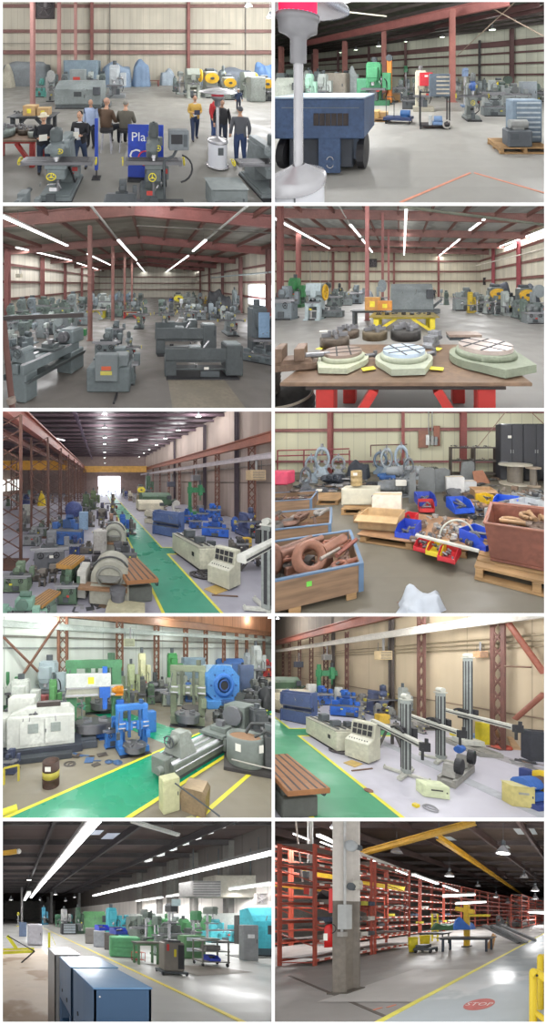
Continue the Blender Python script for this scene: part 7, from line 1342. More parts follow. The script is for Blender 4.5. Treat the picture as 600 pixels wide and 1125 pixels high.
P_(radial_drill, 'green radial drill with tall column at wall', 357, 767, 42, wpx=30, c=(56, 136, 88)); P_(vertical_mill, 'slate purple mill under the second column', 416, 786, 38, wpx=34, c=(74, 84, 116)); P_(surface_grinder, 'grey grinder between blue grinder and purple mill', 400, 776, 20, wpx=20, c=(130, 128, 126)); P_(electrical_cabinet, 'yellow cabinet just above the console', 420, 796, 12, wpx=12, c=(204, 168, 60), name='yellow_cabinet'); P_(column_machine, 'tall grey machine stand beyond the console', 446, 790, 40, wpx=14, c=(150, 154, 148)); P_(work_table, 'dark bench with clamps behind the console', 424, 822, 26, wpx=30, c=(96, 92, 88), top=(120, 116, 110))
P_(electric_motor, 'round steel drum motor at the wall behind the masts', 468, 782, 14, wpx=18, c=(150, 146, 140)); P_(slotted_table, 'brown slotted milling table at left aisle edge', 316, 882, None, rot=8, sc=1.15, name='milling_table'); P_(surface_grinder, 'dark machine with handwheel cut by left edge', 304, 870, 30, wpx=12, c=(90, 96, 92))
# manipulators
MC = (190, 190, 180)
P_(column_and_boom, 'near welding column on cross feet with level boom', 446, 852, None, rot=-102, sc=.9, c=MC, H=3.1, boomz=1.75, L=3.4, side=.46)
P_(column_and_boom, 'middle welding column with boom and cable chain', 484, 836, None, rot=-102, sc=.9, c=MC, H=3.2, boomz=1.75, L=3.1, side=.5)
P_(column_and_boom, 'tallest welding column on rail bed with long boom', 514, 822, None, rot=-102, sc=.95, c=MC, H=4.6, boomz=1.75, L=3.6, side=.72, feet='rail')
P_(turning_roll, 'pale turning roll bed with black rollers, lower centre', 502, 854, None, rot=30, sc=1.3, name='turning_roll'); P_(electrical_cabinet, 'pale green switch box with hand wheel on rolls', 475, 879, 22, rot=-14, wpx=27, c=(206, 214, 176), name='switch_box', cat='control box', panel=(60, 60, 60))
P_(carton, 'small yellow control pedal box on the floor', 457, 888, 6, rot=20, wpx=7, c=(232, 206, 50), name='foot_pedal', cat='pedal'); q = thing('hose_coil', 'thin grey cable coiled beside the yellow pedal', 'cable', 473, 889); q.solid(B().torus((0, 0, .03), .16, .015, 'z').torus((.05, .05, .04), .12, .015, 'z'), (150, 150, 154)); q = thing('hose_coil', 'red hose coiled on the floor by the wall', 'hose', 551, 822); q.solid(B().torus((0, 0, .05), .3, .04, 'z').torus((.05, 0, .1), .26, .04, 'z'), (190, 80, 60)); q = thing('cable_coil', 'heap of black cable before the beige bed machine', 'cable', 376, 826); q.solid(B().torus((0, 0, .05), .35, .05, 'z', 20, 6).torus((.15, .1, .1), .3, .04, 'z', 20, 6).torus((-.25, .05, .06), .28, .04, 'z', 20, 6), (70, 66, 66))
T('cardboard_sheet', 'tan cardboard sheet on the floor by console', 'cardboard', (*RM.g(388, 839), 0), .5).solid(B().box(0, 0, 0, .6, .45, .02), (196, 166, 96)); T('steel_bar', 'brown bar on the floor below the console', 'bar', (*RM.g(398, 846), 0), .2).solid(B().box(0, 0, 0, .95, .05, .04), (112, 84, 66)); T('drain_cover', 'small round brown cover on yellow line', 'drain cover', (*RM.g(405, 869), .012)).solid(B().disc((0, 0, 0), .13, .02, 'z'), (120, 80, 60))
P_(electrical_cabinet, 'bright yellow cabinet behind the tallest column', 532, 814, 26, rot=-15, wpx=13, c=(226, 206, 40), name='yellow_cabinet'); P_(carton, 'small yellow box left of the tallest column', 503, 795, 6, wpx=10, c=(226, 206, 40), name='yellow_box'); P_(carton, 'pale blue tub behind the level boom', 527, 790, 8, wpx=14, c=(130, 170, 220), name='blue_tub', cat='tub')
for i, (px, py, w, h, c) in enumerate(((554, 819, 22, 20, (178, 132, 92)), (541, 815, 12, 22, (150, 96, 66)), (569, 824, 8, 12, (196, 160, 120)))): x, y = RM.g(px, py); u = 1/RM.s_(py); T('plywood_sheet', '%s sheet leaning at the wall' % ['large tan plywood', 'darker brown plywood', 'small light plywood'][i], 'board', (x, y, 0), RAD(-25)).solid(B().hexa([(-w*u/2, 0, 0), (w*u/2, 0, 0), (w*u/2, .05, 0), (-w*u/2, .05, 0), (-w*u/2, .3, h*u), (w*u/2, .3, h*u), (w*u/2, .35, h*u), (-w*u/2, .35, h*u)]), mat(c, .7, 0, .3, kind='wood'))
P_(electrical_cabinet, 'black steel cabinet against the wall at right edge', 590, 836, 38, rot=-25, wpx=22, c=(44, 46, 54), name='black_cabinet'); q = P_(parts_heap, 'grey scrap heap at the wall behind the level boom', 580, 796, 10, wpx=24, c=(130, 130, 130), name='scrap_heap', cat='scrap', seed=71)
P_(electrical_cabinet, 'khaki switch box in front of the blue motor', 569, 889, 30, rot=-14, wpx=22, c=(190, 178, 112), name='switch_box', cat='control box', panel=(150, 150, 140), top=(204, 196, 140)); q = thing('motor_drive', 'blue motor drive with yellow roller, right edge', 'machine', 586, 882, 8); q.part('skid', B().box(.2, 0, 0, 1.4, .7, .16), (40, 58, 120)); q.part('motor', B().cyl((-.5, 0, .6), (0, 0, .6), .2).box(-.2, 0, .16, .5, .4, .26), (48, 96, 170)); q.part('roller', B().cyl((0, 0, .6), (.35, 0, .6), .17), (90, 66, 56)); q.part('yellow_wheel', B().cyl((.35, 0, .6), (.5, 0, .6), .32, n=18), (230, 196, 40)); q.part('post', B().box(.3, .3, .16, .2, .2, .7), (40, 58, 120))
far_row(6, 305, 330, 770, 762, 8, 12, [(140, 120, 90), (80, 110, 90), (60, 90, 150)], 91, 'in the far left corner')

far_row(6, 340, 440, 782, 792, 14, 20, [(50, 96, 170), (120, 120, 116), (150, 150, 144)], 219, 'below the wall columns'); far_row(3, 430, 470, 812, 806, 16, 22, [(160, 158, 150), (110, 108, 104)], 220, 'behind the welding columns')
# ================================================================== 9: blue cabinets under the long ceiling lights
RM = Room((L0, ROWS[4][0], L1, ROWS[4][1]), (17, 1005), 1.65, 1.05, tag='bottom-left view', gain=.25, lim=(-99, 13, 99))
roof_lights([(4, 30), (-2, 40), (8, 45)], 8)  # extra fill, added to lift the dark far end
floor(concrete((176, 174, 170), .14, .35), y1=90)
struct('trim_worn_floor', B().add([(-2, 1.5, .01), (1.3, 1.5, .01), (1.3, 11, .01), (-6, 11, .01)], [(0, 1, 2, 3)]), concrete((196, 180, 164), .3, .6, (150, 128, 108)))
struct('trim_floor_patch', B().add([(4.9, 6.1, .01), (6.8, 6.5, .01), (6.2, 7.3, .01), (4.3, 7.6, .01)], [(0, 1, 2, 3)]), concrete((124, 116, 108), .2, .6))
bx('trim_floor_line', 3.44, 3.53, 2, 70, 0, .015, mat((232, 214, 100), .5, 0, .15))
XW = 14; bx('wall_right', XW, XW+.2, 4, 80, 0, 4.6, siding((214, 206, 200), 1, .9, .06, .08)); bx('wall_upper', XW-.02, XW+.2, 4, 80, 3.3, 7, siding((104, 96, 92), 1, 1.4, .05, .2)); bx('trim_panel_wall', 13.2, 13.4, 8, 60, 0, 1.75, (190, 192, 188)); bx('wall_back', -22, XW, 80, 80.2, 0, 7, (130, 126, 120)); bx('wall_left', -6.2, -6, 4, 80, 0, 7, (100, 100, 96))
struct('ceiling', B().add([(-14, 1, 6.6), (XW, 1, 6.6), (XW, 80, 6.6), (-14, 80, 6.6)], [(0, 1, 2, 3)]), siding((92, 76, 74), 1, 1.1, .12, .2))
for i in range(14): beam('beam', (-12, 5+i*3.2, 6.3), (XW, 5+i*3.2, 6.3), .12, .3, (66, 60, 62))
for x in (-3, 1.8, 6, 10): beam('beam', (x, 2, 6.05), (x, 78, 6.05), .16, .35, (58, 52, 56))
for i, (px, py, h) in enumerate(((53, 1012, 6.2), (45, 1012, 6), (24, 1016, 6.2), (56.5, 1014, 6.2), (87, 1014, 6), (115, 1016, 6), (144, 1019, 5.6), (293, 1035, 6))): column_px(px, py, h, 2.2 if i else 3, (140, 138, 138), plate=False)
for px in (187, 192, 251, 213, 175, 153): Y = RM.f*13.8/(px-17); column(13.8, Y, 6.4, .35, (120, 116, 112), plate=False)
TW = dict(w=.3, es=3.5, housing=(110, 106, 106))
for a, b_, lb in (((106, 900), (70, 943), 'huge bright light run overhead, nearest piece'), ((69, 944), (51, 965), 'middle piece of the huge overhead light run'), ((50, 966), (34, 986), 'far piece of the huge overhead light run')): tube(lb, np.array(ptz(*a, 4.6)), np.array(ptz(*b_, 4.6)), 12, group='pieces of the huge light run', **TW)
for a, b_, lb in (((300, 936.5), (219, 956), 'right piece of the long slanting light run'), ((217, 956.5), (150, 973), 'middle piece of the long slanting light run'), ((148, 973), (103, 984), 'left piece of the long slanting light run')): tube(lb, np.array(ptz(*a, 3.9)), np.array(ptz(*b_, 3.9)), 10, w=.24, es=3.5, housing=(110, 106, 106), group='pieces of the slanting light run')
for a, b_, lb in (((300, 971), (253, 977), 'low light strip on the wall, right of the duct'), ((204, 982), (184, 985), 'low light strip on the wall, left of the duct'), ((178, 986), (150, 990), 'lowest far light strip on the wall')): tube(lb, np.array(ptz(*a, 3.1)), np.array(ptz(*b_, 3.1)), 8, w=.16, es=3, group='light strips low on the right wall', drop=False)
tube('small light strip beside the far end of the huge run', np.array(ptz(32, 981, 4.0)), np.array(ptz(27, 989, 4.0)), 4, w=.3)
tube('unlit tube fixture at the upper middle', np.array(ptz(145, 903, 5.6)), np.array(ptz(196, 918, 5.6)), 0, w=.12, on=False)
R = random.Random(2)
for i in range(8): px, py = 160+i*13.5, 946-i*6.3; tube('small skylight strip, %s from the lower left in the dark roof' % OD[i], np.array(ptz(px, py, 6.2)), np.array(ptz(px+6, py-1.5, 6.2)), 0, w=.3, es=.6, group='skylight strips', drop=False)
for i, (px, py, w) in enumerate(((32, 967, 6), (61, 983, 5), (12, 989, 5), (82, 986, 4), (44, 989, 3), (72, 990, 4))): bay('bay lamp at the far end, %s' % ['high left of the run', 'greenish one right of the poles', 'low at the left edge', 'beside the far machines', 'small one by the poles', 'low one near centre'][i], px, py, [24, 28, 30, 34, 36, 34][i], 3, wpx=w)
q = T('roof_skylight', 'pale translucent skylight in the dark roof, large one', 'skylight', ptz(124, 919, 6.5)); q.solid(B().box(0, 0, 0, 1.1, 1.0, .03), emis((170, 176, 190), .5)); q = T('roof_skylight', 'pale translucent skylight near the huge light', 'skylight', ptz(106, 915, 6.5)); q.solid(B().box(0, 0, 0, .6, .7, .03), emis((180, 186, 200), .5))
q = T('crane_arm', 'orange jib arm end at the left edge', 'crane', pty(8, 938, 12)); q.part('arm', B().bar((-.8, 0, -.05), (.5, 0, .12), .2, .22), (220, 170, 60)); q.part('end_ball', B().ball((.6, 0, .13), .14), (230, 230, 226))
q = T('air_duct', 'long grey air handling box hung from the roof', 'air handler', pty(240, 977, 13.5), RAD(0)); q.part('grille_unit', B().box(-1.3, -.2, -.5, 1.7, 1.0, .9), (110, 108, 106)); b = B(); [b.box(-1.3, -.72, -.4+i*.14, 1.5, .02, .06) for i in range(6)]; q.part('grille', b, (60, 58, 58)); q.part('duct', B().box(.9, .2, -.5, 2.6, .9, 1.3), (150, 144, 132)); q.part('hanger', B().cyl((-1.5, 0, .4), (-1.5, 0, 2.4), .03).cyl((0, 0, .8), (0, 0, 2.4), .03).cyl((1.9, 0, .8), (1.9, 0, 2.4), .03), DGREY)
wall_fan('round grey wall fan near the right edge', 287, 988, 12.2, 13, (120, 114, 110))
# cabinets in front
def blue_cab(t, c=(84, 124, 164), d=.6):
    s = t.part; m = mat(c, .3, .1, .06); s('side_panel', B().box(.27, 0, .0, .03, d, 1.2, c=.003), m); s('side_panel', B().box(-.27, 0, 0, .03, d, 1.2, c=.003), m); s('front_panel', B().box(0, -d/2, .0, .57, .02, 1.2, c=.003), m); s('top_panel', B().box(0, 0, 1.2, .58, d+.04, .02, c=.004), (122, 160, 196)); s('inner_shelf', B().box(0, 0, .6, .52, d-.04, .02).box(0, 0, .1, .52, d-.04, .02), m)
blue_cab.w, blue_cab.h, blue_cab.cat = .58, 1.22, 'cabinet'
def cab_at(lb, x0, x1, y0, y1, z1, c, topc, notch=True, hole=True, shelf=True):
    """cabinet with its open side to the left"""
    w, d = x1-x0, y1-y0; t = T('steel_cabinet', lb, 'cabinet', (x0, y0, 0)); s = t.part; m = mat(c, .3, .15, .06)
    s('front_panel', B().box(w/2, .01, 0, w, .02, z1, c=.003), m); s('right_panel', B().box(w-.01, d/2, 0, .02, d, z1, c=.003), m); s('rear_panel', B().box(w/2, d-.01, 0, w, .02, z1, c=.003), m)
    s('top_panel', B().box(w/2, d/2, z1, w+.01, d+.01, .012, c=.003), mat(topc, .25, .2, .05))
    if shelf: s('left_panel', B().box(.01, d/2, z1*.62, .02, d, z1*.38, c=.003), m); s('shelf', B().box(w/2, d/2, z1*.4, w-.04, d-.04, .015).box(w/2, d/2, z1*.12, w-.04, d-.04, .015), m); s('corner_post', B().box(.01, .02, 0, .03, .04, z1*.62).box(.01, d-.02, 0, .03, .04, z1*.62), m)
    else: s('left_panel', B().box(.01, d/2, 0, .02, d, z1, c=.003), m)
    if hole: s('cable_hole', B().disc((-.004, d*.3, z1*.7), .022, .01, 'x', 12), BLACK); s('cable_hole', B().disc((-.004, d*.72, z1*.72), .018, .01, 'x', 12), BLACK)
    s('rivet', B().disc((w*.1, -.006, z1*.96), .006, .01, 'y', 8), BRIGHT); return t
# top edge at (103..166,1087) -> depth from height 1.2
f = lambda px, py, z: ptz(px, py, z)
a = ptz(103, 1087, 1.16); b_ = ptz(82, 1065, 1.16)
cab_at('nearest blue steel cabinet with shiny top', a[0], a[0]+.38, a[1], b_[1]-.02, 1.16, (48, 80, 112), (96, 136, 174))
a = ptz(79, 1064, 1.16); b_ = ptz(67, 1052, 1.16)
cab_at('second blue steel cabinet behind the nearest one', a[0]-.01, a[0]+.42, a[1], b_[1], 1.16, (52, 84, 116), (104, 144, 182))
a = ptz(60, 1049.5, 1.16); b_ = ptz(53, 1042, 1.16)
cab_at('tall dull grey metal cabinet left of the blue ones', a[0]+.0, a[0]+.3, a[1], b_[1], 1.16, (124, 122, 120), (196, 196, 196), shelf=False, hole=False)
P_(electrical_cabinet, 'light grey box cabinet by the worn floor', 38, 1039, 24, wpx=16, c=(172, 170, 178), name='box_cabinet', dk=2); P_(electrical_cabinet, 'small blue-grey cabinet left of light grey box', 25, 1029, 16, wpx=8, c=(104, 120, 148), name='box_cabinet')
q = T('barrier_tape', 'yellow barrier tape strung between low posts', 'barrier', (RM.at(25, 8.0), 8.0, 0)); u = 8/250; Z = lambda py: 1.65-(py-1005)*u; X = lambda px: (px-25)*u
q.part('tape', B().bar((X(3), 0, Z(1047)), (X(38), 0, Z(1045)), .01, .1).bar((X(8), 0, Z(1028)), (X(18), 0, Z(1042)), .01, .12).bar((X(3), .2, Z(1044)), (X(38), .2, Z(1043)), .01, .07), (236, 232, 60)); q.part('post', B().cyl((X(38), 0, Z(1045)), (X(23), -.2, 0), .025).cyl((X(8), 0, Z(1028)), (X(38), 0, Z(1045)), .02), BLACK)
q = T('barrier_tape', 'short yellow tape piece right of the light grey box', 'barrier', (RM.at(54, 9), 9, 0)); u = 9/250; q.solid(B().box(0, 0, .1, .1, .01, .85, rz=.2).bar((.1, 0, .8), (.25, 0, .45), .01, .1), (236, 232, 60))
# machines on the right of the aisle
GT = (100, 160, 116)
P_(enclosed_machine, 'large green machine hood behind the cart row', 103, 1026, 26, rot=-10, wpx=26, c=(104, 158, 108), windows=0, trim=(84, 130, 90)); P_(column_machine, 'turquoise machine behind the green tool chest', 125, 1032, 36, wpx=18, c=(70, 170, 186)); P_(cylindrical_grinder, 'turquoise lathe at the centre left', 140, 1030, 24, wpx=22, c=(80, 176, 190)); P_(column_machine, 'dark green drill beside the grey desk', 87, 1026, 30, wpx=10, c=(60, 90, 70)); P_(drawer_cabinet, 'black desk cabinet behind the yellow tape', 75, 1026, 12, wpx=16, c=(50, 50, 54)); P_(column_machine, 'white and grey machine at the far left', 72, 1020, 22, wpx=12, c=(200, 200, 200)); P_(column_machine, 'turquoise machine among far poles', 49, 1016, 20, wpx=8, c=(70, 150, 180)); P_(drill_press, 'yellow marked drill by the far left door', 20, 1018, 16, wpx=8, c=(190, 180, 60))
for i, (px, py, h, w, c, lb) in enumerate(((99, 1037, 18, 12, (130, 126, 122), 'dull grey rolling tool chest, first in the row'), (109, 1041, 19, 14, (150, 154, 160), 'light grey rolling tool chest, second in row'), (120, 1044, 20, 12, (104, 98, 94), 'dark grey rolling tool chest, third in row'), (136, 1053, 25, 36, (96, 168, 118), 'wide green rolling tool chest, last in the row'))): P_(drawer_cabinet, lb, px, py, h, wpx=w, rot=-20, c=c, face=c, n=2, name='tool_chest', cat='tool chest')
P_(parts_bin, 'blue bin on top of the light grey tool chest', 112, 1022, None, sc=1.4, z=1.0, c=(30, 60, 200)); P_(parts_bin, 'blue bin beside the green chest top', 130, 1026, None, sc=1.3, z=1.0, c=(30, 70, 190))
def stand_cabinet(t, c=(126, 120, 112)):
    s = t.part; s('cabinet_body', B().box(0, 0, .12, .6, .5, .85), c); s('open_side', B().box(.2, -.255, .2, .18, .012, .7), BLACK); s('dolly', B().box(0, 0, .06, .8, .6, .06), DGREY); [s('caster', B().disc((x-.02, y, .06), .06, .04, 'x', 10), BLACK) for x in (-.36, .36) for y in (-.26, .26)]; s('red_glove', B().box(-.2, -.26, .72, .07, .012, .2), (206, 50, 44)); s('yellow_glove', B().box(.02, -.26, .55, .07, .012, .22), (230, 210, 40))
stand_cabinet.w, stand_cabinet.h, stand_cabinet.cat = .8, .97, 'cabinet'
sc_ = P_(stand_cabinet, 'rolling steel cabinet with red and yellow gloves hanging', 188, 1072, 38, rot=-12, wpx=28, name='rolling_cabinet')
q = T('bench_drill', 'dark bench drill press on the rolling cabinet', 'drill press', on(sc_, 0, 0, .97), sc_.rot, .62); drill_press(q, (60, 62, 64)); q.part('paper_note', B().box(.05, -.35, 1.6, .35, .01, .3), (214, 236, 240))
ct = P_(rolling_cart, 'three shelf rolling cart carrying a drill', 231, 1063, 33, rot=-8, wpx=30, c=(120, 118, 112)); q = T('bench_drill', 'grey green bench drill on the three shelf cart', 'drill press', on(ct, 0, 0, .85), 0, .62); drill_press(q, (132, 142, 134)); set_on(parts_bin, 'blue bin on the lower shelf of the cart', ct, 0, -.05, .18, 1.0, c=(36, 66, 200)); set_on(carton, 'grey steel box on the cart middle shelf', ct, 0, 0, .52, (1, 1, .5), c=(110, 108, 104), name='steel_box')
P_(drawer_cabinet, 'dark green steel cabinet behind rolling cabinet', 210, 1054, 27, rot=-10, wpx=24, c=(88, 132, 88), n=2, name='green_cabinet', cat='cabinet'); P_(drill_press, 'green drill press with bright head above green cabinet', 215, 1048, 48, wpx=16, c=(70, 140, 90)); P_(work_table, 'green legged work bench left of rolling cabinet', 160, 1060, 26, wpx=26, c=(90, 128, 90), top=(120, 116, 108), brace=False); q = T('bench_drill', 'dark drill on the green legged bench', 'drill press', (*RM.g(162, 1056), .8), 0, .55); drill_press(q, (70, 84, 76)); P_(drill_press, 'grey drill behind the green legged bench', 172, 1050, 44, wpx=16, c=(96, 110, 100)); P_(rolling_cart, 'low cart with red parts by the bench', 152, 1058, 12, wpx=12, c=(170, 70, 50), shelves=2)
cn = P_(enclosed_machine, 'turquoise and grey machining centre at right edge', 288, 1052, 58, rot=-14, wpx=36, c=(70, 180, 196), trim=(70, 90, 100), windows=1); P_(electrical_cabinet, 'grey control cabinet on the turquoise machine front', 273, 1056, 40, rot=-14, wpx=15, c=(142, 144, 146), name='control_cabinet', panel=(230, 230, 230))
P_(electrical_cabinet, 'open dark shelf cabinet against the panel wall', 264, 1034, 32, wpx=9, c=(56, 52, 50), name='shelf_cabinet', vents=7); q = T('floor_mat', 'grey floor mat at the turquoise machine foot', 'mat', (*RM.g(273, 1051), 0)); q.solid(B().box(0, 0, 0, 1.2, .7, .02), (92, 90, 84))
far_row(8, 152, 246, 1026, 1034, 22, 28, [(70, 160, 170), (120, 130, 126), (80, 140, 90), (90, 96, 92)], 95, 'before the panel wall'); far_row(5, 60, 96, 1017, 1021, 12, 17, [(80, 130, 100), (70, 150, 160), (130, 130, 130)], 96, 'at the far end')

far_row(6, 140, 210, 1034, 1044, 26, 34, [(90, 96, 92), (110, 120, 112), (80, 140, 90)], 221, 'behind the drill benches')
# ================================================================== 10: red pallet racks and the grey column
RM = Room((R0, ROWS[4][0], R1, ROWS[4][1]), (640, 1003), 1.65, 2.6, tag='bottom-right view', gain=.3)
floor(concrete((150, 146, 142), .16, .45), y1=110)
struct('path', B().add([(-3.0, 2, .012), (12, 2, .012), (12, 90, .012), (-3.0, 90, .012)], [(0, 1, 2, 3)]), concrete((186, 194, 198), .1, .18, (206, 210, 212))); bx('trim_floor_line', -3.12, -3.0, 2, 60, 0, .02, mat((232, 222, 100), .5, 0, .15))
struct('trim_floor_patch', B().add([(-4.9, 4.2, .01), (-3.1, 4.2, .01), (-3.1, 6.6, .01), (-4.9, 6.6, .01)], [(0, 1, 2, 3)]), concrete((176, 172, 168), .12)); strip_px('trim_floor_joint', (318, 1072), (440, 1124), .05, (96, 88, 82)); strip_px('trim_floor_mark', (520, 1093), (547, 1100), .05, (196, 188, 110))
bx('wall_back', -60, 20, 100, 100.3, 0, 9, (186, 190, 186)); bx('wall_left', -34, -33.8, 3, 100, 0, 9, (140, 134, 128)); bx('wall_near_panel', -10.6, -10.5, 2.5, 7.6, 2.9, 6, (206, 204, 192))
struct('ceiling', B().add([(-60, 1.5, 8.2), (20, 1.5, 8.2), (20, 100, 8.2), (-60, 100, 8.2)], [(0, 1, 2, 3)]), siding((104, 88, 76), 1, 2.0, .08, .25))
for i in range(12): beam('beam', (-50, 8+i*4, 7.8), (15, 8+i*4, 7.8), .14, .35, (74, 60, 58))
for x in (-22, -17, -12, -7.5, -4, -.8): beam('beam', (x, 2, 7.5), (x, 80, 7.5), .2, .5, (84, 66, 62))
for i, (x, y) in enumerate(((-10, 14), (-7, 15), (-4.5, 18), (-2, 13), (-8, 22), (-12, 20))): q = T('roof_skylight', 'pale roof skylight panel, %s' % ['far left', 'left of the yellow beam', 'above the far lamps', 'near the bright oval lamp', 'farther middle', 'behind the grey column'][i], 'skylight', (x, y, 8.1)); q.solid(B().box(0, 0, 0, 1.6, 1.4, .03), emis((150, 156, 156), .45))
# grey column with details
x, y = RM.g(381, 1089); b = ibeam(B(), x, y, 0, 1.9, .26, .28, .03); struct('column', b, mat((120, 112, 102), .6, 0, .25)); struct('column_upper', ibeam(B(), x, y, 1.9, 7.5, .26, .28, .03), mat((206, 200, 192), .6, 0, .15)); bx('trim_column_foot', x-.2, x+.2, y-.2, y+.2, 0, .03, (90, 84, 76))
q = T('fire_extinguisher', 'red fire extinguisher on the grey column', 'fire extinguisher', (x-.22, y-.12, 0.95), 0, (1.0, 1, .95)); fire_extinguisher(q); q = T('extinguisher_sign', 'small red and white sign above the extinguisher', 'sign', (x-.16, y-.16, 1.65)); q.solid(B().box(0, 0, 0, .07, .01, .5, c=.002), (220, 60, 60))
q = T('junction_box', 'grey electrical box with pipe on the column', 'electrical box', (x+.17, y-.2, 1.22)); q.part('box_body', B().box(0, 0, .1, .18, .12, .5), (176, 178, 176)); q.part('conduit', B().cyl((0, 0, .6), (0, 0, 3.3), .02).cyl((-.06, 0, -.0), (-.06, 0, .1), .02), (190, 190, 188)); q.part('lower_fitting', B().box(-.05, 0, -.05, .12, .1, .1), (150, 146, 140))
q = T('wall_bell', 'round grey speaker dish high on the column', 'speaker', pty(385, 929, y-.3)); q.part('dish', B().lathe([(.001, .05), (.11, .04), (.115, 0), (.1, -.02), (.001, -.03)], ax='y', n=20), (170, 174, 176)); q.part('bracket', B().box(.03, .1, -.05, .04, .2, .1), DGREY)
q = T('hook_arm', 'small cream reel arm on the column side', 'hose reel', pty(391, 971, y-.1)); q.part('arm', B().bar((-.12, 0, -.05), (.1, 0, .04), .08).cyl((.02, -.03, -.04), (.02, .05, -.04), .08), (190, 186, 174)); q.part('reel', B().disc((-.05, -.06, -.06), .08, .06, 'y'), DGREY)
# racks along the aisle (long sides face the aisle)
RK = (172, 74, 54)
def rack(lb, X, Y0, Y1, h, n, d=1.1, base=.12, **k): q = T('pallet_rack', lb, 'rack', (X-d/2, (Y0+Y1)/2, 0), pi/2, 1, 'red pallet racks'); pallet_rack(q, n=n, w=Y1-Y0, d=d, h=h, c=RK, base=base, **k); return q
rack('red rack bay nearest the viewer, left of the column', -8.35, 7.1, 9.0, 3.8, 7); rack('red rack bay just right of the grey column', -8.3, 9.1, 10.9, 3.7, 7)
for i, (a, b_) in enumerate(((11.6, 14.4), (14.6, 17.4), (17.6, 20.4), (20.6, 23.4), (23.6, 26.4), (26.6, 30), (30.2, 34), (34.2, 39), (39.2, 45))): rack('tall red rack bay, %s along the rear aisle row' % OD[i], -12.5, a, b_, 4.4, 8, tags=i < 4)
for i, (a, b_) in enumerate(((8.5, 11.5), (11.6, 14.8), (15, 18.5))): rack('high red rack bay at the upper left, %s' % OD[i], -14.8, a, b_, 4.9, 9, tags=False)
for i, (a, b_) in enumerate(((24, 27), (27.2, 31), (31.2, 36))): rack('red rack bay right of the yellow jib, %s' % OD[i], -6.4, a, b_, 3.6, 7, tags=False)
for i in range(4): x0 = -20+i*3.6; q = T('pallet_rack', 'far red rack bay across the end, %s from left' % OD[i], 'rack', (x0, 44, 0), 0, 1, 'red racks across the end'); pallet_rack(q, n=6, w=3.4, d=1, h=4, c=(184, 70, 50), tags=False)
R = random.Random(11)
for k in range(36):
    yk = 7.4+k*.1 if k < 18 else R.uniform(12, 24); lev = k % 3; X = -7.86 if k < 18 else -12; base = .22 if k < 18 else .24; z = base+[.57, 1.14, 1.71][lev]; cc = R.choice([(210, 206, 196), (80, 80, 84), (190, 180, 60), (120, 110, 100), (60, 70, 90)])
    if k < 18: yk = 7.4+(k//3)*.28+(1.8 if (k//3) > 5 else 0)
    q = T('parts_box', 'small stock box on the %s rack shelf' % ['lower', 'middle', 'upper'][lev], 'box', (X-.5, yk, z if k < 18 else .24+[.6, 1.2, 1.77][lev]), pi/2, 1, 'stock boxes on the red racks, %s shelf' % ['lower', 'middle', 'upper'][lev]); q.solid(B().box(0, 0, 0, .2, .5, .16), cc)
# cranes, rails, tubes
q = T('bridge_crane', 'long yellow crane beam running down to the right', 'crane beam', ptz(482, 920, 6.4)); p0 = np.array(q.pos); e = np.array(ptz(574, 983, 6.4)); q.part('i_beam', B().bar((0, 0, .15), tuple(e-p0+(0, 0, .15)), .3, .06).bar((0, 0, -.15), tuple(e-p0+(0, 0, -.15)), .3, .06).bar((0, 0, 0), tuple(e-p0), .05, .3), (226, 176, 50)); q.part('hanger', B().cyl((0, 0, .2), (0, 0, 1.4), .03).cyl(tuple(e-p0+(0, 0, .2)), tuple(e-p0+(0, 0, 1.4)), .03), DGREY)
q = T('bridge_crane', 'yellow crane beam crossing the upper roof', 'crane beam', pty(395, 938, 14)); p0 = np.array(q.pos); e = np.array(pty(522, 903, 12)); q.part('i_beam', B().bar((0, 0, .12), tuple(e-p0+(0, 0, .12)), .26, .05).bar((0, 0, -.12), tuple(e-p0+(0, 0, -.12)), .26, .05).bar((0, 0, 0), tuple(e-p0), .05, .24), (214, 170, 60))
q = T('jib_crane', 'yellow rail hung before the upper racks', 'crane beam', pty(333, 957, 9.5)); p0 = np.array(q.pos); e = np.array(pty(444, 977, 13)); q.part('rail', B().bar((0, 0, 0), tuple(e-p0), .1, .26), (226, 200, 60)); q.part('trolley', B().box(.1, 0, -.3, .3, .2, .3), DGREY); q.part('hanger', B().cyl((.2, 0, .1), (.2, 0, 2.2), .02).cyl((1.5, .8, .1), (1.5, .8, 2.2), .02), (170, 170, 166))
q = T('jib_crane', 'thin yellow pipe rail over the left racks', 'crane beam', pty(302, 973, 9)); p0 = np.array(q.pos); e = np.array(pty(374, 981, 9)); q.part('rail', B().bar((0, 0, 0), tuple(e-p0), .06, .07), (230, 170, 50)); q.part('hoist', B().box(1.4, 0, -.35, .3, .2, .3), (190, 60, 50))
q = T('hanging_pipe', 'pale hanging pipe with black hoist left of column', 'hoist', pty(342, 905, 8.5)); q.part('pipe', B().cyl((0, 0, .3), (0, 0, -2.7), .045), (196, 200, 196)); q.part('chain', B().cyl((-.6, 0, .3), (-.3, 0, -2.4), .02), (190, 180, 170)); q.part('hoist_body', B().cyl((.15, 0, -3.0), (.6, 0, -2.6), .18, n=12), (46, 44, 46))
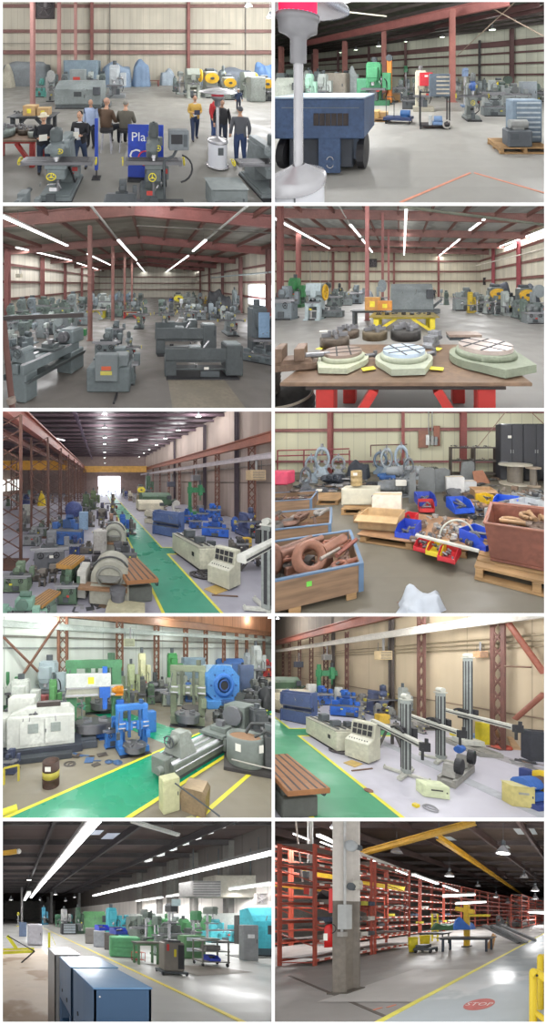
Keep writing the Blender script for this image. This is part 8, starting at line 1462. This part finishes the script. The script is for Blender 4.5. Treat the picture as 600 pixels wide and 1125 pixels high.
for i, (px, py, Y, w) in enumerate(((373, 911, 9.5, 15), (436, 937, 14, 11), (553, 938, 14, 16), (494, 963, 19, 10), (588, 979, 22, 10), (588, 988, 26, 8), (545, 986, 26, 7), (558, 992, 32, 6), (567, 996, 36, 6), (575, 999, 40, 5), (576, 964, 20, 9), (525, 974, 24, 6))):
    bay('round roof lamp, %s' % ['bright one left of the grey column top', 'dim one right of the grey column', 'largest bright oval at the right', 'small bright one above the tube pair', 'bright one at the right edge', 'second one at the right edge', 'small one right of the beam end', 'far one, first of the tiny three', 'far one, second of the tiny three', 'far one, third of the tiny three', 'unlit grey one above the beam end', 'unlit one above the tube pair'][i], px, py, Y, 9 if i < 3 else 4, wpx=w, on=i not in (1, 10, 11), es=5)
TB = dict(es=3, drop=False)
for i, (a, b_, Ya, Yb, w) in enumerate((((349, 918), (377, 930), 10, 11, .12), ((352, 925), (370, 932), 12, 12.5, .08), ((322, 916), (342, 924), 11, 11.5, .08), ((454, 961), (481, 971), 13, 15, .14), ((487, 985), (522, 983), 18, 18.5, .2), ((501, 993), (534, 991), 20, 20.5, .2), ((391, 938), (448, 961), 11.5, 13, .08), ((487, 973), (503, 979), 17, 18.5, .12), ((580, 1002), (598, 1003), 30, 30.5, .5))): tube_px('bright tube lamp, %s' % ['near left of the column top', 'thin one under the near tube', 'thin one at the upper left', 'first right of the column over the racks', 'upper of the hanging pair', 'lower of the hanging pair', 'thin strip on the silver rail', 'second over the racks', 'far strip at the right edge'][i], a, b_, Ya, Yb, 6, w=w, group=None, **TB)
q = T('silver_rail', 'silver rail of the light track right of column', 'rail', pty(391, 936, 12)); p0 = np.array(q.pos); e = np.array(pty(448, 958, 14)); q.solid(B().bar((0, 0, 0), tuple(e-p0), .1, .16), (176, 176, 172))
# right and middle items
for i, (px, w, c) in enumerate(((454, 9, (222, 206, 40)), (467, 10, (236, 214, 40)))): x, y = RM.g(px, [1046, 1041][i]); u = 1/RM.s_([1046, 1041][i]); q = T('yellow_bin', ['dull yellow round waste bin, left one', 'bright yellow mop bucket on a trolley'][i], 'bin', (x, y, 0)); q.part('bin_shell', B().lathe([(.001, .02), (w*u*.42, .02), (w*u*.52, [16, 13][i]*u), (w*u*.45, [16, 13][i]*u), (w*u*.38, .1), (.001, .1)], n=16), c); q.part('rim', B().torus((0, 0, [16, 13][i]*u), w*u*.5, .02, 'z'), c)
q = thing('mop_trolley', 'small dark trolley beneath the yellow bucket', 'trolley', 468, 1046); q.part('deck', B().box(0, 0, .1, .7, .5, .1).box(-.1, 0, .2, .4, .4, .12), DGREY); [q.part('caster', B().disc((x, y, .07), .07, .05, 'x', 10), BLACK) for x in (-.3, .3) for y in (-.2, .2)]
P_(work_table, 'long black work table right of the yellow jib post', 514, 1046, 17, lw=.07, wpx=60, dk=.6, c=(50, 60, 76), top=(56, 54, 54), brace=False); P_(work_table, 'second black table behind the yellow bucket', 478, 1038, 14, lw=.06, wpx=30, c=(50, 54, 60), top=(60, 60, 60), brace=False); q = T('blue_cloth', 'blue cloth bundle on the black table', 'cloth', (*RM.g(509, 1040), .85)); q.solid(B().cloth(1.0, .7, .5, 3, top=.4, lump=.4), (50, 110, 200)); q = T('green_box', 'dark green heap on the black table', 'box', (*RM.g(492, 1040), .83)); q.solid(B().cloth(1.3, .7, .35, 5, lump=.3), (50, 92, 56))
q = thing('jib_post', 'yellow jib crane post behind the black table', 'crane', 513, 1040); u = 1/RM.s_(1040); q.part('post', B().box(0, 0, 0, 5*u, 5*u, 46*u), (230, 186, 40)); q.part('arm', B().bar((-12*u, 0, 42*u), (8*u, 0, 38*u), .15, .2), (240, 200, 50)); q.part('base_plate', B().box(0, 0, 0, 8*u, 8*u, .05), DGREY); q.part('sign_box', B().box(15*u, -.1, 33*u, 22*u, .2, 2.4*u), (232, 208, 50))
q = thing('ladder', 'yellow ladder frame near the bucket', 'ladder', 478, 1034); u = 1/RM.s_(1034); b = B().bar((-3*u, 0, 0), (-3*u, 0, 30*u), .07).bar((3*u, 0, 0), (3*u, 0, 30*u), .07); [b.bar((-3*u, 0, k*4*u), (3*u, 0, k*4*u), .06) for k in range(1, 7)]; q.solid(b, (226, 210, 50))
for i, (px, py) in enumerate(((560, 1036), (552, 1036), (570, 1034))): q = thing('steel_ramp', 'grey sloped ramp plate by the red rack end, %s' % OD[i], 'ramp', px, py, -10+i*6); q.solid(B().prism([(-1.1, .9), (-1.0, 1.0), (1.0, .1), (1.0, 0), (.9, 0)], -.2, .4), (112, 114, 116))
x, y = RM.g(538, 1042); T('cardboard_piece', 'tan cardboard piece under the black table', 'cardboard', (x, y, 0)).solid(B().hexa([(-.2, 0, 0), (.15, 0, 0), (.15, .05, 0), (-.2, .05, 0), (.1, .1, .7), (.25, .1, .6), (.25, .15, .6), (.1, .15, .7)]), (206, 160, 112))
# guard rail
def pp(px, py, Y): return pty(px, py, Y)
q = T('guard_rail', 'yellow tubular guard rail at the right edge', 'guard rail', (RM.at(590, 3.6), 3.6, 0)); p0 = np.array(q.pos); v = lambda px, py, Y: tuple(np.array(pp(px, py, Y))-p0); Yq = mat((236, 206, 52), .35, 0, .06)
q.part('near_post', B().cyl(v(586, 1130, 3.4), v(586, 1068, 3.4), .062, n=14).ball(v(586, 1068, 3.4), .062).cyl(v(586, 1068, 3.4), v(590, 1072, 3.35), .062, n=14), Yq); q.part('far_post', B().cyl(v(594, 1130, 3.9), v(594, 1052, 3.9), .062, n=14).ball(v(594, 1052, 3.9), .062), Yq); q.part('top_rail', B().cyl(v(588, 1068, 3.4), v(612, 1082, 3.3), .058, n=14).cyl(v(594, 1054, 3.9), v(612, 1044, 4.1), .058, n=12), Yq); q.part('lower_brace', B().cyl(v(588, 1112, 3.4), v(606, 1126, 3.3), .04, n=10), Yq); q.part('bolt_hole', B().disc(v(590, 1072, 3.31), .018, .02, 'y', 10), BLACK)
# painted stop mark
x, y = RM.g(527, 1104); q = T('stop_sign_mark', 'red oval floor mark with white STOP lettering', 'floor marking', (x, y, .014)); q.part('oval', B().disc((0, 0, 0), .26, .003, 'z', 28), (206, 116, 110)); b = B(); text(b, 'STOP', 0, -.07, .2, .005, flat=True); q.part('lettering', b, (236, 226, 222))
for i, (px, py, w) in enumerate(((395, 1097, .5), (425, 1107, .4), (410, 1110, .3))): strip_px('trim_paint_mark', (px, py), (px+10, py-3), .05, (214, 130, 100))
far_row(6, 545, 575, 1018, 1020, 8, 12, [(150, 90, 70), (90, 90, 90)], 101, 'near the far rack end')
# ------------------------------------------------------------------ camera, daylight, exposure
cam = bpy.data.cameras.new('camera'); cam.type = 'ORTHO'; cam.ortho_scale = 11.25; cam.sensor_fit = 'VERTICAL'; cam.clip_end = 200
co = bpy.data.objects.new('camera', cam); co.location = (0, -30, 0); co.rotation_euler = (pi/2, 0, 0); COL.objects.link(co); scene.camera = co
w = bpy.data.worlds.new('World'); scene.world = w; w.use_nodes = True
w.node_tree.nodes['Background'].inputs[0].default_value = (1, 1, 1, 1); w.node_tree.nodes['Background'].inputs[1].default_value = 1.05
scene.view_settings.view_transform = 'Standard'; scene.view_settings.look = 'None'; scene.view_settings.gamma = 1; scene.view_settings.exposure = 0.3; scene.view_settings.use_curve_mapping = False
scene.cycles.max_bounces = 6; scene.cycles.diffuse_bounces = 4; scene.cycles.glossy_bounces = 3; scene.cycles.use_denoising = True
scene.cycles.sample_clamp_indirect = 4
